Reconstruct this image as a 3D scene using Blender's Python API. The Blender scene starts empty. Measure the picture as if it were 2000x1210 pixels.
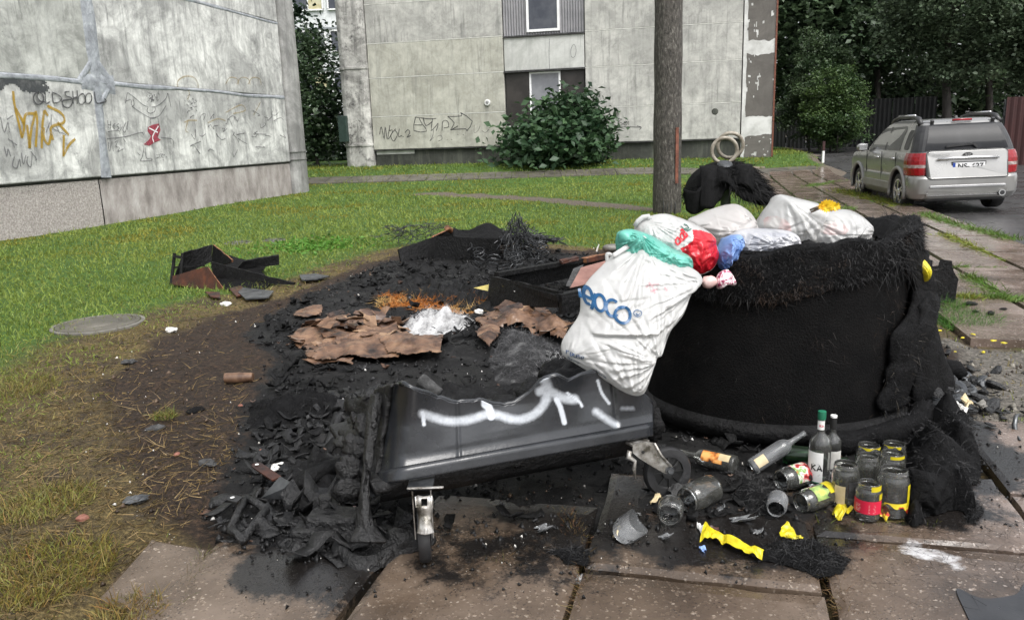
import bpy, bmesh, math, random
import numpy as np
from mathutils import Vector, Matrix, noise as mnoise

SC = bpy.context.scene
COL = SC.collection
R = math.radians
PI = math.pi

# ------------------------------------------------------------------ camera
CAM_H, PITCH, ROLL, FPX = 1.5, R(12.5), R(2.0), 1530.0
cam_d = bpy.data.cameras.new('camera')
cam_d.sensor_fit = 'HORIZONTAL'
cam_d.sensor_width = 36.0
cam_d.lens = 36.0 * FPX / 2000.0
cam_d.clip_start = 0.05
cam_d.clip_end = 2000
cam = bpy.data.objects.new('camera', cam_d)
COL.objects.link(cam)
FWD = Vector((0, math.cos(PITCH), -math.sin(PITCH)))
U0 = Vector((1, 0, 0)).cross(FWD)
RIGHT = Vector((1, 0, 0)) * math.cos(ROLL) - U0 * math.sin(ROLL)
UP = U0 * math.cos(ROLL) + Vector((1, 0, 0)) * math.sin(ROLL)
mw = Matrix((RIGHT, UP, -FWD)).transposed().to_4x4()
mw.translation = (0, 0, CAM_H)
cam.matrix_world = mw
SC.camera = cam

# ------------------------------------------------------------------ sky, sun, exposure (rainy overcast afternoon)
SUN_EL, SUN_ROT = R(58), R(150)
world = bpy.data.worlds.new('World')
SC.world = world
world.use_nodes = True
wn, wl = world.node_tree.nodes, world.node_tree.links
wn.clear()
sky = wn.new('ShaderNodeTexSky')
sky.sky_type = 'NISHITA'
sky.sun_disc = False
sky.sun_elevation = SUN_EL
sky.sun_rotation = SUN_ROT
sky.dust_density = 4.0
sky.air_density = 1.0
hsv = wn.new('ShaderNodeHueSaturation')
hsv.inputs['Saturation'].default_value = 0.22      # cloud cover: hardly any blue left
bg = wn.new('ShaderNodeBackground')
bg.inputs['Strength'].default_value = 0.15
wo = wn.new('ShaderNodeOutputWorld')
wl.new(sky.outputs[0], hsv.inputs['Color'])
wl.new(hsv.outputs[0], bg.inputs['Color'])
wl.new(bg.outputs[0], wo.inputs[0])
sd = bpy.data.lights.new('sun', 'SUN')
sd.energy = 1.1
sd.angle = R(35)
sd.color = (1.0, 0.98, 0.95)
sun = bpy.data.objects.new('sun', sd)
COL.objects.link(sun)
sdir = Vector((math.sin(SUN_ROT) * math.cos(SUN_EL), math.cos(SUN_ROT) * math.cos(SUN_EL), math.sin(SUN_EL)))
sun.rotation_euler = sdir.to_track_quat('Z', 'Y').to_euler()
SC.view_settings.view_transform = 'Standard'
SC.view_settings.look = 'None'
SC.view_settings.gamma = 1.0
SC.view_settings.exposure = 1.03
SC.view_settings.use_curve_mapping = False
SC.render.engine = 'CYCLES'
SC.cycles.use_denoising = True
SC.cycles.max_bounces = 8
SC.cycles.diffuse_bounces = 3
SC.cycles.glossy_bounces = 3
SC.cycles.transmission_bounces = 8
SC.cycles.transparent_max_bounces = 8
SC.cycles.caustics_refractive = False
SC.cycles.caustics_reflective = False

# ------------------------------------------------------------------ numeric helpers
random.seed(7)
RNG = np.random.default_rng(11)

def G(px, py, z=0.0):
    """point of the horizontal plane at height z seen at photo pixel (px, py)"""
    d = FWD + RIGHT * ((px - 1000) / FPX) + UP * ((605 - py) / FPX)
    t = (z - CAM_H) / d.z
    return Vector((d.x * t, d.y * t, z))

def AT(px, py, y):
    d = FWD + RIGHT * ((px - 1000) / FPX) + UP * ((605 - py) / FPX)
    t = y / d.y
    return Vector((d.x * t, y, CAM_H + d.z * t))

def _h(ix, iy, iz, s):
    n = (ix.astype(np.int64) * 374761393 + iy.astype(np.int64) * 668265263 + iz.astype(np.int64) * 2147483647 + s * 1274126177) & 0xffffffff
    n = ((n ^ (n >> 13)) * 1274126177) & 0xffffffff
    n = ((n ^ (n >> 16)) * 2246822519) & 0xffffffff
    n = n ^ (n >> 15)
    return (n & 0xffffff) / float(0xffffff)

def vn(x, y=0.0, z=0.0, s=0):
    x, y, z = np.broadcast_arrays(np.asarray(x, float), np.asarray(y, float), np.asarray(z, float))
    ix, iy, iz = np.floor(x), np.floor(y), np.floor(z)
    fx, fy, fz = x - ix, y - iy, z - iz
    fx, fy, fz = [f * f * (3 - 2 * f) for f in (fx, fy, fz)]
    out = 0
    for a in (0, 1):
        for b in (0, 1):
            for c in (0, 1):
                w = (fx if a else 1 - fx) * (fy if b else 1 - fy) * (fz if c else 1 - fz)
                out = out + w * _h(ix + a, iy + b, iz + c, s)
    return out

def fbm(x, y=0.0, z=0.0, s=0, o=4):
    t, a, n = 0, 0.5, 0
    x, y, z = np.asarray(x, float), np.asarray(y, float), np.asarray(z, float)
    for k in range(o):
        t = t + a * vn(x, y, z, s + k * 17)
        n += a
        a *= 0.5
        x, y, z = x * 2.03, y * 2.03, z * 2.03
    return t / n

def sstep(a, b, x):
    t = np.clip((np.asarray(x, float) - a) / (b - a), 0, 1)
    return t * t * (3 - 2 * t)

def poly_sdf(x, y, poly):
    """signed distance (negative inside) of points to a polygon"""
    x, y = np.asarray(x, float), np.asarray(y, float)
    d = np.full(x.shape, 1e9)
    ins = np.zeros(x.shape, bool)
    n = len(poly)
    for i in range(n):
        x1, y1 = poly[i][0], poly[i][1]
        x2, y2 = poly[(i + 1) % n][0], poly[(i + 1) % n][1]
        ex, ey = x2 - x1, y2 - y1
        t = np.clip(((x - x1) * ex + (y - y1) * ey) / (ex * ex + ey * ey + 1e-12), 0, 1)
        d = np.minimum(d, np.hypot(x - x1 - t * ex, y - y1 - t * ey))
        c = ((y1 > y) != (y2 > y)) & (x < (x2 - x1) * (y - y1) / (y2 - y1 + 1e-12) + x1)
        ins ^= c
    return np.where(ins, -d, d)

def catmull(pts, n=8, closed=False):
    P = [np.asarray(p, float) for p in pts]
    m = len(P)
    if m < 3 and not closed:
        return [P[0] + (P[-1] - P[0]) * (i / n) for i in range(n + 1)]
    out = []
    rng = range(m) if closed else range(m - 1)
    for i in rng:
        p1, p2 = P[i], P[(i + 1) % m]
        p0 = P[i - 1] if (i > 0 or closed) else 2 * p1 - p2
        p3 = P[(i + 2) % m] if (i + 2 < m or closed) else 2 * p2 - p1
        for k in range(n):
            t = k / n
            out.append(0.5 * ((2 * p1) + (-p0 + p2) * t + (2 * p0 - 5 * p1 + 4 * p2 - p3) * t * t + (-p0 + 3 * p1 - 3 * p2 + p3) * t ** 3))
    if not closed:
        out.append(P[-1])
    return out

# ------------------------------------------------------------------ object helpers
def tag(o, label=None, cat=None, group=None, kind=None):
    if label: o['label'] = label
    if cat: o['category'] = cat
    if group: o['group'] = group
    if kind: o['kind'] = kind
    return o

def empty(name, loc, label=None, cat=None, group=None, kind=None, rz=0.0):
    o = bpy.data.objects.new(name, None)
    COL.objects.link(o)
    o.location = loc
    o.rotation_euler = (0, 0, rz)
    o.empty_display_size = 0.1
    return tag(o, label, cat, group, kind)

def world_loc(p):
    v = Vector((0, 0, 0))
    while p is not None:
        v = v + p.location
        p = p.parent
    return v

def link_mesh(name, me, mats, parent=None, local=False, smooth=False, angle=None):
    if not isinstance(mats, (list, tuple)):
        mats = [mats]
    for m in mats:
        me.materials.append(m)
    if smooth:
        me.polygons.foreach_set('use_smooth', [True] * len(me.polygons))
        if angle:
            me.set_sharp_from_angle(angle=R(angle))
    o = bpy.data.objects.new(name, me)
    COL.objects.link(o)
    if parent is not None:
        if not local:
            w = world_loc(parent)
            me.transform(Matrix.Translation(-w))
        o.parent = parent
    return o

def frame_of(axis, hint=(0, 0, 1)):
    a = Vector(axis).normalized()
    h = Vector(hint)
    if abs(a.dot(h)) > 0.95 * h.length:
        h = Vector((1, 0, 0)) if abs(a.x) < 0.9 else Vector((0, 1, 0))
    u = h.cross(a).normalized()
    return u, a.cross(u).normalized(), a

class MB:
    def __init__(self):
        self.v, self.f, self.m = [], [], []

    def face(self, pts, m=0):
        i = len(self.v)
        self.v += [tuple(p) for p in pts]
        self.f.append(tuple(range(i, i + len(pts))))
        self.m.append(m)

    def box(self, c, s, rot=None, m=0, taper=1.0):
        i = len(self.v)
        c = Vector(c)
        for z in (-1, 1):
            k = taper if z > 0 else 1.0
            for x, y in ((-1, -1), (1, -1), (1, 1), (-1, 1)):
                p = Vector((x * s[0] / 2 * k, y * s[1] / 2 * k, z * s[2] / 2))
                if rot is not None:
                    p = rot @ p
                self.v.append(tuple(c + p))
        for q in ((0, 3, 2, 1), (4, 5, 6, 7), (0, 1, 5, 4), (1, 2, 6, 5), (2, 3, 7, 6), (3, 0, 4, 7)):
            self.f.append(tuple(i + k for k in q))
            self.m.append(m)
        return self

    def bar(self, a, b, w, h, up=(0, 0, 1), m=0):
        """box from a to b, w wide (sideways), h high (along up)"""
        a, b = Vector(a), Vector(b)
        u, v, n = frame_of(b - a, up)
        i = len(self.v)
        for p in (a, b):
            for x, y in ((-1, -1), (1, -1), (1, 1), (-1, 1)):
                self.v.append(tuple(p + u * (x * w / 2) + v * (y * h / 2)))
        for q in ((0, 3, 2, 1), (4, 5, 6, 7), (0, 1, 5, 4), (1, 2, 6, 5), (2, 3, 7, 6), (3, 0, 4, 7)):
            self.f.append(tuple(i + k for k in q))
            self.m.append(m)
        return self

    def tube(self, pts, r, n=8, m=0, cap=True, closed=False):
        P = [Vector(p) for p in pts]
        L = len(P)
        rr = r if isinstance(r, (list, tuple, np.ndarray)) else [r] * L
        i0 = len(self.v)
        prev = None
        for k, p in enumerate(P):
            if closed:
                t = P[(k + 1) % L] - P[k - 1]
            else:
                t = P[min(k + 1, L - 1)] - P[max(k - 1, 0)]
            t = t.normalized() if t.length > 1e-9 else Vector((0, 0, 1))
            if prev is None:
                u, v, _ = frame_of(t)
            else:
                u = (prev - t * prev.dot(t))
                u = u.normalized() if u.length > 1e-6 else frame_of(t)[0]
                v = t.cross(u)
            prev = u
            for j in range(n):
                a = 2 * PI * j / n
                self.v.append(tuple(p + u * (math.cos(a) * rr[k]) + v * (math.sin(a) * rr[k])))
        for k in range(L if closed else L - 1):
            for j in range(n):
                a, b = i0 + k * n, i0 + ((k + 1) % L) * n
                self.f.append((a + j, a + (j + 1) % n, b + (j + 1) % n, b + j))
                self.m.append(m)
        if cap and not closed:
            self.f.append(tuple(i0 + j for j in reversed(range(n))))
            self.f.append(tuple(i0 + (L - 1) * n + j for j in range(n)))
            self.m += [m, m]
        return self

    def lathe(self, prof, n=24, o=(0, 0, 0), axis=(0, 0, 1), m=0, mats=None, jit=None, a0=0.0, a1=2 * PI):
        """prof: (radius, height) pairs along axis"""
        u, v, w = frame_of(axis)
        if abs(w.z) > 0.999:
            u, v = Vector((1, 0, 0)), Vector((0, 1, 0)) * (1 if w.z > 0 else -1)
        o = Vector(o)
        full = abs(a1 - a0 - 2 * PI) < 1e-6
        cols = n if full else n + 1
        i0 = len(self.v)
        for (r, h) in prof:
            for j in range(cols):
                a = a0 + (a1 - a0) * j / n
                k = 1.0 if jit is None else 1.0 + jit(a, h)
                self.v.append(tuple(o + u * (math.cos(a) * r * k) + v * (math.sin(a) * r * k) + w * h))
        for k in range(len(prof) - 1):
            for j in range(n):
                j2 = (j + 1) % cols
                a, b = i0 + k * cols, i0 + (k + 1) * cols
                self.f.append((a + j, a + j2, b + j2, b + j))
                self.m.append(mats[k] if mats else m)
        return self

    def grid(self, fn, nu, nv, m=0, mf=None, keep=None):
        i0 = len(self.v)
        for i in range(nu + 1):
            for j in range(nv + 1):
                self.v.append(tuple(fn(i / nu, j / nv)))
        for i in range(nu):
            for j in range(nv):
                uc, vc = (i + .5) / nu, (j + .5) / nv
                if keep is not None and not keep(uc, vc):
                    continue
                a = i0 + i * (nv + 1) + j
                self.f.append((a, a + nv + 1, a + nv + 2, a + 1))
                self.m.append(mf(uc, vc) if mf else m)
        return self

    def extrude(self, poly, z0, z1, fr=None, m=0):
        """prism over a 2D polygon; fr maps (x, y, z) to 3D"""
        fr = fr or (lambda x, y, z: (x, y, z))
        i = len(self.v)
        n = len(poly)
        for z in (z0, z1):
            for p in poly:
                self.v.append(tuple(fr(p[0], p[1], z)))
        self.f.append(tuple(i + k for k in reversed(range(n))))
        self.f.append(tuple(i + n + k for k in range(n)))
        self.m += [m, m]
        for k in range(n):
            k2 = (k + 1) % n
            self.f.append((i + k, i + k2, i + n + k2, i + n + k))
            self.m.append(m)
        return self

    def lump(self, c, s, seed=0, amp=0.35, freq=1.6, nu=14, nv=9, rz=0.0, m=0, ridg=False, flat=None):
        c = Vector(c)
        th = np.linspace(0, 2 * PI, nu, endpoint=False)
        ph = np.linspace(-PI / 2, PI / 2, nv)
        i0 = len(self.v)
        for p in ph:
            X = np.cos(th) * math.cos(p); Y = np.sin(th) * math.cos(p); Z = np.full_like(th, math.sin(p))
            d = fbm(X * freq + 10, Y * freq + 10, Z * freq + 10, seed, 3)
            if ridg:
                d = np.abs(d - .5) * 2
            k = 1 + amp * (d - .5) * 2
            for j in range(nu):
                x, y, z = X[j] * k[j] * s[0], Y[j] * k[j] * s[1], Z[j] * k[j] * s[2]
                if flat is not None:
                    z = max(z, flat)
                self.v.append((c.x + x * math.cos(rz) - y * math.sin(rz), c.y + x * math.sin(rz) + y * math.cos(rz), c.z + z))
        for a in range(nv - 1):
            for j in range(nu):
                self.f.append((i0 + a * nu + j, i0 + a * nu + (j + 1) % nu, i0 + (a + 1) * nu + (j + 1) % nu, i0 + (a + 1) * nu + j))
                self.m.append(m)
        return self

    def ribbon(self, pts, w, mp, smooth=6, m=0, wf=None, ink=None):
        """flat stroke along 2D points, mapped to 3D by mp(u, v)"""
        P = catmull(pts, smooth) if smooth else [np.asarray(p, float) for p in pts]
        n = len(P)
        i0 = len(self.v)
        for k, p in enumerate(P):
            t = P[min(k + 1, n - 1)] - P[max(k - 1, 0)]
            L = math.hypot(t[0], t[1]) or 1.0
            nx, ny = -t[1] / L, t[0] / L
            ww = w * (wf(k / max(1, n - 1)) if wf else 1.0) / 2
            self.v.append(tuple(mp(p[0] + nx * ww, p[1] + ny * ww)))
            self.v.append(tuple(mp(p[0] - nx * ww, p[1] - ny * ww)))
        for k in range(n - 1):
            a = i0 + 2 * k
            self.f.append((a, a + 1, a + 3, a + 2))
            self.m.append(m)
        return self

    def build(self, name, mats, parent=None, local=False, smooth=False, angle=None, bevel=0.0, solid=0.0, sub=0):
        me = bpy.data.meshes.new(name)
        me.from_pydata(self.v, [], self.f)
        if any(self.m):
            me.polygons.foreach_set('material_index', self.m)
        me.update()
        o = link_mesh(name, me, mats, parent, local, smooth, angle)
        if bevel:
            b = o.modifiers.new('bevel', 'BEVEL'); b.width = bevel; b.segments = 2; b.limit_method = 'ANGLE'
        if solid:
            s = o.modifiers.new('solid', 'SOLIDIFY'); s.thickness = solid; s.offset = -1
        if sub:
            s = o.modifiers.new('sub', 'SUBSURF'); s.levels = sub; s.render_levels = sub
        return o

def mesh_tris(name, V, T, mats, parent=None, col=None, local=False):
    """fast mesh of triangles from arrays"""
    V = np.asarray(V, np.float32); T = np.asarray(T, np.int32)
    me = bpy.data.meshes.new(name)
    me.vertices.add(len(V)); me.vertices.foreach_set('co', V.ravel())
    me.loops.add(T.size); me.loops.foreach_set('vertex_index', T.ravel())
    me.polygons.add(len(T))
    me.polygons.foreach_set('loop_start', np.arange(0, T.size, 3, dtype=np.int32))
    me.polygons.foreach_set('loop_total', np.full(len(T), 3, np.int32))
    me.update(calc_edges=True)
    if col is not None:
        a = me.attributes.new('col', 'FLOAT_COLOR', 'POINT')
        c = np.ones((len(V), 4), np.float32); c[:, :3] = col
        a.data.foreach_set('color', c.ravel())
    return link_mesh(name, me, mats, parent, local)

def hair_arrays(roots, dirs, length, width, sag=0.5, curl=0.25, segs=3, seed=0):
    """thin tapering strands: returns V, T, and the number of verts of a strand"""
    g = np.random.default_rng(seed)
    roots = np.asarray(roots, float); dirs = np.asarray(dirs, float)
    n = len(roots)
    dirs = dirs / (np.linalg.norm(dirs, axis=1, keepdims=True) + 1e-9)
    side = np.cross(dirs, g.normal(size=(n, 3)))
    side /= np.linalg.norm(side, axis=1, keepdims=True) + 1e-9
    cur = g.normal(size=(n, 3)) * curl
    length = np.broadcast_to(np.asarray(length, float), (n,)); width = np.broadcast_to(np.asarray(width, float), (n,))
    V = []
    for k in range(segs):
        t = k / segs
        p = roots + dirs * (length * t)[:, None] + cur * (length * t * t)[:, None]
        p[:, 2] -= sag * length * t * t
        w = (width * (1 - 0.75 * t) / 2)[:, None]
        V += [p - side * w, p + side * w]
    p = roots + dirs * length[:, None] + cur * length[:, None]
    p[:, 2] -= sag * length
    V.append(p)
    nv = 2 * segs + 1
    V = np.stack(V, 1).reshape(-1, 3)
    b = (np.arange(n) * nv)[:, None]
    T = []
    for k in range(segs - 1):
        a = 2 * k
        T += [b + np.array([[a, a + 1, a + 3]]), b + np.array([[a, a + 3, a + 2]])]
    T.append(b + np.array([[2 * segs - 2, 2 * segs - 1, 2 * segs]]))
    return V, np.concatenate(T), nv

def hairs(name, roots, dirs, length, width, mat, parent=None, sag=.5, curl=.25, segs=3, seed=0, col=None):
    V, T, nv = hair_arrays(roots, dirs, length, width, sag, curl, segs, seed)
    c = np.repeat(np.asarray(col, float), nv, 0) if col is not None else None
    o = mesh_tris(name, V, T, mat, parent, c)
    o['kind'] = 'stuff'
    return o

def copy_tree(o, parent=None):
    c = o.copy(); COL.objects.link(c)
    c.parent = parent
    for ch in list(o.children):
        copy_tree(ch, c)
    return c

def text_part(name, body, size, mat, parent, loc, rot, extrude=0.001, xscale=1.0, align='CENTER', offset=0.0):
    cu = bpy.data.curves.new(name, 'FONT')
    cu.body = body; cu.size = size; cu.extrude = extrude; cu.align_x = align; cu.align_y = 'CENTER'; cu.offset = offset
    o = bpy.data.objects.new(name, cu)
    COL.objects.link(o)
    o.data.materials.append(mat)
    o.parent = parent
    dg = bpy.context.evaluated_depsgraph_get()
    me = bpy.data.meshes.new_from_object(o.evaluated_get(dg))
    bpy.data.objects.remove(o)
    o = bpy.data.objects.new(name, me); COL.objects.link(o)
    me.materials.clear(); me.materials.append(mat)
    o.parent = parent
    o.location = loc; o.rotation_euler = rot; o.scale = (xscale, 1, 1)
    return o
# ------------------------------------------------------------------ materials
def new_mat(name):
    m = bpy.data.materials.new(name)
    m.use_nodes = True
    nt = m.node_tree
    return m, nt, nt.nodes['Principled BSDF']

class NT:
    """tiny node-graph helper"""
    def __init__(self, nt):
        self.nt, self.n, self.l = nt, nt.nodes, nt.links
        self.co = self.n.new('ShaderNodeTexCoord').outputs['Object']

    def put(self, s, v):
        if hasattr(v, 'links') or isinstance(v, bpy.types.NodeSocket):
            self.l.new(v, s)
        else:
            s.default_value = v

    def map(self, scale=(1, 1, 1), loc=(0, 0, 0), co=None, rot=(0, 0, 0)):
        m = self.n.new('ShaderNodeMapping')
        self.l.new(co or self.co, m.inputs['Vector'])
        m.inputs['Scale'].default_value = scale; m.inputs['Location'].default_value = loc; m.inputs['Rotation'].default_value = rot
        return m.outputs[0]

    def noise(self, scale, detail=5, rough=.6, co=None, dist=0.0):
        t = self.n.new('ShaderNodeTexNoise')
        self.l.new(co or self.co, t.inputs['Vector'])
        t.inputs['Scale'].default_value = scale; t.inputs['Detail'].default_value = detail
        t.inputs['Roughness'].default_value = rough; t.inputs['Distortion'].default_value = dist
        return t.outputs['Fac']

    def voro(self, scale, feature='F1', co=None, out='Distance', rnd=1.0):
        t = self.n.new('ShaderNodeTexVoronoi')
        t.feature = feature
        self.l.new(co or self.co, t.inputs['Vector'])
        t.inputs['Scale'].default_value = scale; t.inputs['Randomness'].default_value = rnd
        return t.outputs[out]

    def ramp(self, fac, stops, interp='LINEAR'):
        r = self.n.new('ShaderNodeValToRGB')
        self.put(r.inputs[0], fac)
        e = r.color_ramp.elements
        r.color_ramp.interpolation = interp
        while len(e) < len(stops):
            e.new(0.5)
        for k, (p, c) in enumerate(stops):
            e[k].position = p
            c = (c, c, c) if isinstance(c, (int, float)) else c
            e[k].color = (c[0], c[1], c[2], 1)
        return r.outputs[0]

    def mix(self, fac, a, b, mode='MIX'):
        x = self.n.new('ShaderNodeMix')
        x.data_type = 'RGBA'; x.blend_type = mode
        self.put(x.inputs[0], fac)
        for s, v in ((x.inputs[6], a), (x.inputs[7], b)):
            if isinstance(v, (tuple, list)):
                s.default_value = (v[0], v[1], v[2], 1)
            elif isinstance(v, (int, float)):
                s.default_value = (v, v, v, 1)
            else:
                self.l.new(v, s)
        return x.outputs[2]

    def math(self, op, a, b=0.0, c=None, clamp=False):
        x = self.n.new('ShaderNodeMath')
        x.operation = op; x.use_clamp = clamp
        self.put(x.inputs[0], a); self.put(x.inputs[1], b)
        if c is not None:
            self.put(x.inputs[2], c)
        return x.outputs[0]

    def attr(self, name, out='Fac'):
        a = self.n.new('ShaderNodeAttribute')
        a.attribute_name = name
        return a.outputs[out]

    def bump(self, h, strength=.3, dist=.01, nrm=None):
        b = self.n.new('ShaderNodeBump')
        b.inputs['Strength'].default_value = strength; b.inputs['Distance'].default_value = dist
        self.put(b.inputs['Height'], h)
        if nrm is not None:
            self.l.new(nrm, b.inputs['Normal'])
        return b.outputs[0]

def mat(name, stops, scale=4.0, detail=6, rough=(.5, .8), rscale=None, bump=.3, bscale=30, bdist=.01, metal=0.0, spec=.5,
        stretch=(1, 1, 1), coat=0.0, trans=0.0, sheen=0.0, dist=0.0):
    """noise-mixed colours, roughness and fine relief"""
    m, nt, p = new_mat(name)
    g = NT(nt)
    co = g.map(stretch) if stretch != (1, 1, 1) else g.co
    if len(stops) == 1:
        stops = [(0.35, tuple(c * .85 for c in stops[0][1])), (0.65, tuple(min(1, c * 1.12) for c in stops[0][1]))]
    c = g.ramp(g.noise(scale, detail, .62, co, dist), stops)
    g.l.new(c, p.inputs['Base Color'])
    r = g.n.new('ShaderNodeMapRange')
    g.l.new(g.noise(rscale or scale * 1.7, 4, .6, co), r.inputs[0])
    r.inputs[1].default_value = .3; r.inputs[2].default_value = .7
    r.inputs[3].default_value = rough[0]; r.inputs[4].default_value = rough[1]
    g.l.new(r.outputs[0], p.inputs['Roughness'])
    p.inputs['Metallic'].default_value = metal
    p.inputs['Specular IOR Level'].default_value = spec
    p.inputs['Coat Weight'].default_value = coat
    if bump:
        g.l.new(g.bump(g.noise(bscale, 6, .65, co), bump, bdist), p.inputs['Normal'])
    return m

def mat_attr(name, rough=.6, spec=.3, transl=0.0):
    """colour read from the mesh's own 'col' attribute"""
    m, nt, p = new_mat(name)
    g = NT(nt)
    c = g.attr('col', 'Color')
    g.l.new(c, p.inputs['Base Color'])
    p.inputs['Roughness'].default_value = rough
    p.inputs['Specular IOR Level'].default_value = spec
    if transl:
        t = g.n.new('ShaderNodeBsdfTranslucent'); x = g.n.new('ShaderNodeMixShader')
        g.l.new(c, t.inputs[0]); x.inputs[0].default_value = transl
        g.l.new(p.outputs[0], x.inputs[1]); g.l.new(t.outputs[0], x.inputs[2])
        g.l.new(x.outputs[0], g.n['Material Output'].inputs[0])
    return m

def mat_glass(name, tint=(.93, .97, .95), rough=.03, dirt=.25, dirt_sheen_col=(.25, .25, .24), ior=1.45):
    m, nt, p = new_mat(name)
    g = NT(nt)
    p.inputs['Base Color'].default_value = (*tint, 1)
    p.inputs['Transmission Weight'].default_value = 1.0
    p.inputs['IOR'].default_value = ior
    p.inputs['Roughness'].default_value = rough
    d = g.n.new('ShaderNodeBsdfDiffuse'); d.inputs[0].default_value = (*dirt_sheen_col, 1)  # surface film: dirt, and in pale tints sky reflection painted in too
    x = g.n.new('ShaderNodeMixShader')
    f = g.ramp(g.noise(11, 5, .65), [(.3, dirt * .3), (.75, dirt)])
    g.l.new(f, x.inputs[0]); g.l.new(p.outputs[0], x.inputs[1]); g.l.new(d.outputs[0], x.inputs[2])
    g.l.new(x.outputs[0], g.n['Material Output'].inputs[0])
    return m

def mat_film(name, col, col2=None, transl=.3, rough=.22, scale=6, wrinkle=.25, drops=True):
    """thin plastic bag film, wet with rain drops"""
    m, nt, p = new_mat(name)
    g = NT(nt)
    c = g.ramp(g.noise(scale, 4, .55), [(.4, col), (.62, col2 or col)])
    g.l.new(c, p.inputs['Base Color'])
    p.inputs['Roughness'].default_value = rough
    h = g.mix(.5, g.noise(16, 4, .55, g.map((1, 1, 3.0), rot=(.4, .3, .5)), 1.6), g.noise(34, 3, .5, g.map((1, 1, 2.2), rot=(-.3, .2, -.7)), 1.2))
    nrm = g.bump(h, wrinkle * .7, .012)
    if drops:
        v = g.ramp(g.voro(95), [(.12, 1.0), (.26, 0.0)])
        keep = g.ramp(g.noise(17, 2), [(.52, 0.0), (.6, 1.0)])
        nrm = g.bump(g.mix(1.0, v, keep, 'MULTIPLY'), .35, .003, nrm)
    g.l.new(nrm, p.inputs['Normal'])
    t = g.n.new('ShaderNodeBsdfTranslucent'); x = g.n.new('ShaderNodeMixShader')
    g.l.new(c, t.inputs[0]); x.inputs[0].default_value = transl
    g.l.new(p.outputs[0], x.inputs[1]); g.l.new(t.outputs[0], x.inputs[2])
    g.l.new(x.outputs[0], g.n['Material Output'].inputs[0])
    return m

def mat_wall(name, base, light, dark, streak=.5, speck=True, seed=0.0, stain=.5, bump=.25, blot=.55):
    """weathered precast concrete: mottling, rain streaks, stains and pits"""
    m, nt, p = new_mat(name)
    g = NT(nt)
    co = g.map((1, 1, 1), (seed, seed * 1.7, seed * .6))
    a = g.ramp(g.noise(.9, 10, .74, co, .6), [(.42, base), (.6, light)])
    st = g.noise(3.2, 7, .7, g.map((1.6, 1.6, .16), (seed, 0, seed)), .4)
    sf = g.ramp(st, [(.5, 0.0), (.72, streak)])
    a = g.mix(sf, a, dark)
    s2 = g.ramp(g.noise(9, 6, .7, g.map((1.3, 1.3, .06), (seed * 2, 1, seed)), .3), [(.55, 0.0), (.7, streak * 1.2)])
    s3 = g.ramp(g.noise(.8, 4, .6, co), [(.45, 0.0), (.62, 1.0)])
    a = g.mix(g.mix(1.0, s2, s3, 'MULTIPLY'), a, tuple(c * .7 for c in dark))
    bl = g.ramp(g.noise(blot, 9, .72, co, 1.0), [(.5 if blot > 1 else .53, 0.0), (.6 if blot > 1 else .66, stain)])
    bl2 = g.ramp(g.noise(9, 6, .75, co), [(.38, 0.0), (.62, 1.0)])
    md = g.ramp(g.noise(2.6, 10, .78, co, .8), [(.36, 1 - .3 * stain), (.5, 1.0), (.64, 1 + .22 * stain)])
    a = g.mix(1.0, a, md, 'MULTIPLY')
    a = g.mix(g.mix(1.0, bl, bl2, 'MULTIPLY'), a, dark)
    if speck:
        sp = g.ramp(g.voro(9, co=co), [(.05, .8), (.09, 0.0)])
        spm = g.ramp(g.noise(4, 2, .5, co), [(.52, 0.0), (.6, 1.0)])
        a = g.mix(g.mix(1.0, sp, spm, 'MULTIPLY'), a, tuple(c * .35 for c in dark))
    g.l.new(a, p.inputs['Base Color'])
    p.inputs['Roughness'].default_value = .78
    p.inputs['Specular IOR Level'].default_value = .3
    g.l.new(g.bump(g.noise(22, 8, .7, co), bump, .02), p.inputs['Normal'])
    return m

M = {}
M['panel_l'] = mat_wall('weathered_concrete', (.36, .36, .35), (.7, .7, .675), (.15, .152, .152), .75, True, 0, .95)
M['panel_l2'] = mat_wall('weathered_concrete_grey', (.31, .315, .295), (.54, .545, .515), (.15, .155, .15), .6, True, 3.1, .75)
M['plinth_l'] = mat('plinth_concrete', [(.3, (.2, .175, .165)), (.52, (.36, .325, .31)), (.72, (.5, .47, .455))], 3.0, 9, (.6, .9), bump=.6, bscale=26, bdist=.03, stretch=(1, 1, .5))
M['pebble_l'] = mat('pebbledash', [(.34, (.24, .215, .2)), (.5, (.36, .325, .305)), (.66, (.52, .48, .455))], 30, 7, (.6, .9), bump=.7, bscale=40, bdist=.03)
M['mortar'] = mat('smeared_mortar', [(.35, (.2, .21, .23)), (.6, (.36, .38, .41)), (.75, (.5, .52, .54))], 5, 8, (.7, .9), bump=.6, bscale=14, bdist=.03)
M['column_l'] = mat_wall('column_concrete', (.2, .198, .192), (.36, .355, .345), (.1, .1, .1), .5, False, 5, .5)
M['panel_f'] = mat_wall('facade_concrete', (.36, .355, .305), (.49, .485, .425), (.18, .18, .165), .6, False, 8, .5, .15)
M['panel_f2'] = mat_wall('facade_concrete_grey', (.34, .338, .315), (.5, .495, .46), (.17, .17, .162), .65, False, 12, .6, .15)
M['panel_light'] = mat_wall('facade_light', (.42, .425, .4), (.54, .545, .52), (.24, .245, .235), .45, False, 15, .25, .15)
M['column_f'] = mat_wall('blotched_column', (.26, .255, .24), (.56, .55, .52), (.06, .06, .058), .8, False, 21, .95, .3, 1.7)
M['plinth_f'] = mat_wall('dark_plinth', (.035, .037, .032), (.06, .063, .055), (.17, .18, .14), .45, False, 25, .2)
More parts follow.
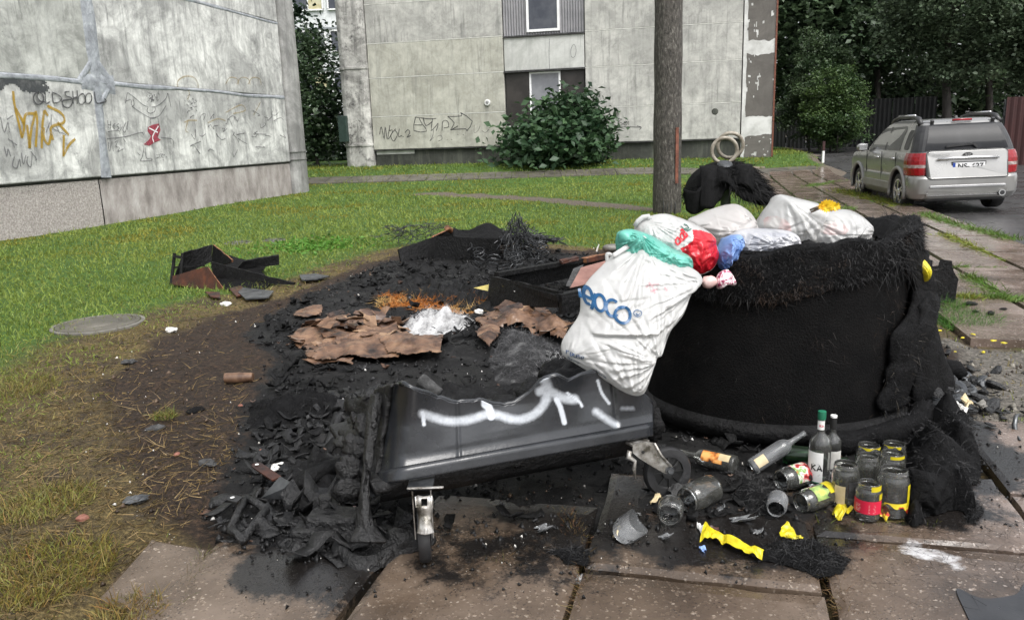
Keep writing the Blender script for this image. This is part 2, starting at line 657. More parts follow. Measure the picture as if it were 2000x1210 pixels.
M['brown_paint'] = mat_wall('brown_render', (.105, .097, .088), (.145, .135, .122), (.08, .074, .068), .4, False, 30, .2)
M['white_paint'] = mat('patched_white', [(.35, (.42, .42, .4)), (.6, (.62, .62, .6))], 2.5, 8, (.7, .9), bump=.2)
M['joint_light'] = mat('light_joint', [(.4, (.48, .48, .44)), (.6, (.62, .62, .58))], 6, 5, (.7, .9), bump=.2)
M['dark_joint'] = mat('dark_joint', [(.4, (.02, .02, .02)), (.6, (.05, .05, .05))], 6, 5, (.7, .9), bump=.3)
M['corrugated'] = mat('grey_corrugated_sheet', [(.35, (.2, .2, .21)), (.65, (.29, .285, .295))], 1.4, 6, (.5, .7), bump=.1)
M['win_frame'] = mat('white_window_frame', [(.4, (.72, .72, .72)), (.6, (.82, .82, .82))], 3, 3, (.35, .5), bump=0)
M['pane'] = mat('dark_window_pane', [(.4, (.035, .04, .055)), (.6, (.07, .075, .09))], 1.3, 4, (.06, .12), bump=.02, bscale=3)
M['pane_grey'] = mat('net_curtain_pane', [(.4, (.16, .165, .18)), (.6, (.23, .235, .25))], 1.3, 4, (.08, .16), bump=.02, bscale=3)
M['dark_panel'] = mat('dark_brown_panel', [(.4, (.018, .015, .013)), (.6, (.035, .03, .027))], 2, 4, (.4, .6), bump=.1)
M['far_white'] = mat_wall('far_white_panels', (.56, .58, .58), (.68, .7, .7), (.36, .37, .37), .5, False, 40, .3)
M['curtain'] = mat('yellow_curtain', [(.4, (.4, .36, .2)), (.6, (.5, .47, .33))], 3, 4, (.6, .8), bump=0)

def ink(name, col, cov=.9, scale=40):
    """thin sprayed or marker paint worn through to the wall"""
    m, nt, p = new_mat(name)
    g = NT(nt)
    p.inputs['Base Color'].default_value = (*col, 1)
    p.inputs['Roughness'].default_value = .6
    t = g.n.new('ShaderNodeBsdfTransparent'); x = g.n.new('ShaderNodeMixShader')
    f = g.ramp(g.noise(scale, 6, .7), [(.3, cov * .45), (.55, cov)])
    g.l.new(f, x.inputs[0]); g.l.new(t.outputs[0], x.inputs[1]); g.l.new(p.outputs[0], x.inputs[2])
    g.l.new(x.outputs[0], g.n['Material Output'].inputs[0])
    return m
M['ink_black'] = ink('black_marker', (.045, .045, .05), .85, 9)
M['ink_grey'] = ink('faded_marker', (.13, .13, .14), .6, 9)
M['ink_ochre'] = ink('ochre_spray', (.4, .25, .02), .85, 6)
M['ink_pale'] = ink('faded_ochre_spray', (.42, .31, .12), .5, 6)
M['ink_red'] = ink('faded_red_spray', (.36, .06, .09), .75, 8)
M['ink_white'] = ink('white_spray', (.85, .86, .88), .95, 30)
M['ink_haze'] = ink('overspray', (.6, .66, .74), .1, 90)

# burnt things
M['char'] = mat('charred_crust', [(.35, (.0035, .0035, .0037)), (.65, (.011, .011, .0115))], 14, 8, (.4, .75), bump=1.0, bscale=34, bdist=.02, spec=.18)
M['char_wood'] = mat('charred_wood', [(.35, (.003, .003, .003)), (.7, (.010, .010, .0105))], 20, 6, (.35, .65), bump=1.0, bscale=48, bdist=.016, stretch=(1, 1, .6), spec=.2)
M['char_red'] = mat('scorched_red_board', [(.35, (.012, .008, .007)), (.55, (.06, .018, .009)), (.75, (.15, .045, .015))], 5, 6, (.35, .6), bump=.5, bscale=30)
M['raw_edge'] = mat('raw_wood_edge', [(.35, (.05, .02, .01)), (.65, (.28, .12, .05))], 22, 5, (.5, .7), bump=.4)
M['fibre'] = mat('singed_fibre', [(.35, (.004, .004, .0042)), (.7, (.012, .0118, .012))], 9, 4, (.45, .65), bump=0, spec=.12)
M['felt'] = mat('burnt_felt', [(.35, (.0025, .0025, .0027)), (.7, (.009, .009, .0096))], 18, 9, (.6, .85), bump=1.0, bscale=70, bdist=.014, spec=.12)
M['felt_grey'] = mat('grey_singed_felt', [(.35, (.03, .03, .03)), (.7, (.09, .09, .09))], 22, 9, (.7, .9), bump=.8, bscale=80, bdist=.01, spec=.2)
M['drum'] = mat('burnt_drum_wall', [(.35, (.0025, .0025, .0027)), (.62, (.0055, .0052, .0052)), (.78, (.014, .0115, .01))], 7, 10, (.6, .85), bump=.9, bscale=110, bdist=.012, spec=.1)
M['ash'] = mat('white_ash', [(.3, (.08, .08, .08)), (.5, (.36, .36, .36)), (.7, (.66, .66, .67))], 9, 8, (.8, .95), bump=.8, bscale=40, bdist=.02, spec=.1)
M['ash_grey'] = mat('grey_ash', [(.35, (.008, .008, .0085)), (.55, (.03, .03, .031)), (.78, (.2, .2, .2))], 7, 9, (.7, .9), bump=.8, bscale=36, bdist=.02, spec=.2)
M['cardboard'] = mat('brown_scorched_card', [(.33, (.012, .008, .006)), (.44, (.075, .04, .024)), (.58, (.165, .095, .057)), (.78, (.27, .17, .1))], 6.5, 10, (.25, .5), bump=.08, bscale=24, bdist=.005)
M['card_tan'] = mat('tan_card', [(.35, (.11, .062, .035)), (.5, (.22, .135, .08)), (.75, (.33, .215, .13))], 5, 9, (.3, .5), bump=.1, bscale=20)
M['card_dark'] = mat('dark_card', [(.35, (.012, .008, .006)), (.5, (.055, .03, .02)), (.75, (.13, .075, .048))], 6, 9, (.25, .5), bump=.1, bscale=20)
M['board_pink'] = mat('pink_brown_board', [(.35, (.16, .075, .06)), (.65, (.3, .155, .125))], 4, 7, (.35, .55), bump=.3)
M['foam'] = mat('yellow_foam', [(.35, (.62, .5, .14)), (.65, (.78, .7, .28))], 6, 4, (.6, .8), bump=.2)
M['bin'] = mat('dark_grey_bin_plastic', [(.35, (.045, .048, .053)), (.65, (.07, .074, .08))], 3.0, 8, (.2, .34), rscale=6, bump=.16, bscale=60, bdist=.006, spec=.55)
def mat_bin():
    m = mat('dark_grey_bin_plastic', [(.35, (.013, .0145, .017)), (.65, (.027, .029, .033))], 3.0, 8, (.15, .32), rscale=6, bump=.22, bscale=70, bdist=.004, spec=.6)
    p = m.node_tree.nodes['Principled BSDF']; g = NT(m.node_tree)
    old = p.inputs['Base Color'].links[0].from_socket
    f = g.math('ADD', g.attr('spray'), g.math('MULTIPLY', g.math('SUBTRACT', g.noise(55, 7, .75), .5), .5))
    sc = g.ramp(g.noise(5, 9, .8, g.map((1, 1, .25))), [(.5, 0.0), (.66, .5)])
    c = g.mix(sc, old, (.012, .012, .012))
    c = g.mix(g.ramp(f, [(.12, 0.0), (.4, .32), (.78, .95)]), c, (.52, .55, .59))
    g.l.new(c, p.inputs['Base Color'])
    return m
M['bin'] = mat_bin()
M['bin_melt'] = mat('melted_plastic', [(.35, (.004, .004, .0044)), (.65, (.013, .013, .0136))], 11, 6, (.25, .5), bump=1.0, bscale=22, bdist=.03, spec=.55)
M['rubber'] = mat('black_rubber', [(.4, (.011, .011, .012)), (.6, (.022, .022, .023))], 10, 4, (.45, .65), bump=.25, bscale=60)
M['zinc'] = mat('galvanised_steel', [(.36, (.1, .09, .07)), (.5, (.4, .38, .35)), (.66, (.66, .65, .63))], 16, 7, (.25, .5), bump=.3, bscale=50, metal=.75)
M['steel_dark'] = mat('sooty_steel', [(.35, (.03, .033, .037)), (.65, (.13, .135, .14))], 9, 6, (.25, .5), bump=.2, metal=.6)
M['wire'] = mat('burnt_wire', [(.35, (.012, .013, .014)), (.65, (.045, .047, .05))], 20, 3, (.35, .6), bump=0, metal=.4)

# rubbish
M['film_white'] = mat_film('white_bag_film', (.62, .62, .61), (.72, .72, .71), .42, .2, 5, .3)
M['film_pink'] = mat_film('pinkish_white_film', (.58, .555, .54), (.66, .65, .635), .42, .3, 4, .3)
M['film_blush'] = mat_film('blush_white_film', (.6, .42, .41), (.7, .68, .66), .28, .3, 7, .3)
M['film_red'] = mat_film('red_bag_print', (.5, .012, .022), (.6, .02, .035), .2, .2, 6, .35)
M['film_teal'] = mat_film('teal_bag_film', (.16, .55, .46), (.26, .68, .58), .42, .18, 6, .35)
M['film_blue'] = mat_film('blue_bag_film', (.16, .3, .62), (.3, .45, .75), .3, .3, 7, .3)
M['film_clear'] = mat_film('milky_film', (.45, .46, .5), (.68, .68, .7), .35, .25, 9, .6)
M['film_yellow'] = mat_film('yellow_film', (.75, .6, .02), (.85, .75, .05), .25, .3, 9, .3, False)
M['ink_blue'] = mat('blue_print', [(.4, (.006, .06, .15)), (.6, (.008, .075, .19))], 8, 3, (.3, .4), bump=0)
M['ink_navy'] = mat('navy_print', [(.4, (.02, .05, .13)), (.6, (.03, .08, .18))], 8, 3, (.3, .4), bump=0)
M['ink_green'] = mat('green_print', [(.4, (.01, .1, .07)), (.6, (.02, .14, .09))], 8, 3, (.3, .4), bump=0)
M['cloth_pattern'] = mat('pink_patterned_cloth', [(.42, (.28, .03, .09)), (.48, (.72, .45, .5)), (.56, (.82, .74, .75))], 42, 2, (.6, .8), bump=.2, dist=1.5)
M['skin_pink'] = mat('pink_wrap', [(.4, (.6, .36, .34)), (.6, (.75, .55, .52))], 9, 4, (.5, .7), bump=.2)
M['petal'] = mat('yellow_petal', [(.4, (.7, .38, .01)), (.6, (.8, .58, .02))], 18, 3, (.5, .7), bump=0)
M['twig'] = mat('dry_twig', [(.4, (.09, .07, .05)), (.6, (.2, .16, .11))], 18, 4, (.6, .8), bump=.3)
M['wrap_yellow'] = mat('yellow_wrapper', [(.3, (.12, .1, .01)), (.42, (.5, .4, .01)), (.7, (.6, .52, .012))], 13, 6, (.3, .45), bump=.3, bscale=20)
M['wrap_yellowred'] = mat('yellow_red_label', [(.4, (.7, .55, .03)), (.52, (.78, .62, .05)), (.58, (.45, .04, .02))], 16, 4, (.35, .5), bump=.2)
M['paper'] = mat('off_white_paper', [(.35, (.5, .49, .46)), (.65, (.74, .73, .7))], 12, 5, (.6, .8), bump=.2)
M['beige'] = mat('beige_label', [(.35, (.45, .36, .2)), (.65, (.62, .52, .34))], 14, 5, (.5, .7), bump=.1)
M['label_white'] = mat('white_label', [(.35, (.66, .66, .64)), (.65, (.78, .78, .76))], 14, 4, (.45, .6), bump=0)
M['label_red'] = mat('red_label', [(.35, (.5, .012, .04)), (.65, (.58, .02, .055))], 9, 3, (.4, .55), bump=0)
M['label_mix'] = mat('printed_jar_label', [(.38, (.015, .012, .012)), (.46, (.45, .03, .03)), (.53, (.7, .68, .62)), (.6, (.12, .3, .05)), (.68, (.5, .03, .04))], 19, 3, (.35, .5), bump=0)
M['label_orange'] = mat('orange_print', [(.38, (.03, .02, .015)), (.48, (.5, .16, .03)), (.6, (.72, .38, .12))], 26, 3, (.35, .5), bump=0)
M['label_green'] = mat('green_yellow_label', [(.4, (.12, .2, .06)), (.5, (.3, .4, .12)), (.62, (.6, .6, .08))], 14, 4, (.35, .5), bump=0)
M['cap_green'] = mat('green_cap', [(.4, (.012, .12, .065)), (.6, (.02, .16, .09))], 9, 3, (.3, .45), bump=0)
M['cap_black'] = mat('black_cap', [(.4, (.012, .012, .012)), (.6, (.022, .022, .022))], 9, 3, (.3, .5), bump=0)
M['glass'] = mat_glass('clear_jar_glass', (.97, .985, .975), .012, .09, (.5, .5, .47))  # pale film also lightens the glass in place of reflected sky
M['glass_dirty'] = mat_glass('sooty_jar_glass', (.95, .965, .95), .02, .12, (.4, .4, .36))
M['glass_green'] = mat_glass('green_bottle_glass', (.06, .36, .1), .04, .3, (.05, .08, .05))
M['glass_shard'] = mat_glass('shard_glass', (.93, .96, .95), .03, .4, (.45, .46, .47))

# setting
M['asphalt'] = mat('wet_asphalt', [(.35, (.03, .029, .03)), (.6, (.062, .06, .06)), (.75, (.1, .095, .095))], 11, 9, (.14, .45), rscale=1.3, bump=.4, bscale=90, bdist=.01)
M['pole'] = mat('tarred_wood_pole', [(.35, (.025, .022, .018)), (.55, (.07, .063, .053)), (.72, (.2, .19, .165))], 30, 7, (.6, .85), bump=1.0, bscale=42, bdist=.03, stretch=(1, 1, .35))
M['rust'] = mat('rusty_strip', [(.35, (.08, .025, .015)), (.65, (.2, .07, .04))], 14, 6, (.6, .8), bump=.4)
M['ring'] = mat('pale_ring', [(.35, (.14, .12, .09)), (.6, (.3, .27, .22)), (.8, (.42, .4, .35))], 9, 6, (.4, .6), bump=.3)
M['post_grey'] = mat('grey_post', [(.35, (.05, .055, .055)), (.65, (.12, .125, .125))], 9, 5, (.5, .7), bump=.3)
M['iron'] = mat('cast_iron_cover', [(.35, (.04, .04, .035)), (.65, (.1, .1, .09))], 16, 7, (.3, .55), bump=.6, bscale=40)
M['path_slab'] = mat('worn_path_slab', [(.35, (.05, .046, .036)), (.65, (.12, .11, .09))], 2.5, 8, (.35, .6), bump=.4)
M['conc_cover'] = mat('wet_concrete_cover', [(.35, (.09, .085, .075)), (.65, (.18, .17, .15))], 7, 8, (.35, .6), bump=.4)
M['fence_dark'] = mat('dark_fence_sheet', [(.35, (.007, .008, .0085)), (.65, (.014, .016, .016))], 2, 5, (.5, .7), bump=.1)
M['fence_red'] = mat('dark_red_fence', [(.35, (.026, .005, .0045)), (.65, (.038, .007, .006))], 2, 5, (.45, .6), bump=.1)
M['bark'] = mat('wet_bark', [(.35, (.018, .016, .013)), (.65, (.06, .053, .045))], 9, 6, (.6, .8), bump=.8, bscale=24, bdist=.03, stretch=(1, 1, .3))
M['leaf'] = mat_attr('leaves', .45, .35, .25)
M['grass'] = mat_attr('grass_blades', .5, .3, .3)
M['stem'] = mat('meter_white', [(.4, (.6, .6, .58)), (.6, (.7, .7, .68))], 8, 3, (.4, .5), bump=0)
M['mast_green'] = mat('green_box', [(.4, (.018, .035, .028)), (.6, (.03, .055, .045))], 5, 4, (.5, .7), bump=.1)
M['grey_sheet'] = mat('grey_sheet', [(.4, (.2, .22, .23)), (.6, (.27, .29, .3))], 5, 4, (.4, .6), bump=.1)
M['brick'] = mat('brick_bits', [(.35, (.16, .06, .04)), (.65, (.28, .12, .085))], 20, 5, (.6, .8), bump=.5)
M['moss'] = mat('joint_moss', [(.35, (.03, .026, .02)), (.6, (.06, .06, .025))], 9, 6, (.7, .9), bump=.6)

def mat_slab():
    """wet exposed-aggregate paving: brown-pink cement, pale chips, soot where the fire ran over it"""
    m, nt, p = new_mat('aggregate_slab')
    g = NT(nt)
    wco = g.n.new('ShaderNodeNewGeometry').outputs['Position']
    base = g.ramp(g.noise(1.6, 8, .65, wco), [(.32, (.034, .0235, .0155)), (.5, (.085, .061, .043)), (.72, (.165, .126, .097))])
    vo = g.n.new('ShaderNodeTexVoronoi'); vo.inputs['Scale'].default_value = 78
    wrp = g.n.new('ShaderNodeVectorMath'); wrp.operation = 'ADD'
    nzv = g.n.new('ShaderNodeTexNoise'); nzv.inputs['Scale'].default_value = 45; g.l.new(wco, nzv.inputs['Vector'])
    scl = g.n.new('ShaderNodeVectorMath'); scl.operation = 'SCALE'; scl.inputs['Scale'].default_value = .022
    g.l.new(nzv.outputs['Color'], scl.inputs[0]); g.l.new(wco, wrp.inputs[0]); g.l.new(scl.outputs[0], wrp.inputs[1]); g.l.new(wrp.outputs[0], vo.inputs['Vector'])
    rnd_ = g.math('POWER', g.math('MULTIPLY', vo.outputs['Color'], 1.0), 2.2)
    chip = g.ramp(g.math('SUBTRACT', g.math('MULTIPLY', rnd_, .95), vo.outputs['Distance']), [(.0, 0.0), (.12, 1.0)])
    chm = g.ramp(g.noise(6, 4, .6, wco), [(.3, .1), (.65, .7)])
    chipc = g.ramp(g.noise(60, 2, .5, wco), [(.36, (.07, .048, .034)), (.52, (.19, .145, .105)), (.68, (.4, .345, .285))])
    c = g.mix(g.mix(1.0, chip, chm, 'MULTIPLY'), base, chipc)
    dk = g.ramp(g.voro(75, co=g.map((1, 1, 1), (3, 1, 0), wco)), [(.2, .85), (.32, 0.0)])
    c = g.mix(g.mix(1.0, dk, g.ramp(g.noise(4.5, 6, .7, wco), [(.45, .1), (.62, 1.0)]), 'MULTIPLY'), c, (.022, .017, .014))
    c = g.mix(1.0, c, g.mix(g.attr('pink'), (1, 1, 1), (1.5, 1.55, 1.75)), 'MULTIPLY')
    soot = g.attr('soot')
    sn = g.noise(7, 9, .78, wco)
    sf = g.math('ADD', soot, g.math('MULTIPLY', g.math('SUBTRACT', sn, .5), 1.7), clamp=True)
    sf = g.ramp(sf, [(.36, 0.0), (.62, .96)])
    c = g.mix(sf, c, (.0065, .0062, .0062))
    white = g.attr('bleach')
    wf = g.math('ADD', white, g.math('MULTIPLY', g.math('SUBTRACT', g.noise(16, 8, .75, wco), .5), 1.1), clamp=True)
    c = g.mix(g.ramp(wf, [(.5, 0.0), (.75, .85)]), c, (.6, .6, .61))
    g.l.new(c, p.inputs['Base Color'])
    r = g.ramp(g.noise(2.2, 6, .6, wco), [(.42, .08), (.62, .36)])
    p.inputs['Specular IOR Level'].default_value = .7
    g.l.new(r, p.inputs['Roughness'])
    h = g.mix(.5, g.noise(70, 6, .7, wco), chip)
    g.l.new(g.bump(h, .45, .006), p.inputs['Normal'])
    return m
M['slab'] = mat_slab()

def mat_ground():
    """lawn soil, straw, burnt soil, soot and embers bed, driven by where the fire reached"""
    m, nt, p = new_mat('ground_soil')
    g = NT(nt)
    wco = g.n.new('ShaderNodeNewGeometry').outputs['Position']
    n1 = g.noise(1.7, 9, .72, wco, .4)
    n2 = g.noise(9, 8, .72, wco)
    n3 = g.noise(40, 6, .7, wco)
    def edge(a, amp, lo, hi, nz):
        f = g.math('ADD', g.attr(a), g.math('MULTIPLY', g.math('SUBTRACT', nz, .5), amp))
        return g.ramp(f, [(lo, 0.0), (hi, 1.0)])
    green = g.ramp(n2, [(.35, (.03, .055, .01)), (.6, (.06, .12, .02)), (.75, (.11, .15, .03))])
    straw = g.ramp(g.noise(60, 6, .75, wco), [(.33, (.028, .021, .01)), (.5, (.085, .064, .026)), (.68, (.22, .165, .07))])
    brown = g.ramp(n3, [(.3, (.007, .005, .004)), (.5, (.024, .016, .011)), (.7, (.075, .046, .028))])
    char = g.ramp(n3, [(.32, (.0025, .0025, .0027)), (.55, (.007, .0068, .0068)), (.78, (.02, .0195, .019))])
    orange = g.ramp(n3, [(.3, (.06, .024, .008)), (.5, (.26, .12, .035)), (.72, (.46, .26, .1))])
    dirt = g.ramp(n3, [(.3, (.06, .048, .036)), (.55, (.12, .1, .078)), (.75, (.2, .17, .14))])
    rub = g.ramp(n3, [(.3, (.03, .028, .025)), (.5, (.11, .1, .085)), (.7, (.24, .22, .19))])
    straw = g.mix(g.ramp(g.noise(2.3, 9, .75, wco, .8), [(.46, 0.0), (.6, .85)]), straw, g.ramp(n3, [(.3, (.014, .01, .0075)), (.7, (.06, .044, .032))]))
    c = g.mix(edge('dry', .9, .35, .6, n2), green, straw)
    c = g.mix(edge('path', .7, .4, .6, n2), c, dirt)
    c = g.mix(edge('rubble', .7, .4, .6, n2), c, rub)
    c = g.mix(edge('burn', 1.0, .38, .62, n1), c, brown)
    nm_ = g.mix(.5, n1, n2)
    c = g.mix(edge('char', 1.9, .42, .58, nm_), c, char)
    ashy = g.mix(1.0, g.ramp(g.noise(3.5, 9, .78, wco, .6), [(.52, 0.0), (.66, .75)]), edge('char', .6, .5, .8, n2), 'MULTIPLY')
    c = g.mix(ashy, c, g.ramp(n3, [(.35, (.01, .01, .0105)), (.6, (.045, .043, .042)), (.75, (.12, .115, .11))]))
    c = g.mix(edge('ember', .9, .45, .62, n2), c, orange)
    g.l.new(c, p.inputs['Base Color'])
    wet = edge('char', .6, .4, .6, n2)
    r = g.mix(wet, .75, g.ramp(n1, [(.35, .38), (.6, .68)]))
    g.l.new(r, p.inputs['Roughness'])
    p.inputs['Specular IOR Level'].default_value = .25
    h = g.mix(.5, n3, g.noise(110, 5, .7, wco))
    g.l.new(g.bump(h, .9, .025), p.inputs['Normal'])
    return m
M['ground'] = mat_ground()
# ------------------------------------------------------------------ ground, road, paving
AX = np.array([.25, .968]); AX = AX / np.linalg.norm(AX)      # along the pavement
CX = np.array([AX[1], -AX[0]])                                # across it, towards the road
ROAD_C = 3.74

def ac(x, y):
    return x * AX[0] + y * AX[1], x * CX[0] + y * CX[1]

def xy(a, c):
    return a * AX[0] + c * CX[0], a * AX[1] + c * CX[1]

def rise(x, y):
    return 0.5 * sstep(24.0, 30.5, y)

def P2(pxs, z=0.0):
    return [tuple(G(px, py, z))[:2] for px, py in pxs]

BURN = P2([(200, 760), (290, 665), (430, 612), (560, 578), (700, 522), (790, 492), (900, 470), (1000, 478), (1190, 488), (1400, 480), (1700, 560),
           (1880, 700), (1900, 800), (1850, 960), (1500, 1060), (1100, 1060), (800, 1110), (600, 1120), (420, 1085), (300, 1010), (240, 900)])
CHAR = P2([(455, 1070), (405, 985), (470, 880), (470, 800), (540, 700), (470, 660), (560, 590), (640, 560), (740, 520), (800, 500), (1000, 488),
           (1180, 496), (1400, 500), (1650, 580), (1800, 760), (1840, 900), (1500, 1040), (1100, 1040), (800, 1080), (620, 1100)])
EMBER = [P2([(740, 585), (800, 570), (925, 572), (945, 590), (920, 612), (850, 606), (770, 598)])]
RUBBLE = [xy(4.25, 1.0), xy(4.25, 3.74), xy(5.55, 3.74), xy(5.75, 2.6), xy(5.9, 1.6), xy(5.2, .8)]
PADF = [xy(-1, -2.1), xy(-1, 3.74), xy(4.3, 3.74), xy(4.2, 1.0), xy(2.9, .9), xy(2.75, -2.05)]
PADB = [xy(5.7, 1.75), xy(5.55, 3.74), xy(27.4, 3.74), xy(27.4, 1.2), xy(13.0, 1.2), xy(10.5, 1.75)]

def zones(x, y):
    """how far each kind of ground applies at (x, y)"""
    d = poly_sdf(x, y, BURN)
    burn = np.clip(.5 - d / .5, 0, 1)
    char = np.clip(.5 - poly_sdf(x, y, CHAR) / .42, 0, 1)
    wdt = np.where(x < -1.2, 1.25, .9) * np.where(y > 8, .55, 1.0)
    dry = np.clip(1.15 - d / wdt, 0, 1)
    near = sstep(5.4, 3.4, y) * sstep(-.6, -1.4, x)
    dry = np.maximum(dry, near * .8)
    ember = np.zeros_like(d)
    for e in EMBER:
        ember = np.maximum(ember, np.clip(.62 - poly_sdf(x, y, e) / .22, 0, 1))
    a, c = ac(x, y)
    path = np.clip(.5 - poly_sdf(x, y, DIRT) / .35, 0, 1)
    path = np.maximum(path, sstep(ROAD_C - .6, ROAD_C, c) * .9)
    path = np.maximum(path, near * .35)
    rub = np.clip(.5 - poly_sdf(x, y, RUBBLE) / .3, 0, 1)
    return dict(burn=burn, char=char, dry=dry, ember=ember, path=path, rubble=rub)

DIRT = [(-3.2, 22.6), (-2.2, 22.9), (.4, 20.0), (2.6, 16.4), (3.2, 15.0), (2.6, 15.2), (1.2, 17.2), (-.4, 19.6)]

def gz(x, y):
    x, y = np.asarray(x, float), np.asarray(y, float)
    z = rise(x, y)
    a, c = ac(x, y)
    lawn = (fbm(x * .45, y * .45, 0, 3, 3) - .5) * .09 * sstep(3.0, 7.0, y) * sstep(26, 20, y)
    d = poly_sdf(x, y, BURN)
    rough = (fbm(x * 3.1, y * 3.1, 0, 9, 4) - .5) * .09 * sstep(.6, -.3, d) + (fbm(x * 11, y * 11, 0, 5, 3) - .5) * .045 * sstep(.8, -.2, d)
    z = z + lawn * sstep(ROAD_C - .2, ROAD_C - 2.5, c) + rough
    pad = np.maximum(sstep(.12, -.05, poly_sdf(x, y, PADF)), sstep(.12, -.05, poly_sdf(x, y, PADB)))
    z = z * (1 - pad) + (-.05 + rise(x, y)) * pad
    rd = sstep(ROAD_C - .03, ROAD_C + .05, c)
    return z * (1 - rd) + (-.2 + rise(x, y)) * rd

def GT(px, py, dz=0.0):
    ys_ = np.arange(2, 60, .05)
    d = FWD + RIGHT * ((px - 1000) / FPX) + UP * ((605 - py) / FPX)
    t = ys_ / d.y
    k = int(np.argmax(CAM_H + d.z * t < gz(d.x * t, ys_)))
    x, y = d.x * t[k], float(ys_[k])
    return Vector((x, y, float(gz(x, y)) + dz))

def grow(lo, hi, d0, d1, far, k=1.25):
    """1D samples: even step d0 between lo and hi, growing steps out to +-far"""
    c = list(np.arange(lo, hi + 1e-6, d0))
    s, x = d1, c[-1]
    while x < far:
        x += s; s *= k; c.append(x)
    s, x = d1, c[0]
    while x > -far:
        x -= s; s *= k; c.insert(0, x)
    return np.array(c)

gx = grow(-4.2, 4.6, .06, .1, 400, 1.14)
gy = np.array([v for v in grow(1.6, 10.8, .06, .1, 400, 1.09) if v > -60])
GX, GY = np.meshgrid(gx, gy, indexing='ij')
GZ = gz(GX, GY)
Z = zones(GX.ravel(), GY.ravel())
ni, nj = GX.shape
idx = np.arange(ni * nj).reshape(ni, nj)
q = np.stack([idx[:-1, :-1], idx[1:, :-1], idx[1:, 1:], idx[:-1, 1:]], -1).reshape(-1, 4)
me = bpy.data.meshes.new('ground')
V = np.stack([GX, GY, GZ], -1).reshape(-1, 3).astype(np.float32)
me.vertices.add(len(V)); me.vertices.foreach_set('co', V.ravel())
me.loops.add(q.size); me.loops.foreach_set('vertex_index', q.ravel().astype(np.int32))
me.polygons.add(len(q))
me.polygons.foreach_set('loop_start', np.arange(0, q.size, 4, dtype=np.int32))
me.polygons.foreach_set('loop_total', np.full(len(q), 4, np.int32))
me.update(calc_edges=True)
for k, v in Z.items():
    a_ = me.attributes.new(k, 'FLOAT', 'POINT')
    a_.data.foreach_set('value', v.astype(np.float32))
ground = link_mesh('ground', me, M['ground'], smooth=True)
tag(ground, 'lawn running into a black burnt patch of bare soil', None, None, 'structure')

# road: wet asphalt strip beside the pavement
mb = MB()
rows = list(np.linspace(-12, 60, 73))
for k in range(len(rows) - 1):
    for c0, c1 in ((ROAD_C + .03, 6.5), (6.5, 9.5), (9.5, 13.5)):
        p = []
        for a_, c_ in ((rows[k], c0), (rows[k], c1), (rows[k + 1], c1), (rows[k + 1], c0)):
            x, y = xy(a_, c_)
            jag = 0.10 * (vn(a_ * 1.3, c_, 0, 4) - .5) if c_ == ROAD_C + .03 else 0
            x += jag
            p.append((x, y, float(rise(x, y)) - .115 + .02 * math.sin(c_)))
        mb.face(p)
road = mb.build('road', M['asphalt'], smooth=True)
tag(road, 'wet dark asphalt road beside the paving slabs', None, None, 'structure')

# paving: every slab a piece of its own
def soot_at(x, y):
    s = np.zeros_like(x)
    for cx, cy, r, w in ((.25, 2.95, .55, .8), (.1, 2.7, .45, .62), (-.15, 2.6, .4, .55), (.2, 2.5, .3, .45), (.95, 2.72, .42, 1.0), (.62, 2.66, .3, .8), (1.92, 3.3, .5, 1.0), (2.1, 3.65, .36, .9), (-.78, 2.62, .36, 1.0),
                         (-.62, 2.42, .2, .72), (1.3, 3.3, .5, .8), (1.62, 2.9, .34, .9), (1.05, 2.55, .2, .55), (.75, 2.5, .22, .5), (1.9, 2.72, .18, .45)):
        s = np.maximum(s, w * sstep(1.15, .35, np.hypot(x - cx, y - cy) / r))
    return s

def bleach_at(x, y):
    s = np.zeros_like(x)
    for cx, cy, r in ((1.43, 2.53, .12), (1.5, 2.45, .08)):
        s = np.maximum(s, sstep(1.3, .2, np.hypot((x - cx), (y - cy)) / r) * .8)
    return s

pavement = empty('pavement', (0, 0, 0), 'broken wet paving of pinkish brown concrete slabs', None, None, 'structure')

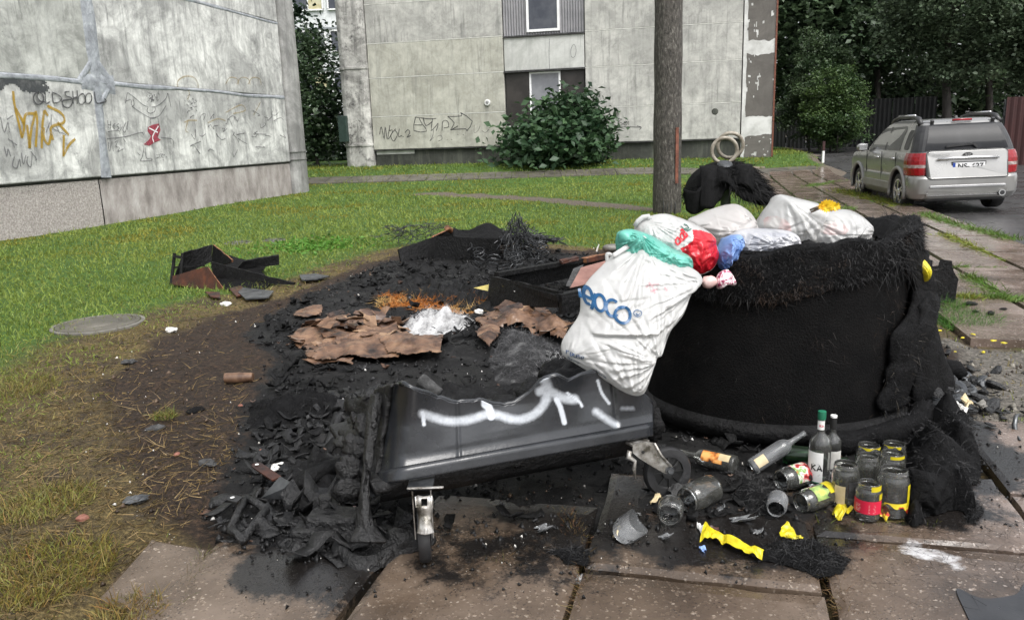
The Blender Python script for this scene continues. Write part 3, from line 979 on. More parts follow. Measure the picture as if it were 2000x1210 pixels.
def slab(corners, z, t=.11, n=1, seed=0):
    """corners: four (x, y); a slightly tilted slab with worn edges"""
    rnd = random.Random(seed)
    cs = [Vector((c[0], c[1])) for c in corners]
    tilt = [z + rnd.uniform(-.003, .003) + float(rise(c.x, c.y)) for c in cs]
    def pt(u, v):
        a_ = cs[0] * (1 - u) * (1 - v) + cs[1] * u * (1 - v) + cs[2] * u * v + cs[3] * (1 - u) * v
        h = tilt[0] * (1 - u) * (1 - v) + tilt[1] * u * (1 - v) + tilt[2] * u * v + tilt[3] * (1 - u) * v
        e = min(u, 1 - u, v, 1 - v)
        if n > 2 and e < .001:
            j = (float(vn(a_.x * 9, a_.y * 9, 0, seed)) - .5) * .028
            h -= .008 + abs(j) * .3
            ctr = (cs[0] + cs[1] + cs[2] + cs[3]) / 4
            a_ = a_ + (ctr - a_).normalized() * (j * .5 + .006)
        return (a_.x, a_.y, h)
    mb = MB()
    mb.grid(pt, n, n)
    if n <= 2:
        top = [pt(0, 0), pt(1, 0), pt(1, 1), pt(0, 1)]
    ring = [pt(i / n, 0) for i in range(n)] + [pt(1, i / n) for i in range(n)] + [pt(1 - i / n, 1) for i in range(n)] + [pt(0, 1 - i / n) for i in range(n)]
    for k in range(len(ring)):
        a_, b_ = ring[k], ring[(k + 1) % len(ring)]
        mb.face([a_, (a_[0], a_[1], a_[2] - t), (b_[0], b_[1], b_[2] - t), b_])
    o = mb.build('slab', M['slab'], pavement, bevel=0)
    me = o.data
    co = np.empty(len(me.vertices) * 3, np.float32); me.vertices.foreach_get('co', co); co = co.reshape(-1, 3)
    for nm, f in (('soot', soot_at), ('bleach', bleach_at), ('pink', lambda x, y: sstep(.35, 1.3, x * CX[0] + y * CX[1]))):
        at = me.attributes.new(nm, 'FLOAT', 'POINT')
        at.data.foreach_set('value', f(co[:, 0].astype(float), co[:, 1].astype(float)).astype(np.float32))
    return o

def cell(a0, a1, c0, c1, gap=.012, sk=0.0):
    return [xy(a0 + gap, c0 + gap), xy(a0 + gap + sk, c1 - gap), xy(a1 - gap + sk, c1 - gap), xy(a1 - gap, c0 + gap)]

k = 0
FG = [(-1.12, -.42, [-.6, .9, 2.95]), (-.42, .39, [-.6, .95, 2.46, 3.3]), (.4, 1.19, [-.6, 1.2, 2.86, 3.5]),
      (1.2, 1.96, [-.6, .9, 2.35, 3.35, 4.25]), (1.98, 2.74, [-.6, 1.1, 2.7, 4.2]), (2.76, 3.7, [-.6, 1.3, 3.0, 4.2])]
for c0, c1, rows_ in FG:
    for r in range(len(rows_) - 1):
        slab(cell(rows_[r], rows_[r + 1], c0, c1, .006), .012, n=22 if rows_[r + 1] > 1.6 else 2, seed=100 + k)
        k += 1
# the broken corner slab by the grass
pb = P2([(188, 1168), (345, 1250), (412, 1068), (296, 1052)])
slab(pb, .006, n=16, seed=77)
slab(cell(.4, 2.42, -1.83, -1.135, .008), .01, n=22, seed=78)
slab(cell(-.8, .39, -1.83, -1.135, .008), .01, n=2, seed=79)
# beyond the drum: four columns of slabs to the far crossing
BK = [(1.76, 2.46, 5.9, [.0, 1.6, 3.1, 4.7]), (2.48, 3.07, 5.75, [0, 1.65, 3.2]), (3.09, 3.7, 5.62, [0, 1.0, 2.6])]
for ci, (c0, c1, a_s, _) in enumerate(BK):
    a_ = a_s
    while a_ < 27:
        L = random.Random(ci * 50 + int(a_ * 10)).choice((1.45, 1.5, 1.55, 1.3))
        slab(cell(a_, a_ + L, c0, c1, .02), .008, n=2, seed=300 + k); k += 1
        a_ += L
for c0, c1, a_s in ((1.2, 1.74, 13.2),):
    a_ = a_s
    while a_ < 27:
        slab(cell(a_, a_ + 1.5, c0, c1, .02), .004, n=2, seed=500 + k); k += 1
        a_ += 1.5

# smooth tar patch at the frame's corner
tp = P2([(1868, 1148), (1905, 1162), (1935, 1166), (1985, 1158), (2010, 1140), (2060, 1300), (1930, 1300), (1895, 1212)], .02)
mbt = MB().extrude([tuple(p) for p in catmull(tp, 5, True)], .0, .0175)
mbt.build('tar_patch', mat('smooth_tar', [(.4, (.022, .023, .026)), (.6, (.034, .035, .038))], 4, 5, (.25, .45), bump=.15), pavement)

# far footpath across the lawn
fpath = empty('footpath', (0, 0, 0), 'narrow grey slab path crossing the lawn before the facade', None, None, 'structure')
cl = [GT(560, 356), GT(800, 349), GT(1000, 343), GT(1180, 337), GT(1300, 335), GT(1450, 338), GT(1640, 341)]
cl = catmull([tuple(p)[:2] for p in cl], 6)
acc, last = 0.0, cl[0]
L = 0.0
for i in range(1, len(cl)):
    p0, p1 = Vector(cl[i - 1]), Vector(cl[i])
    d = (p1 - p0)
    nrm = Vector((-d.y, d.x)).normalized() * .62
    seg = max(1, int(d.length / .75))
    for s_ in range(seg):
        q0, q1 = p0 + d * (s_ / seg), p0 + d * ((s_ + .97) / seg)
        mb = MB()
        pts = [q0 - nrm, q1 - nrm, q1 + nrm, q0 + nrm]
        hz = [float(gz(p.x, p.y)) + .03 for p in pts]
        mb.extrude([(p.x, p.y) for p in pts], 0, 1, lambda x, y, z: (x, y, float(gz(x, y)) - .06 + .09 * z + .012 * float(vn(x * 2, y * 2))))
        o = mb.build('slab', M['path_slab'], fpath)

# ------------------------------------------------------------------ grass
def grass_blades(n, xr, yr, seed, hmul=1.0):
    g = np.random.default_rng(seed)
    y = np.exp(g.uniform(math.log(yr[0]), math.log(yr[1]), n))
    hw = .78 * y + .8
    x = g.uniform(-1, 1, n) * hw
    ok = (x > xr[0]) & (x < xr[1])
    x, y = x[ok], y[ok]
    z = zones(x, y)
    a, c = ac(x, y)
    pav = (poly_sdf(x, y, PADF) < .02) | (poly_sdf(x, y, PADB) < .03)
    patch = fbm(x * 1.6, y * 1.6, 0, 21, 3)
    near = sstep(5.4, 3.6, y) * sstep(-.6, -1.4, x)
    keep = np.clip(1 - z['burn'] * 1.5, 0, 1) * (1 - .93 * z['path']) * (1 - .8 * z['rubble'])
    keep *= 1 - near * (.4 - .4 * sstep(.45, .58, patch))
    keep *= np.where(z['dry'] > .3, .75, 1)
    wl_ = (x + 6.35) * .976 - (y - 24.93) * .218          # inside the left block
    fb = y - (31 - .2 * x)                                 # behind the facade
    keep = np.where(pav | (c > ROAD_C - .05) | (wl_ < .04) & (y < 25.2) | ((fb > -.1) & (x < 10) & (x > -6.7)), 0, keep)
    keep = np.where(g.uniform(0, 1, len(x)) < keep, 1, 0).astype(bool)
    x, y, patch = x[keep], y[keep], patch[keep]
    dry = z['dry'][keep]
    pth = np.minimum(1, z['path'][keep] * 1.4)
    n = len(x)
    zz = gz(x, y)
    tall = .8 + .5 * fbm(x * .6, y * .6, 0, 31, 2)
    h = (.045 + .0016 * y) * g.uniform(.55, 1.35, n) * tall * (1 - .35 * dry) * (1 - .5 * pth) * hmul
    w = (.0028 + .00095 * y) * g.uniform(.7, 1.3, n)
    d = np.stack([g.normal(0, .5, n), g.normal(0, .5, n), np.where(g.uniform(0, 1, n) < dry * .75, g.uniform(.05, .5, n), 1.0)], 1)
    big = fbm(x * .35, y * .35, 0, 41, 3)[:, None]
    gcol = np.array([.09, .155, .027]) * (1 - big) * 1.25 + np.array([.21, .245, .05]) * big * 1.15
    yel = sstep(.54, .7, fbm(x * .8 + 3, y * .8, 0, 51, 3))[:, None] * .75 * sstep(8, 14, y)[:, None]
    gcol = gcol * (1 - yel) + np.array([.23, .2, .025]) * yel
    dcol = (np.array([.27, .205, .075])[None] + np.array([-.1, -.02, -.035])[None] * sstep(.42, .58, patch)[:, None]) * g.uniform(.35, 1.15, (n, 1))
    dmix = np.clip(dry * 1.25 - .2 - .9 * sstep(.44, .6, patch) * (dry < .97) - .25 * sstep(5, 3.5, y) * sstep(.4, .55, patch) + g.normal(0, .25, n), 0, .95)[:, None]
    col = (gcol * (1 - dmix) + dcol * dmix) * g.uniform(.65, 1.25, (n, 1))
    sz = np.stack([x, y, zz - .006], 1)
    return sz, d, h, w, col

r1 = grass_blades(340000, (-14, 17), (2.2, 36), 5)
gr = hairs('grass', r1[0], r1[1], r1[2], r1[3], M['grass'], None, .25, .3, 2, 3, r1[4])
tag(gr, 'short wet lawn grass, yellowed towards the burnt patch', None, None, 'stuff')

# straw and flattened dead grass on the scorched rim
g_ = np.random.default_rng(8)
n = 60000
y = np.exp(g_.uniform(math.log(2.25), math.log(10.5), n)); x = g_.uniform(-1, .35, n) * (.72 * y + .6)
d_ = poly_sdf(x, y, BURN)
nearz = sstep(5.4, 3.6, y) * sstep(-.6, -1.4, x)
keep = (g_.uniform(0, 1, n) < np.clip(np.exp(-np.abs(d_ - .1) / .45) * .9 * np.where(d_ < 0, .45, 1) + nearz * .6 + (d_ < 0) * .03, 0, .95)) & (poly_sdf(x, y, PADF) > .03) & (poly_sdf(x, y, CHAR) > .02)
x, y = x[keep], y[keep]; n = len(x)
dd = np.stack([g_.normal(0, 1, n), g_.normal(0, 1, n), g_.uniform(.0, .45, n)], 1)
cc = np.array([.28, .195, .085])[None] * g_.uniform(.12, 1.1, (n, 1)) ** 1.3 * np.array([1, 1, 1])[None]
o = hairs('dead_grass', np.stack([x, y, gz(x, y) + .002], 1), dd, g_.uniform(.025, .09, n), .002 + .0005 * y, M['grass'], None, .3, .5, 2, 9, cc)
tag(o, 'flattened straw-coloured dead grass round the burnt soil', None, None, 'stuff')

# green tufts in the bare corner, in paving joints and by the drum
def tuft(name, cx, cy, r, n, h, col, label, seed, elong=None, z0=0.0, w=.004):
    g = np.random.default_rng(seed)
    if elong is None:
        a = g.uniform(0, 2 * PI, n); rr = r * np.sqrt(g.uniform(0, 1, n))
        x, y = cx + rr * np.cos(a), cy + rr * np.sin(a)
    else:
        t = g.uniform(0, 1, n)
        x = cx + (elong[0] - cx) * t + g.normal(0, r, n); y = cy + (elong[1] - cy) * t + g.normal(0, r, n)
    d = np.stack([(x - cx) * 1.2 / max(r, .02) * .4 + g.normal(0, .4, n), g.normal(0, .45, n), np.full(n, 1.0)], 1)
    col = np.asarray(col)[None] * g.uniform(.55, 1.3, (n, 1)) * (1 + g.normal(0, .12, (n, 3)))
    zz = rise(x, y) + z0
    o = hairs(name, np.stack([x, y, zz], 1), d, h * g.uniform(.5, 1.2, n), w, M['grass'], None, .35, .35, 3, seed, col)
    return tag(o, label, None, None, 'stuff')

p = G(92, 985); tuft('grass_tuft', p.x, p.y, .2, 900, .07, (.2, .18, .05), 'dense yellow-green grass tuft in the bare mud', 61)
p = G(80, 1120); tuft('grass_tuft', p.x, p.y, .26, 1500, .085, (.19, .16, .04), 'olive straw tuft at the frame corner', 62)
p = G(322, 815); tuft('grass_tuft', p.x, p.y, .06, 200, .07, (.16, .16, .04), 'small lone green tuft on scorched soil', 63)
p = G(250, 1200); tuft('grass_tuft', p.x, p.y, .12, 500, .06, (.2, .15, .05), 'straw tuft beside the broken slab', 64)
p = G(20, 760); tuft('grass_tuft', p.x, p.y, .3, 900, .07, (.2, .18, .05), 'pale dry tuft on the yellowed lawn', 65)
p = G(1868, 622); tuft('grass_tuft', p.x, p.y, .30, 2200, .11, (.06, .16, .02), 'bright green tuft beside the drum', 66, z0=-.03)
p = G(1845, 600); tuft('grass_tuft', p.x - .05, p.y + .1, .25, 1500, .12, (.07, .17, .02), 'bright green tuft under the charred board', 67, z0=-.03)
JT = [((1841, 458), (1966, 509), .05, 900), ((1889, 540), (1955, 575), .045, 700), ((1925, 580), (2000, 587), .05, 700), ((1875, 580), (1905, 585), .04, 300),
      ((1800, 418), (1900, 448), .07, 800), ((1900, 448), (1985, 470), .06, 500), ((1640, 372), (1760, 402), .12, 1100), ((1580, 365), (1640, 352), .1, 500),
      ((1560, 395), (1660, 410), .1, 500), ((1700, 440), (1760, 425), .06, 250), ((1760, 470), (1790, 440), .05, 250), ((1865, 522), (1960, 524), .02, 250)]
for k, (p0, p1, r_, n_) in enumerate(JT):
    a_, b_ = G(*p0), G(*p1)
    tuft('joint_grass', a_.x, a_.y, r_, n_, .05 + .003 * a_.y, (.17, .2, .03) if k % 3 == 0 else (.1, .17, .03), 'grass growing along a joint of the paving slabs', 80 + k, (b_.x, b_.y), .0, .005 + .0006 * a_.y)

# leafy weed patch in the lawn behind the charred drawer
g = np.random.default_rng(71)
p = G(612, 482)
n = 700
x = p.x + g.normal(0, .35, n); y = p.y + g.normal(0, .4, n)
c = np.array([.1, .24, .035])[None] * g.uniform(.6, 1.2, (n, 1))
o = hairs('weed_patch', np.stack([x, y, gz(x, y) + .02], 1), np.stack([g.normal(0, 1, n), g.normal(0, 1, n), g.uniform(.3, 1, n)], 1), g.uniform(.06, .12, n), .04, M['grass'], None, .5, .2, 3, 5, c)
tag(o, 'broad-leaved bright weeds in the lawn', None, None, 'stuff')
# ------------------------------------------------------------------ near block (its blank end wall runs along the lawn)
WE = Vector((-6.35, 24.93, 0))                 # foot of its end corner
WD = Vector((-.218, -.976, 0)).normalized()    # along the wall, towards the camera
WN = Vector((.976, -.218, 0)).normalized()     # out of the wall

def wl3(s, z, o=0.0):
    p = WE + WD * s + WN * o
    return (p.x, p.y, z)

nb = empty('apartment_block', tuple(WE), 'near apartment block, grey concrete end wall covered in graffiti', 'building')
core = MB().extrude([(.3, -.34), (26, -.34), (26, -12), (.3, -12)], -.3, 12.5, lambda s, o, z: wl3(s, z, o))
core.build('wall', M['column_l'], nb)
# plinth in two finishes
pl = MB()
def plinth(s0, s1, m):
    b = MB()
    b.grid(lambda u, v: wl3(s0 + (s1 - s0) * u, -.15 + 1.07 * v, -.05 + .008 * float(vn(u * 20, v * 4))), 16, 4)
    return b.build('plinth', m, nb, smooth=True)
plinth(.82, 8.9, M['plinth_l']); plinth(8.93, 26, M['pebble_l'])
# precast panels
JZ = [.95, 2.85, 4.94, 7.6, 10.2, 12.5]
def wpanel(s0, s1, z0, z1, m):
    b = MB()
    g_ = .022
    b.box((0, 0, 0), (1, 1, 1))
    b.v = []
    for o in (-.3, .0):
        for s, z in ((s0 + g_, z0 + g_), (s1 - g_, z0 + g_), (s1 - g_, z1 - g_), (s0 + g_, z1 - g_)):
            b.v.append(wl3(s, z, o))
    return b.build('wall_panel', m, nb, bevel=.025)
SEAM = 8.62
for k in range(5):
    wpanel(.8, SEAM, JZ[k], JZ[k + 1], M['panel_l'] if k != 1 else M['panel_l'])
    wpanel(SEAM, 16.4, JZ[k], JZ[k + 1], M['panel_l2'] if k % 2 else M['panel_l'])
    wpanel(16.4, 25.9, JZ[k], JZ[k + 1], M['panel_l2'])
# smeared mortar over the joints: thick, uneven, overlapping the panels
def smear(a, b, w, seed, n=40, d=.016):
    a, b = Vector(a), Vector(b)
    t = (b - a); L = t.length; t = t / L; nn = Vector((-t.y, t.x))
    m_ = MB()
    def f(u, v):
        ww = w * (.55 + .9 * float(fbm(u * L * 1.1, seed, 0, seed, 3)))
        c = a + t * (u * L) + nn * ((v - .5) * ww + .05 * (float(vn(u * L * .7, 3, 0, seed)) - .5))
        e = 1 - abs(v - .5) * 2
        return wl3(c.x, c.y, -.004 + d * min(1, e * 2.4) + .006 * float(vn(u * L * 6, v * 5, 0, seed)))
    m_.grid(f, n, 6)
    return m_.build('mortar_joint', M['mortar'], nb, smooth=True)
smear((SEAM + .12, .95), (SEAM, 2.85), .27, 1)
smear((SEAM, 2.8), (SEAM - .02, 6.0), .34, 2)
smear((SEAM + .5, 2.86), (SEAM, 3.3), .16, 11, 20)
smear((SEAM - .5, 2.8), (SEAM + .02, 3.35), .16, 12, 20)
smear((SEAM - .45, 2.86), (SEAM + .03, 2.35), .14, 13, 20)
smear((SEAM + .45, 2.83), (SEAM - .5, 2.83), .36, 3, 20)
smear((SEAM, 2.84), (.85, 2.84), .09, 4, 90)
smear((17, 2.86), (SEAM, 2.84), .1, 5, 70)
smear((SEAM, 4.95), (.85, 4.93), .07, 6, 60, .012)
dk = MB(); dk.grid(lambda u, v: wl3(.82 + 25 * u, .935 + .03 * v + .012 * float(vn(u * 120, 0, 0, 3)), .006 - .02 * (1 - v)), 160, 1)
dk.build('drip_edge', M['dark_joint'], nb)
# rounded end column
cm = MB()
prof = [(-.02, 0.0, .12), (.86, 0, .03)]
cm.extrude([(-.05, .02), (.02, .12), (.28, .17), (.6, .15), (.8, .06), (.82, -.3), (.0, -.6), (-.08, -.3)], -.2, 12.5, lambda s, o, z: wl3(s - .06 * max(0, 1.2 - z) * .3, z, o))
cm.build('corner_column', M['column_l'], nb, bevel=.03)
for z0, z1 in ((1.25, 1.3), (1.02, 1.05)):
    c2 = MB().extrude([(-.07, .03), (.01, .14), (.28, .19), (.62, .17), (.82, .08), (.83, -.3), (0, -.5)], z0, z1, lambda s, o, z: wl3(s, z, o))
    c2.build('column_band', M['column_l'], nb)
# grey pipe cover on the end face
MB().box(wl3(-.16, 2.1, -.35), (.2, .22, 1.55), Matrix.Rotation(math.atan2(WD.y, WD.x), 3, 'Z')).build('pipe_cover', M['grey_sheet'], nb, bevel=.01)

# graffiti: strokes painted on the wall
def wm(s, z):
    return wl3(s, z, .01)
def wm_high(s, z):
    return wl3(s, z, .024)
def graffiti(name, strokes, w, m, smooth=5, label=None, wf=None):
    b = MB()
    for s_ in strokes:
        b.ribbon(s_, w * 1.35, wm_high if name == 'black_tag' else wm, smooth, wf=wf)
    o = b.build(name, m, nb)
    o['kind'] = 'stuff'
    if label: o['label'] = label
    return o

def PX(pts):
    """photo pixels of the wall face to (s, z)"""
    out = []
    for px, py in pts:
        d = FWD + RIGHT * ((px - 1000) / FPX) + UP * ((605 - py) / FPX)
        C_ = Vector((0, 0, CAM_H))
        t = (WE - C_).dot(WN) / d.dot(WN)
        q_ = C_ + d * t
        out.append(((q_ - WE).dot(WD), q_.z))
    return out
def zz1(L):   # coordinates read in the enlarged wall crop
    return PX([(x * .2479, 100 + y * .2479) for x, y in L])
graffiti('black_tag', [zz1(s_) for s_ in [
    [(300, 320), (265, 340), (255, 380), (280, 418), (315, 415), (335, 380), (325, 340), (295, 330), (285, 360), (310, 395), (345, 400)],
    [(350, 325), (352, 410), (385, 400)], [(402, 330), (410, 410)], [(402, 325), (450, 345), (478, 375), (450, 405), (410, 410)],
    [(540, 320), (505, 325), (515, 355), (555, 370), (560, 410), (535, 445), (495, 435), (485, 395), (520, 385), (600, 375)],
    [(565, 315), (570, 415)], [(600, 310), (600, 415)], [(568, 370), (602, 362)],
    [(640, 335), (612, 360), (612, 405), (640, 420), (665, 390), (655, 345), (635, 335)],
    [(690, 330), (668, 355), (668, 405), (695, 412), (715, 380), (708, 340), (690, 332)],
    [(735, 320), (752, 405), (800, 405), (830, 395), (815, 372)]]], .022, M['ink_black'], 5, 'black OLD SHOOL lettering')
graffiti('ochre_tag', [zz1(s_) for s_ in [
    [(100, 315), (112, 430), (150, 590), (170, 685)], [(120, 450), (185, 580), (170, 680)],
    [(185, 580), (200, 500), (270, 490)], [(210, 580), (230, 765)], [(275, 480), (240, 640), (232, 765)], [(278, 470), (290, 560), (278, 755)],
    [(345, 470), (330, 600), (325, 765)], [(345, 465), (375, 510)], [(340, 600), (345, 690), (380, 730), (400, 650)],
    [(370, 430), (480, 490), (500, 560), (400, 600), (415, 700)], [(500, 660), (497, 830)], [(497, 820), (540, 740), (590, 690)], [(450, 560), (540, 660)]]],
    .04, M['ink_ochre'], 5, 'ochre sprayed tag')
graffiti('black_scrawl', [zz1(s_) for s_ in [
    [(0, 520), (30, 640), (60, 560), (70, 640)], [(50, 540), (100, 505)], [(30, 750), (50, 830), (60, 770), (80, 830)], [(60, 690), (130, 740)], [(90, 700), (110, 760)],
    [(110, 830), (95, 900), (130, 920), (150, 850), (160, 910)], [(165, 800), (180, 890), (200, 820)], [(215, 830), (210, 880), (240, 910), (250, 800)],
    [(240, 790), (285, 850), (270, 860)], [(390, 560), (360, 640)], [(400, 500), (410, 600), (520, 660)], [(440, 590), (470, 650)]]], .018, M['ink_grey'], 4)
graffiti('black_words', [zz1(s_) for s_ in [
    [(845, 545), (850, 605)], [(870, 550), (868, 610)], [(845, 580), (870, 578)], [(905, 570), (885, 590), (900, 615)], [(886, 592), (908, 588)],
    [(935, 570), (915, 585), (935, 605), (918, 620)], [(945, 575), (945, 625), (960, 590)], [(990, 560), (965, 620), (985, 635), (1005, 550), (1000, 620)],
    [(845, 635), (930, 625), (945, 655)], [(840, 690), (980, 675), (1110, 640), (1125, 660)], [(850, 715), (860, 790), (880, 710), (890, 790)],
    [(900, 720), (925, 705), (910, 750), (940, 760), (925, 790), (970, 770)], [(970, 690), (985, 715)]]], .016, M['ink_grey'], 4)
graffiti('drawn_figure', [zz1(s_) for s_ in [
    [(1000, 330), (985, 410)], [(1000, 325), (1050, 360), (1120, 420), (1165, 440)], [(985, 395), (1030, 385), (1045, 440), (1180, 525), (1230, 520)],
    [(1320, 330), (1345, 440)], [(1320, 330), (1300, 380), (1240, 430), (1200, 440)], [(1305, 430), (1250, 510), (1180, 528)], [(1045, 380), (1055, 420), (1035, 440)],
    [(1165, 440), (1155, 470), (1180, 490), (1215, 475), (1220, 445), (1190, 440)], [(1180, 530), (1185, 570)], [(1240, 525), (1250, 580)], [(1155, 590), (1165, 620)],
    [(1120, 735), (1130, 770), (1115, 840), (1105, 865), (1190, 860), (1185, 845), (1150, 840), (1140, 760)], [(1265, 680), (1355, 695), (1360, 760)], [(1080, 800), (1100, 820)]]],
    .016, M['ink_grey'], 4, 'faint drawn figure with raised arms')
b = MB()
rng_ = random.Random(3)
for _ in range(46):
    x0, y0 = rng_.gauss(1195, 26), rng_.gauss(370, 20)
    b.ribbon(zz1([(x0, y0), (x0 + rng_.uniform(-16, 16), y0 + rng_.uniform(-14, 14))]), .018, wm, 0)
for _ in range(26):
    x0, y0 = rng_.gauss(1265, 16), rng_.gauss(825, 18)
    b.ribbon(zz1([(x0, y0), (x0 + rng_.uniform(-14, 14), y0 + rng_.uniform(-14, 14))]), .016, wm, 0)
for _ in range(30):
    x0, y0 = rng_.gauss(1505, 26), rng_.gauss(420, 30)
    b.ribbon(zz1([(x0, y0), (x0 + rng_.uniform(-20, 20), y0 + rng_.uniform(-20, 20))]), .018, wm, 0)
b.build('scribbled_patches', M['ink_grey'], nb)['kind'] = 'stuff'
b = MB()
b.extrude(zz1([(1165, 600), (1200, 580), (1250, 570), (1262, 620), (1240, 680), (1265, 700), (1215, 720), (1175, 745), (1130, 735), (1170, 700), (1190, 670), (1160, 630)]), 0, .004, lambda s, z, o: wl3(s, z, .004 + o))
b.build('red_shorts', M['ink_red'], nb)
graffiti('white_cross', [zz1([(1170, 605), (1240, 640)]), zz1([(1245, 590), (1200, 670), (1210, 720)])], .022, M['ink_white'], 3)
graffiti('ochre_arc', [zz1(s_) for s_ in [[(1395, 285), (1400, 235), (1450, 200), (1520, 205), (1555, 250), (1558, 290)], [(1480, 300), (1490, 340), (1475, 380)],
    [(1450, 560), (1490, 545), (1550, 545)], [(1480, 540), (1460, 620), (1480, 640)]]], .024, M['ink_pale'], 5)
more = []
rng_ = random.Random(12)
for k in range(30):
    px, py = rng_.uniform(365, 552), rng_.uniform(200, 300)
    more.append(PX([(px, py), (px + rng_.uniform(-6, 8), py + rng_.uniform(-10, 10)), (px + rng_.uniform(2, 14), py + rng_.uniform(-10, 10)), (px + rng_.uniform(4, 18), py + rng_.uniform(-6, 6))]))
graffiti('faded_scribbles', more, .016, M['ink_grey'], 4)
more = [PX([(440 + k * 22, 165), (448 + k * 22, 152), (462 + k * 22, 154), (466 + k * 22, 166)]) for k in range(3)]
more += [PX([(440, 220), (470, 205), (478, 216), (455, 222)]), PX([(495, 225), (502, 212), (508, 200)]), PX([(405, 240), (425, 232), (440, 236)])]
graffiti('faded_ochre_marks', more, .02, M['ink_pale'], 4)
# soot-dark weathered blotch under the joint
b = MB()
b.grid(lambda u, v: wl3(14.5 - 4.6 * u, 2.8 - .6 * v, .004), 120, 24, keep=lambda u, v: fbm(u * 16, v * 3.5, 0, 6, 4) > .3 + .42 * v + .16 * u)
b.build('weather_stain', ink('black_mould', (.05, .055, .06), .85, 3), nb)

# ------------------------------------------------------------------ far block (two storeys of its facade in view)
FP = Vector((0, 31, 0)); FU = Vector((1, -.2, 0)).normalized(); FN = Vector((-.2, -1, 0)).normalized()
def fw3(u, z, o=0.0):
    p = FP + FU * u + FN * o
    return (p.x, p.y, z)
fb = empty('apartment_block', fw3(-6, .5), 'far apartment block facing the lawn, strips of pale concrete and a window bay', 'building')
MB().extrude([(-6.3, -.3), (9.7, -.3), (9.7, -14), (-6.3, -14)], 0, 13, lambda u, o, z: fw3(u, z, o)).build('wall', M['column_l'], fb)
def fpanel(u0, u1, z0, z1, m, name='wall_panel', o=0.0, d=.28, bev=.02):
    b = MB().box((0, 0, 0), (1, 1, 1))
    b.v = []
    for oo in (-d + o, o):
        for u, z in ((u0, z0), (u1, z0), (u1, z1), (u0, z1)):
            b.v.append(fw3(u, z, oo))
    return b.build(name, m, fb, bevel=bev)
FZ = [1.13, 2.42, 3.89, 5.18, 6.62, 8.05, 9.4, 10.9, 12.6]
for k in range(len(FZ) - 1):
    m_ = [M['panel_f'], M['panel_f'], M['panel_f'], M['panel_f2']][min(k, 3)]
    fpanel(-5.4, -.0, FZ[k] + .012, FZ[k + 1] - .012, m_)
    fpanel(3.1, 8.72, FZ[k] + .012, FZ[k + 1] - .012, M['panel_f2'])
    if k:
        fpanel(-5.41, .0, FZ[k] - .016, FZ[k] + .016, M['joint_light'], 'joint_strip', .006, .1, 0)
        fpanel(3.1, 8.73, FZ[k] - .014, FZ[k] + .014, M['joint_light'], 'joint_strip', .005, .1, 0)
# window bay
for z0, z1 in ((5.15, 6.9), (7.9, 9.6)):
    b = MB()
    n_ = 60
    b.grid(lambda u, v: fw3(.03 + 3.04 * u, z0 + (z1 - z0) * v, -.08 + .022 * math.sin(u * n_ * PI)), n_ * 4, 1)
    b.build('corrugated_panel', M['corrugated'], fb)
fpanel(.02, 3.08, 5.1, 5.16, M['dark_joint'], 'ledge', .04, .3, .005)
fpanel(.03, 3.07, 3.9, 5.1, M['panel_light'], 'apron_panel', -.02, .2)
fpanel(.03, 3.07, 6.95, 7.9, M['panel_light'], 'apron_panel', -.02, .2)
def window(u0, u1, z0, z1, o, pane, bars=(), fw_=.09, sill=True):
    f = MB()
    for a in ((u0, u0 + fw_, z0, z1), (u1 - fw_, u1, z0, z1), (u0 + fw_, u1 - fw_, z0, z0 + fw_), (u0 + fw_, u1 - fw_, z1 - fw_, z1)):
        for oo in (0,):
            i = len(f.v)
            for d in (-.06, 0):
                for u, z in ((a[0], a[2]), (a[1], a[2]), (a[1], a[3]), (a[0], a[3])):
                    f.v.append(fw3(u, z, o + d))
            for q_ in ((0, 3, 2, 1), (4, 5, 6, 7), (0, 1, 5, 4), (1, 2, 6, 5), (2, 3, 7, 6), (3, 0, 4, 7)):
                f.f.append(tuple(i + k for k in q_)); f.m.append(0)
    w_ = f.build('window', M['win_frame'], fb)
    pm = MB()
    pm.face([fw3(u0 + fw_ * .8, z0 + fw_ * .8, o - .03), fw3(u1 - fw_ * .8, z0 + fw_ * .8, o - .03), fw3(u1 - fw_ * .8, z1 - fw_ * .8, o - .03), fw3(u0 + fw_ * .8, z1 - fw_ * .8, o - .03)])
    pm.build('pane', pane, w_)
    return w_
window(.92, 2.17, 5.26, 6.85, -.02, M['pane'])
fpanel(.06, .94, 1.9, 3.84, M['dark_panel'], 'dark_infill', -.12, .1, 0)
fpanel(2.16, 3.05, 1.9, 3.84, M['dark_panel'], 'dark_infill', -.12, .1, 0)
window(.96, 2.15, 1.9, 3.83, -.1, M['pane_grey'], fw_=.07)
fpanel(.0, 3.1, 3.84, 3.9, M['dark_joint'], 'ledge', .03, .3, 0)
fpanel(.03, 3.07, 1.13, 1.88, M['panel_light'], 'apron_panel', -.02, .2)
# plinth, with a lime-washed strip at its corner
fpanel(-5.35, 8.74, .2, 1.1, M['plinth_f'], 'plinth', -.1, .2, 0)
fpanel(-5.33, -3.75, .95, 1.09, M['white_paint'], 'washed_strip', -.085, .1, 0)
fpanel(-5.4, 8.72, 1.1, 1.135, M['dark_joint'], 'drip_edge', .012, .2, 0)
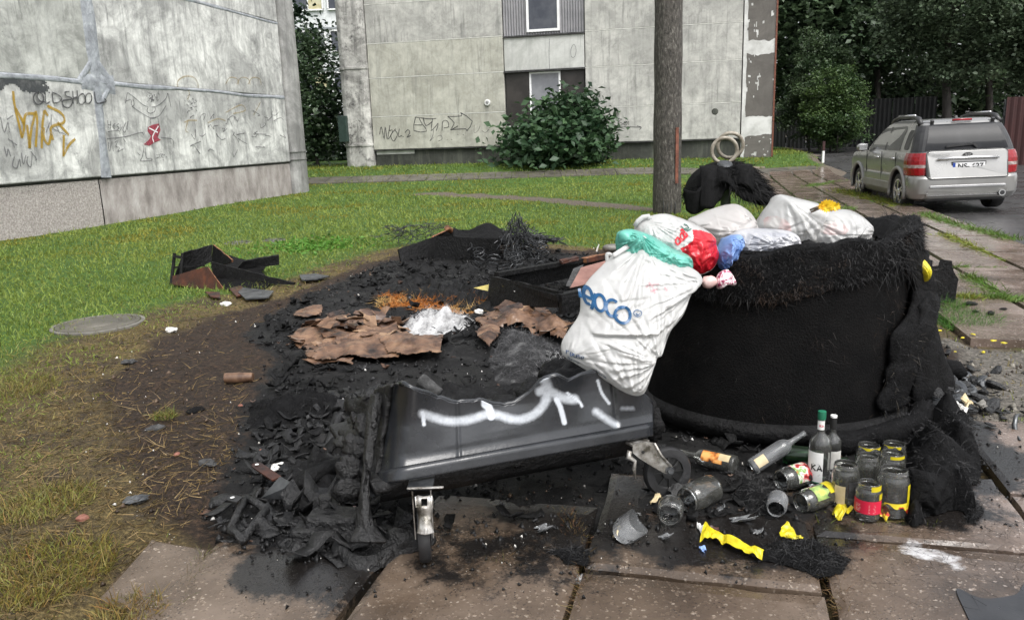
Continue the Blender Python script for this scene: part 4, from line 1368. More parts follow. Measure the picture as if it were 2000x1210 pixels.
# corner column with blotches
cm = MB().extrude([(-6.55, .1), (-6.35, .22), (-5.62, .22), (-5.42, .1), (-5.42, -.4), (-6.55, -.4)], .2, 12.6, lambda u, o, z: fw3(u, z, o))
cm.build('corner_column', M['column_f'], fb, bevel=.03)
for z_ in (4.25, 1.3):
    MB().extrude([(-6.58, .12), (-6.37, .25), (-5.6, .25), (-5.4, .12), (-5.4, -.4), (-6.58, -.4)], z_, z_ + .1, lambda u, o, z: fw3(u, z, o)).build('column_band', M['column_f'], fb, bevel=.01)
MB().box(fw3(-6.5, 2.0, .32), (.34, .2, 1.0), Matrix.Rotation(math.atan2(FU.y, FU.x), 3, 'Z')).build('cabinet', M['mast_green'], fb, bevel=.01)
# painted end strip, brown between ragged white patches
fpanel(8.76, 9.84, .3, 12.6, M['white_paint'], 'end_strip', .0, .3, .01)
def brown(z0, z1, seed):
    b = MB()
    n_ = 30
    def f(u, v):
        l = 8.86 + .06 * float(fbm(v * 7, 1, 0, seed, 3))
        uu = l + (9.83 - l) * u
        lo = z0 + .14 * (float(fbm(u * 5, 2, 0, seed, 3)) - .5); hi = z1 + .14 * (float(fbm(u * 5, 7, 0, seed, 3)) - .5)
        return fw3(uu, lo + (hi - lo) * v, .006)
    b.grid(f, n_, n_, keep=lambda u, v: fbm(u * 7, v * 9, 0, seed + 4, 4) < .74)
    b.build('brown_render', M['brown_paint'], fb)
brown(4.52, 7.2, 1); brown(1.9, 4.05, 2); brown(.3, 1.22, 3); brown(7.9, 10.5, 4)
fpanel(9.84, 9.9, .3, 12.6, M['rust'], 'drain_pipe', .03, .08, 0)
# meter, vent, graffiti
mt = MB().lathe([(.0, .06), (.1, .06), (.12, .04), (.12, 0)], 20, fw3(-.68, 2.78, 0), FN); mt.build('meter', M['stem'], fb, smooth=True, angle=40)
MB().lathe([(.06, .068), (.0, .068)], 12, fw3(-.68, 2.78, 0), FN).build('meter_face', M['ink_grey'], fb)
MB().lathe([(.0, .02), (.09, .02), (.12, .0)], 18, fw3(7.82, 2.12, 0), FN).build('vent', M['plinth_f'], fb)
def fm(u, z):
    return fw3(u, z, .008)
def FX(pts):
    out = []
    for px, py in pts:
        d = FWD + RIGHT * ((px - 1000) / FPX) + UP * ((605 - py) / FPX)
        C_ = Vector((0, 0, CAM_H)); t = (FP - C_).dot(FN) / d.dot(FN); q_ = C_ + d * t
        out.append(((q_ - FP).dot(FU), q_.z))
    return out
def zz2(L):
    return FX([(560 + x * .37, y * .37) for x, y in L])
def fgraf(name, strokes, w, m, smooth=4, label=None):
    b = MB()
    for s_ in strokes:
        b.ribbon(s_, w, fm, smooth)
    o = b.build(name, m, fb)
    o['kind'] = 'stuff'
    if label: o['label'] = label
fgraf('black_tag', [zz2(s_) for s_ in [[(490, 710), (500, 670), (515, 735), (520, 670), (530, 735)], [(545, 660), (535, 735), (560, 690), (540, 690)],
    [(575, 680), (550, 715), (565, 745), (585, 710), (570, 685)], [(595, 680), (590, 720), (610, 715)], [(625, 700), (640, 685), (650, 700), (635, 725), (655, 715)], [(612, 722), (618, 722)]]], .03, M['ink_black'], 4, 'black scrawled tag')
fgraf('arrow_tag', [zz2(s_) for s_ in [[(680, 620), (672, 690), (740, 692), (715, 655), (700, 625)], [(680, 618), (750, 628), (790, 625)], [(675, 660), (715, 660)],
    [(720, 620), (735, 665), (770, 640)], [(770, 625), (765, 690), (800, 650), (790, 690)], [(820, 690), (825, 640), (850, 640), (855, 670), (830, 675)],
    [(850, 615), (925, 612), (918, 595), (980, 640), (950, 692), (945, 680), (865, 685)], [(850, 615), (885, 650), (865, 685), (905, 665)]]], .032, M['ink_black'], 2, 'black outlined arrow tag')
fgraf('loops', [zz2(s_) for s_ in [[(760, 690), (775, 685), (770, 720), (755, 745), (775, 725)], [(795, 720), (815, 715), (820, 735), (800, 745)], [(845, 738), (850, 738)], [(868, 735), (875, 738)], [(990, 660), (990, 700), (1010, 690), (1020, 665)], [(1030, 690), (1050, 700), (1070, 680)], [(900, 708), (906, 712)], [(930, 710), (936, 714)]]], .024, M['ink_grey'], 3)
fgraf('short_word', [zz2(s_) for s_ in [[(1750, 625), (1750, 660), (1775, 655), (1752, 640), (1770, 630), (1750, 625)], [(1785, 640), (1778, 655), (1792, 660), (1798, 645), (1785, 640)],
    [(1805, 640), (1806, 660)], [(1720, 630), (1715, 650), (1735, 660)], [(1700, 665), (1870, 672)], [(1850, 665), (1872, 672), (1862, 685)]]], .024, M['ink_black'], 3, 'small black BOI lettering')
fgraf('oval_mark', [zz2([(1505, 245), (1518, 235), (1528, 265), (1520, 300), (1503, 300), (1500, 265), (1507, 245)]), zz2([(1388, 205), (1385, 280), (1388, 365)])], .022, M['ink_grey'], 4)
# cable sagging across the facade
b = MB().tube([fw3(u, z, .3) for u, z in [(-.5 + k * .9, 7.9 - .75 * math.sin(min(1, k / 6) * PI / 2) * 1.9 - .06 * k) for k in range(12)]], .008, 5)
b.build('cable', M['rubber'], fb)

# ------------------------------------------------------------------ white block glimpsed behind the trees
wb = empty('apartment_block', (-13, 62, .5), 'distant white apartment block glimpsed between the two grey blocks', 'building')
MB().box((-20, 66, 9), (34, 8, 17.4)).build('wall', M['far_white'], wb)
for r_, zc in enumerate((2.2, 5.2, 8.2, 11.2, 14.2)):
    MB().box((-20, 61.93, zc + 1.65), (34, .1, .12)).build('ledge', M['grey_sheet'], wb)
    for k, xc in enumerate(np.arange(-30, -8, 2.6)):
        w_ = MB()
        for a in ((xc - 1.1, .1, 1.5), (xc, .1, 1.5), (xc + 1.1, .1, 1.5)):
            w_.box((a[0], 61.9, zc + .7), (a[1], .16, a[2]))
        w_.box((xc, 61.9, zc - .05), (2.3, .16, .1)); w_.box((xc, 61.9, zc + 1.45), (2.3, .16, .1))
        o = w_.build('window', M['win_frame'], wb)
        MB().box((xc - .55, 61.95, zc + .7), (1.0, .06, 1.42)).build('pane', M['pane'], o)
        MB().box((xc + .55, 61.95, zc + .7), (1.0, .06, 1.42)).build('pane', M['curtain'] if (k + r_) % 2 else M['pane_grey'], o)

# ------------------------------------------------------------------ fences at the back of the road
fence_d = empty('sheet_fence', (16, 43, .5), 'dark sheet-metal fence in the shade under the trees', 'fence')
pa, pb_ = Vector((12.5, 41.5)), Vector((20.4, 38.0))
n_ = 9
for k in range(n_):
    a_, b_ = pa + (pb_ - pa) * (k / n_), pa + (pb_ - pa) * ((k + .97) / n_)
    m_ = MB(); m_.grid(lambda u, v: (a_.x + (b_.x - a_.x) * u, a_.y + (b_.y - a_.y) * u - .02 * math.cos(u * 30), .35 + 2.3 * v), 24, 1)
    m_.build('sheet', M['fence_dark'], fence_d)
fence_r = empty('sheet_fence', (16, 30, .5), 'dark red sheet-metal fence behind the parked car', 'fence')
pa, pb_ = Vector((16.3, 26.2)), Vector((24, 23.7))
n_ = 8
for k in range(n_):
    a_, b_ = pa + (pb_ - pa) * (k / n_), pa + (pb_ - pa) * ((k + .98) / n_)
    m_ = MB(); m_.grid(lambda u, v: (a_.x + (b_.x - a_.x) * u, a_.y + (b_.y - a_.y) * u - .02 * math.cos(u * 30), -.1 + 2.28 * v), 24, 1)
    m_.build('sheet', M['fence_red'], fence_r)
    MB().box((a_.x, a_.y + .05, 1.0), (.06, .06, 2.2)).build('post', M['steel_dark'], fence_r)
# ------------------------------------------------------------------ trees and shrubs
def leaf_cloud(clumps, per, leaf, spread, cols, seed, droop=.3, flat=.6):
    """clumps: (n,3) centres; returns V, T, C of small leaf-shaped faces"""
    g = np.random.default_rng(seed)
    n = len(clumps) * per
    base = np.repeat(clumps, per, 0)
    off = g.normal(size=(n, 3)) * np.asarray(spread) * np.array([1, 1, flat])
    c = base + off
    ax = g.normal(size=(n, 3)); ax[:, 2] = ax[:, 2] * .4 - droop
    ax /= np.linalg.norm(ax, axis=1, keepdims=True)
    nn = g.normal(size=(n, 3)) * .6 + np.array([0, -.25, 1.0])
    sd = np.cross(ax, nn); sd /= np.linalg.norm(sd, axis=1, keepdims=True) + 1e-9
    L = (leaf * g.uniform(.6, 1.3, n))[:, None]
    W = L * .34
    up = np.cross(sd, ax) * L * .12
    V = np.stack([c - ax * L * .5, c - sd * W + up, c + ax * L * .5, c + sd * W + up], 1).reshape(-1, 3)
    b = (np.arange(n) * 4)[:, None]
    T = np.concatenate([b + np.array([[0, 1, 2]]), b + np.array([[0, 2, 3]])])
    cl = g.uniform(0, 1, len(clumps))
    k = np.clip(np.repeat(cl, per) * .7 + g.uniform(0, .3, n), 0, 1)[:, None]
    col = np.asarray(cols[0])[None] * (1 - k) + np.asarray(cols[1])[None] * k
    return V, T, np.repeat(col, 4, 0)

def limb(mb, p, d, L, r, depth, rnd, ends, spread=.75):
    pts, rr = [Vector(p)], [r]
    d = Vector(d).normalized()
    for k in range(4):
        d = (d + Vector((rnd.uniform(-.16, .16), rnd.uniform(-.16, .16), rnd.uniform(-.03, .12)))).normalized()
        pts.append(pts[-1] + d * (L / 4)); rr.append(r * (1 - .14 * (k + 1)))
    mb.tube(pts, rr, 7 if r > .08 else 5)
    ends.append(pts[-1]); ends.append(pts[2])
    if depth:
        for k in range(rnd.choice((2, 3))):
            a = rnd.uniform(0, 2 * PI)
            nd = (d + Vector((math.cos(a), math.sin(a), rnd.uniform(-.1, .5))) * spread).normalized()
            limb(mb, pts[rnd.choice((2, 3, 4))], nd, L * .72, rr[-1] * .72, depth - 1, rnd, ends, spread)

def tree(name, loc, H, crown, label, seed, cols, cat='tree', group=None, trunk_r=.22, leaf=.26, nclump=420, per=26, z0=.3, ctr=None, lh=.5, trunks=1):
    rnd = random.Random(seed); g = np.random.default_rng(seed)
    t = empty(name, loc, label, cat, group)
    mb = MB(); ends = []
    for k in range(trunks):
        a = rnd.uniform(0, 2 * PI)
        limb(mb, (loc[0] + .2 * k * math.cos(a), loc[1] + .2 * k * math.sin(a), loc[2] - .2), (.1 * math.cos(a) * k, .1 * math.sin(a) * k, 1), H * lh, trunk_r, 3, rnd, ends)
    mb.build('trunk', M['bark'], t, smooth=True)['kind'] = 'stuff' if trunks > 1 else 'thing'
    rx, ry, rz = crown
    c0 = np.array(ctr if ctr is not None else (loc[0], loc[1], loc[2] + H - rz))
    d = g.normal(size=(nclump, 3)); d /= np.linalg.norm(d, axis=1, keepdims=True)
    rad = g.uniform(.35, 1, nclump) ** .5
    lob = .45 + 1.0 * fbm(d[:, 0] * 1.8 + 5, d[:, 1] * 1.8 + 5, d[:, 2] * 1.8 + 5, seed, 3)
    cl = c0 + d * (rad * lob)[:, None] * np.array([rx, ry, rz])
    e = np.array([tuple(p) for p in ends])
    cl = np.concatenate([cl, e + g.normal(0, .25, e.shape)])
    cl = cl[cl[:, 2] > loc[2] + z0]
    V, T, C = leaf_cloud(cl, per, leaf, .42 * leaf / .26, cols, seed + 1)
    mesh_tris('crown', V, T, M['leaf'], t, C)
    return t

DK = ((.028, .055, .028), (.1, .15, .075))
MD = ((.018, .04, .016), (.055, .09, .034))
GRP = 'tall trees along the far road'
# between the two blocks
tree('leafy_tree', (-11.2, 37, .5), 9.5, (2.2, 2.2, 3.8), 'dark leafy tree in the gap between the two grey blocks', 3, ((.012, .03, .015), (.036, .07, .032)), trunk_r=.2, leaf=.3, nclump=380, per=22)
tree('leafy_tree', (-8.1, 34.4, .5), 5.6, (1.05, 1.2, 2.7), 'dark young tree against the blotched corner column', 4, DK, trunk_r=.09, leaf=.22, nclump=220, per=20, lh=.3)
# behind the road
tree('broadleaf_tree', (16.6, 46, .5), 15, (4.4, 3.5, 6.5), 'tall dark tree beside the brown painted wall end', 5, DK, group=GRP, leaf=.36, nclump=430, per=24)
tree('broadleaf_tree', (21.5, 47, .5), 17, (5.0, 4, 7.6), 'tallest dark tree, in the middle of the row behind the road', 6, DK, group=GRP, leaf=.36, nclump=520, per=24)
tree('broadleaf_tree', (18.6, 33.5, .5), 10.5, (3.6, 2.8, 3.8), 'grey-green spreading tree overhanging the parked car', 7, ((.045, .075, .04), (.15, .2, .115)), group=GRP, leaf=.17, nclump=620, per=48, z0=2.3, ctr=(18.6, 33.2, 6.3))
tree('broadleaf_tree', (23.2, 33, .5), 11, (3.2, 2.8, 4.2), 'grey-green tree over the red fence', 8, ((.045, .075, .04), (.15, .2, .115)), group=GRP, leaf=.18, nclump=520, per=44, z0=1.8, ctr=(22.4, 32.6, 6.2))
tree('broadleaf_tree', (27, 45, .5), 16, (5.0, 4, 7.5), 'dark tree farthest along the row, behind the red fence', 9, DK, group=GRP, leaf=.36, nclump=420, per=22)
# shrubs by the wall end
tree('feathery_shrub', (14.2, 36.2, .5), 5.4, (1.2, 1.2, 2.5), 'tall feathery shrub against the brown wall end', 10, ((.022, .046, .02), (.08, .125, .05)), 'shrub', 'shrubs by the wall end', .07, .11, 150, 100, .1, lh=.24, trunks=3)
tree('feathery_shrub', (13.6, 33.2, .5), 3.5, (1.3, 1.1, 1.7), 'bright-tipped feathery shrub at the edge of the grass strip', 11, ((.022, .05, .02), (.1, .16, .045)), 'shrub', 'shrubs by the wall end', .06, .1, 150, 100, .05, lh=.24, trunks=4)
# bush with big leaves under the window bay
tree('broadleaf_bush', (1.85, 29.2, .5), 2.0, (1.8, .95, 1.1), 'round glossy dark-leaved bush under the ground-floor window', 12, ((.016, .046, .022), (.075, .135, .06)), 'bush', None, .05, .28, 105, 24, .02, ctr=(1.55, 29.2, 1.3), lh=.26, trunks=5)
b_ = bpy.data.objects
# taller shoots of that bush
tree('broadleaf_bush', (2.5, 29.3, .5), 2.6, (.75, .6, .95), 'upright leafy shoots rising behind the round bush', 13, ((.012, .034, .016), (.055, .1, .045)), 'bush', None, .04, .28, 70, 13, .3, lh=.3, trunks=4)
# mass of woodland closing the view
g = np.random.default_rng(40)
n = 1300
cl = np.stack([g.uniform(12, 48, n), g.uniform(52, 58, n), g.uniform(.5, 17, n)], 1)
V, T, C = leaf_cloud(cl, 34, .6, .9, ((.018, .034, .018), (.05, .08, .038)), 41)
o = mesh_tris('woodland', V, T, M['leaf'], None, C); tag(o, 'dark mass of far woodland closing the view', None, None, 'stuff')
n = 260
cl = np.stack([g.uniform(-19, -6, n), g.uniform(44, 48, n), g.uniform(.5, 2.6, n)], 1)
V, T, C = leaf_cloud(cl, 18, .4, .6, ((.012, .028, .012), (.03, .055, .022)), 42)
o = mesh_tris('undergrowth', V, T, M['leaf'], None, C); tag(o, 'dark undergrowth behind the gap between the blocks', None, None, 'stuff')

# ------------------------------------------------------------------ utility pole
pole = empty('utility_pole', (2.97, 14.75, 0), 'weathered dark wooden utility pole with a rusty strip', 'pole')
m_ = MB()
zs = np.linspace(-.1, 9.5, 49)
m_.lathe([(.262 - .004 * z + .006 * math.sin(z * 5), z) for z in zs], 28, (2.97, 14.75, 0), jit=lambda a, h: .05 * (float(vn(a * 4, h * .8, 0, 2)) - .5) + .03 * (float(vn(math.cos(a) * 9, math.sin(a) * 9, h * .25, 4)) - .5))
m_.build('shaft', M['pole'], pole, smooth=True)
rst = MB()
rst.grid(lambda u, v: (2.97 + .1 + .062 * u, 14.75 - .263 + .03 * u * u + .006 * math.sin(v * 9), .55 + 1.0 * v), 4, 12)
rst.build('rusty_strip', M['rust'], pole, solid=.012)
for k, dx in enumerate((-.12, -.05, .02, .1)):
    MB().tube([(2.97 + dx, 14.75 - .25, -.02), (2.97 + dx + .01, 14.75 - .262, .15), (2.97 + dx, 14.75 - .255, .3 - .06 * k % .1)], [.014, .011, .004], 6).build('split_crack', M['dark_joint'], pole)

# ------------------------------------------------------------------ second container's burnt lifting lid on its post
LX, LY = 3.32, 12.4
lid = empty('container_lid', (LX, LY, 0), 'burnt black felt lid sagging on a grey post, two pale lifting rings on top', 'container lid')
MB().tube([(LX + .12, LY, -.05), (LX + .1, LY, .5), (LX + .06, LY, .98)], [.085, .08, .08], 12).build('post', M['post_grey'], lid, smooth=True, angle=50)
m_ = MB()
def lidf(u, v):
    a = 2 * PI * u
    ca, sa = math.cos(a), math.sin(a)
    Rr = .62 + .25 * max(0, ca) + .02 * max(0, -ca) + .1 * (float(vn(ca * 2, sa * 2, 0, 5)) - .5)
    r = v
    drop = (.06 + .14 * max(0, -ca)) * r + (.36 + .3 * max(0, ca)) * r ** 3.2
    fold = .05 * math.sin(a * 7 + 1) * r ** 2 + .1 * (float(fbm(ca * 3 * r + 4, sa * 3 * r, 0, 8, 3)) - .5) * r
    front = max(0, -sa) ** 2 * max(0, 1 - abs(ca + .25) * 1.6)
    k = 1 - .15 * front * r
    curl = .22 * max(0, -ca) ** 2 * r ** 6
    return (LX + Rr * r * ca * (k) + curl * .6, LY + Rr * .8 * r * sa * k, 1.0 - drop + fold + .12 * front * r ** 2 - .06 * curl)
m_.grid(lidf, 72, 22)
m_.build('felt_cover', M['felt'], lid, smooth=True, solid=.02)
m2 = MB()
m2.grid(lambda u, v: (LX - .62 + .34 * u + .05 * v, LY - .3 - .1 * math.sin(u * 3), .62 - .34 * v - .06 * math.sin(u * 5) + .03 * float(vn(u * 6, v * 6)) ), 10, 8)
m2.build('felt_flap', M['felt'], lid, smooth=True, solid=.03)
m2 = MB()
m2.grid(lambda u, v: (LX - .36 + .78 * u - .05 * v, LY - .16 - .3 * math.sqrt(v) - .07 * math.sin(u * 9), .94 - (.36 + .16 * math.sin(u * 4.5 + 1.2) + .14 * float(fbm(u * 5, 1, 0, 14, 3))) * v ** 1.3), 40, 12)
m2.build('felt_flap', M['felt'], lid, smooth=True, solid=.02)  # black sheet added in front, standing in for the dark cavity below the lid
MB().lathe([(.0, .03), (.1, .03), (.12, .0)], 16, (LX + .02, LY - .22, .965), (0, -.35, 1)).build('lid_plate', M['steel_dark'], lid, smooth=True, angle=40)
for (ox, oy, oz, yaw, tilt) in ((.04, -.1, 1.17, -.1, .05), (.17, .05, 1.24, -.25, .12)):
    ring = []
    for k in range(40):
        a = 2 * PI * k / 40
        p_ = Vector((.19 * math.cos(a), 0, .19 * math.sin(a)))
        p_ = Matrix.Rotation(yaw, 3, 'Z') @ (Matrix.Rotation(tilt, 3, 'X') @ p_)
        ring.append(p_ + Vector((LX + ox, LY + oy, oz)))
    MB().tube(ring, .029, 12, closed=True).build('lifting_ring', M['ring'], lid, smooth=True)
g = np.random.default_rng(2)
def lid_hair(n, u0, u1, v0, v1, L, seed, out=.3):
    us = g.uniform(u0, u1, n); vs = g.uniform(v0, v1, n)
    P_ = np.array([lidf(u, v) for u, v in zip(us, vs)])
    D_ = np.stack([(P_[:, 0] - LX) * 1.0 + g.normal(0, out, n), (P_[:, 1] - LY) + g.normal(0, out, n), g.uniform(-1.0, .25, n)], 1)
    return P_, D_, g.uniform(.3, 1.1, n) * L
a1 = lid_hair(2600, -.24, .2, .2, 1, .24, 1); a2 = lid_hair(700, .35, .75, .85, 1, .1, 2)
a3 = lid_hair(260, -.12, .05, .9, 1, .55, 3, .06)
P_ = np.concatenate([a1[0], a2[0], a3[0]]); D_ = np.concatenate([a1[1], a2[1], a3[1]]); L_ = np.concatenate([a1[2], a2[2], a3[2]])
D_[-260:, 2] = -1.6
hairs('singed_fibre', P_, D_, L_, .012, M['fibre'], lid, .4, .25, 3, 4)

# ------------------------------------------------------------------ manhole covers, marker post
def cover(px, py, r, m, label, rim=True):
    p = G(px, py)
    z = float(gz(p.x, p.y)) + .012
    t = empty('manhole_cover', (p.x, p.y, z), label, 'manhole cover')
    MB().lathe([(r * 1.12, -.06), (r * 1.12, .0), (r * 1.03, .004), (r * 1.02, -.01)], 40, (p.x, p.y, z)).build('frame', M['conc_cover'], t)
    b = MB(); b.lathe([(r * 1.0, -.02), (r, .004), (r * .9, .01), (r * .88, .004), (r * .5, .006), (r * .48, .012), (.0, .012)], 40, (p.x, p.y, z)); b.build('lid', m, t)
    if m is M['iron']:
        for k in range(8):
            a = k * PI / 4
            MB().box((p.x + math.cos(a) * r * .7, p.y + math.sin(a) * r * .7, z + .012), (r * .3, .03, .012), Matrix.Rotation(a, 3, 'Z')).build('rib', m, t)
    return t
cover(466, 476, .2, M['iron'], 'round dark iron manhole cover in the lawn behind the charred drawer')
cover(535, 472, .16, M['iron'], 'half-hidden iron manhole cover farther from the block wall')
cover(192, 632, .34, M['path_slab'], 'large grey concrete manhole cover sunk in the yellowed lawn')
p = GT(1607, 318)
t = empty('marker_post', tuple(p), 'short red and white marker post at the edge of the road', 'post')
MB().box((p.x, p.y, p.z + .2), (.07, .07, .4)).build('white_base', M['label_white'], t)
MB().box((p.x, p.y, p.z + .56), (.075, .075, .32)).build('red_top', M['fence_red'], t)
# ------------------------------------------------------------------ parked car, seen from behind
M['paint'] = mat('silver_car_paint', [(.4, (.27, .267, .258)), (.6, (.31, .307, .297))], 2, 3, (.26, .34), bump=0, metal=.6, coat=.5)
M['clad'] = mat('silver_cladding', [(.4, (.25, .247, .235)), (.6, (.29, .286, .272))], 3, 3, (.35, .45), bump=.05, metal=.4)
M['chrome'] = mat('bright_trim', [(.4, (.62, .62, .62)), (.6, (.72, .72, .72))], 3, 2, (.15, .25), bump=0, metal=.9)
M['carglass'] = mat('tinted_car_glass', [(.4, (.012, .013, .015)), (.6, (.022, .023, .026))], 2, 3, (.05, .1), bump=0, spec=.12)
M['carglass2'] = mat('side_car_glass', [(.4, (.03, .033, .033)), (.6, (.06, .064, .062))], 2, 3, (.05, .1), bump=0, spec=.18)
M['lamp_red'] = mat('red_lamp_lens', [(.4, (.2, .004, .008)), (.6, (.28, .006, .011))], 16, 3, (.1, .2), bump=.2, bscale=60, coat=.2)
M['lamp_white'] = mat('clear_lamp_lens', [(.4, (.2, .14, .13)), (.6, (.4, .33, .31))], 16, 3, (.1, .2), bump=.2, bscale=60, coat=.6)
M['trim'] = mat('black_car_trim', [(.4, (.016, .016, .017)), (.6, (.03, .03, .031))], 6, 3, (.35, .5), bump=0)
M['plate'] = mat('plate_white', [(.4, (.74, .74, .74)), (.6, (.8, .8, .8))], 6, 2, (.35, .45), bump=0)
M['eu_blue'] = mat('plate_blue', [(.4, (.01, .05, .3)), (.6, (.015, .06, .34))], 6, 2, (.35, .45), bump=0)

HD = math.atan2(-.14, 1.0)
car = empty('parked_car', (0, 0, 0), 'silver five-door SUV parked at the roadside, seen from behind', 'car')
NC, NS, NF = 6, 22, 8
def ring(hw, yr, yf, cr):
    """rounded rectangle in plan, rear-left corner first, anticlockwise seen from below"""
    P_ = []
    def arc(cx, cy, a0):
        for k in range(NC + 1):
            a = a0 + (PI / 2) * k / NC
            P_.append((cx + cr * math.cos(a), cy + cr * math.sin(a)))
    def line(a, b, n):
        for k in range(1, n):
            P_.append((a[0] + (b[0] - a[0]) * k / n, a[1] + (b[1] - a[1]) * k / n))
    arc(-hw + cr, yr + cr, PI)                       # rear left
    line((-hw + cr, yr), (hw - cr, yr), NF)
    arc(hw - cr, yr + cr, 1.5 * PI)
    line((hw, yr + cr), (hw, yf - cr), NS)
    arc(hw - cr, yf - cr, 0)
    line((hw - cr, yf), (-hw + cr, yf), NF)
    arc(-hw + cr, yf - cr, .5 * PI)
    line((-hw, yf - cr), (-hw, yr + cr), NS)
    return P_
LOW = [(.23, .78, -2.0, 2.0, .15), (.27, .85, -2.1, 2.08, .2), (.36, .895, -2.165, 2.16, .26), (.5, .905, -2.175, 2.175, .28), (.62, .902, -2.17, 2.17, .28), (.66, .895, -2.14, 2.14, .27),
       (.675, .888, -2.085, 2.1, .25), (.8, .9, -2.08, 2.08, .25), (.95, .895, -2.07, 2.02, .25), (1.03, .878, -2.055, 1.95, .25), (1.07, .856, -2.04, 1.85, .24)]
TOP = [(1.06, .85, -2.035, 1.1, .24), (1.2, .815, -1.985, .86, .23), (1.35, .77, -1.915, .6, .22), (1.48, .725, -1.83, .36, .21), (1.57, .685, -1.745, .16, .21), (1.615, .645, -1.67, .04, .22), (1.64, .57, -1.56, -.1, .24), (1.652, .4, -1.35, -.35, .25)]
def lerp_prof(prof, z, k):
    zs = [p[0] for p in prof]; vs = [p[k] for p in prof]
    return float(np.interp(z, zs, vs))
def hood(y, z):
    if y > .9:
        return min(z, 1.06 - .05 * (y - .9) - .09 * max(0, y - 1.5) ** 1.5)
    return z
def stack(prof, hoodf=None, capb=True, capt=True):
    b = MB()
    n = len(ring(*prof[0][1:]))
    for z, hw, yr, yf, cr in prof:
        for x, y in ring(hw, yr, yf, cr):
            b.v.append((x, y, hoodf(y, z) if hoodf else z))
    for k in range(len(prof) - 1):
        for j in range(n):
            a, c = k * n, (k + 1) * n
            b.f.append((a + j, a + (j + 1) % n, c + (j + 1) % n, c + j)); b.m.append(0)
    if capb:
        b.f.append(tuple(reversed(range(n)))); b.m.append(0)
    if capt:
        b.f.append(tuple((len(prof) - 1) * n + j for j in range(n))); b.m.append(0)
    return b
AXY = 1.31
body = stack(LOW, hood).build('body', [M['paint'], M['trim']], car, local=True, smooth=True, angle=28)
cut = MB()
for y_ in (-AXY, AXY):
    for s_ in (-1, 1):
        cut.lathe([(0, -.1), (.405, -.1), (.405, .5), (0, .5)], 40, (s_ * .62, y_ if y_ < 0 else y_ + .02, .36), (s_, 0, 0))
cutter = cut.build('arch_cutter', M['trim'])
bm_ = body.modifiers.new('arches', 'BOOLEAN'); bm_.operation = 'DIFFERENCE'; bm_.object = cutter; bm_.solver = 'EXACT'
try:
    bm_.material_mode = 'TRANSFER'
except Exception:
    pass
dg = bpy.context.evaluated_depsgraph_get()
nm_ = bpy.data.meshes.new_from_object(body.evaluated_get(dg))
body.modifiers.clear(); body.data = nm_
bpy.data.objects.remove(cutter)
body.data.set_sharp_from_angle(angle=R(28))
stack(TOP).build('cabin', M['paint'], car, local=True, smooth=True, angle=35)

def side_poly(name, pts, s, m, off=.006, th=.01, prof=TOP, bev=0.0, parent=car, n=3):
    """flat piece on the flank: pts (y, z)"""
    b = MB()
    P_ = [(s * (lerp_prof(prof, z, 1) + off), y, z) for y, z in pts]
    b.face(P_ if s < 0 else list(reversed(P_)))
    return b.build(name, m, parent, local=True, solid=0)
def rear_poly(name, pts, m, off=.006, prof=LOW, parent=car, th=.0, bev=0.0):
    b = MB()
    i = [(x, lerp_prof(prof, z, 2) - off, z) for x, z in pts]
    if th:
        o_ = [(x, y + th, z) for x, y, z in i]
        n = len(i)
        b.v = i + o_
        b.f = [tuple(range(n))] + [(k, n + k, n + (k + 1) % n, (k + 1) % n) for k in range(n)]
        b.m = [0] * len(b.f)
    else:
        b.face(i)
    return b.build(name, m, parent, local=True, bevel=bev)
def rrect(x0, x1, z0, z1, r, n=4, sl=0.0):
    P_ = []
    for cx, cz, a0 in ((x0 + r, z0 + r, PI), (x1 - r, z0 + r, 1.5 * PI), (x1 - r, z1 - r, 0), (x0 + r, z1 - r, .5 * PI)):
        for k in range(n + 1):
            a = a0 + PI / 2 * k / n
            P_.append((cx + r * math.cos(a), cz + r * math.sin(a)))
    return P_
# rear: glass and pillars are strips following the cabin's corners
def patch(name, prof, zs, j0, j1, m, off, mir=False, parent=car):
    """strip of the ring surface between point indices j0..j1"""
    b = MB()
    rows = []
    for z in zs:
        r_ = ring(*[lerp_prof(prof, z, k) for k in (1, 2, 3, 4)])
        n = len(r_)
        row = []
        for j in range(j0, j1 + 1):
            x, y = r_[j % n]
            x0, y0 = r_[(j - 1) % n]; x1, y1 = r_[(j + 1) % n]
            tx, ty = x1 - x0, y1 - y0; L_ = math.hypot(tx, ty)
            row.append(((x + ty / L_ * off) * (-1 if mir else 1), y - tx / L_ * off, z))
        rows.append(row)
    for a in range(len(rows) - 1):
        for j in range(len(rows[0]) - 1):
            q_ = [rows[a][j], rows[a][j + 1], rows[a + 1][j + 1], rows[a + 1][j]]
            b.face(q_ if not mir else q_[::-1])
    return b.build(name, m, parent, local=True, smooth=True)
NR = len(ring(1, -1, 1, .2))
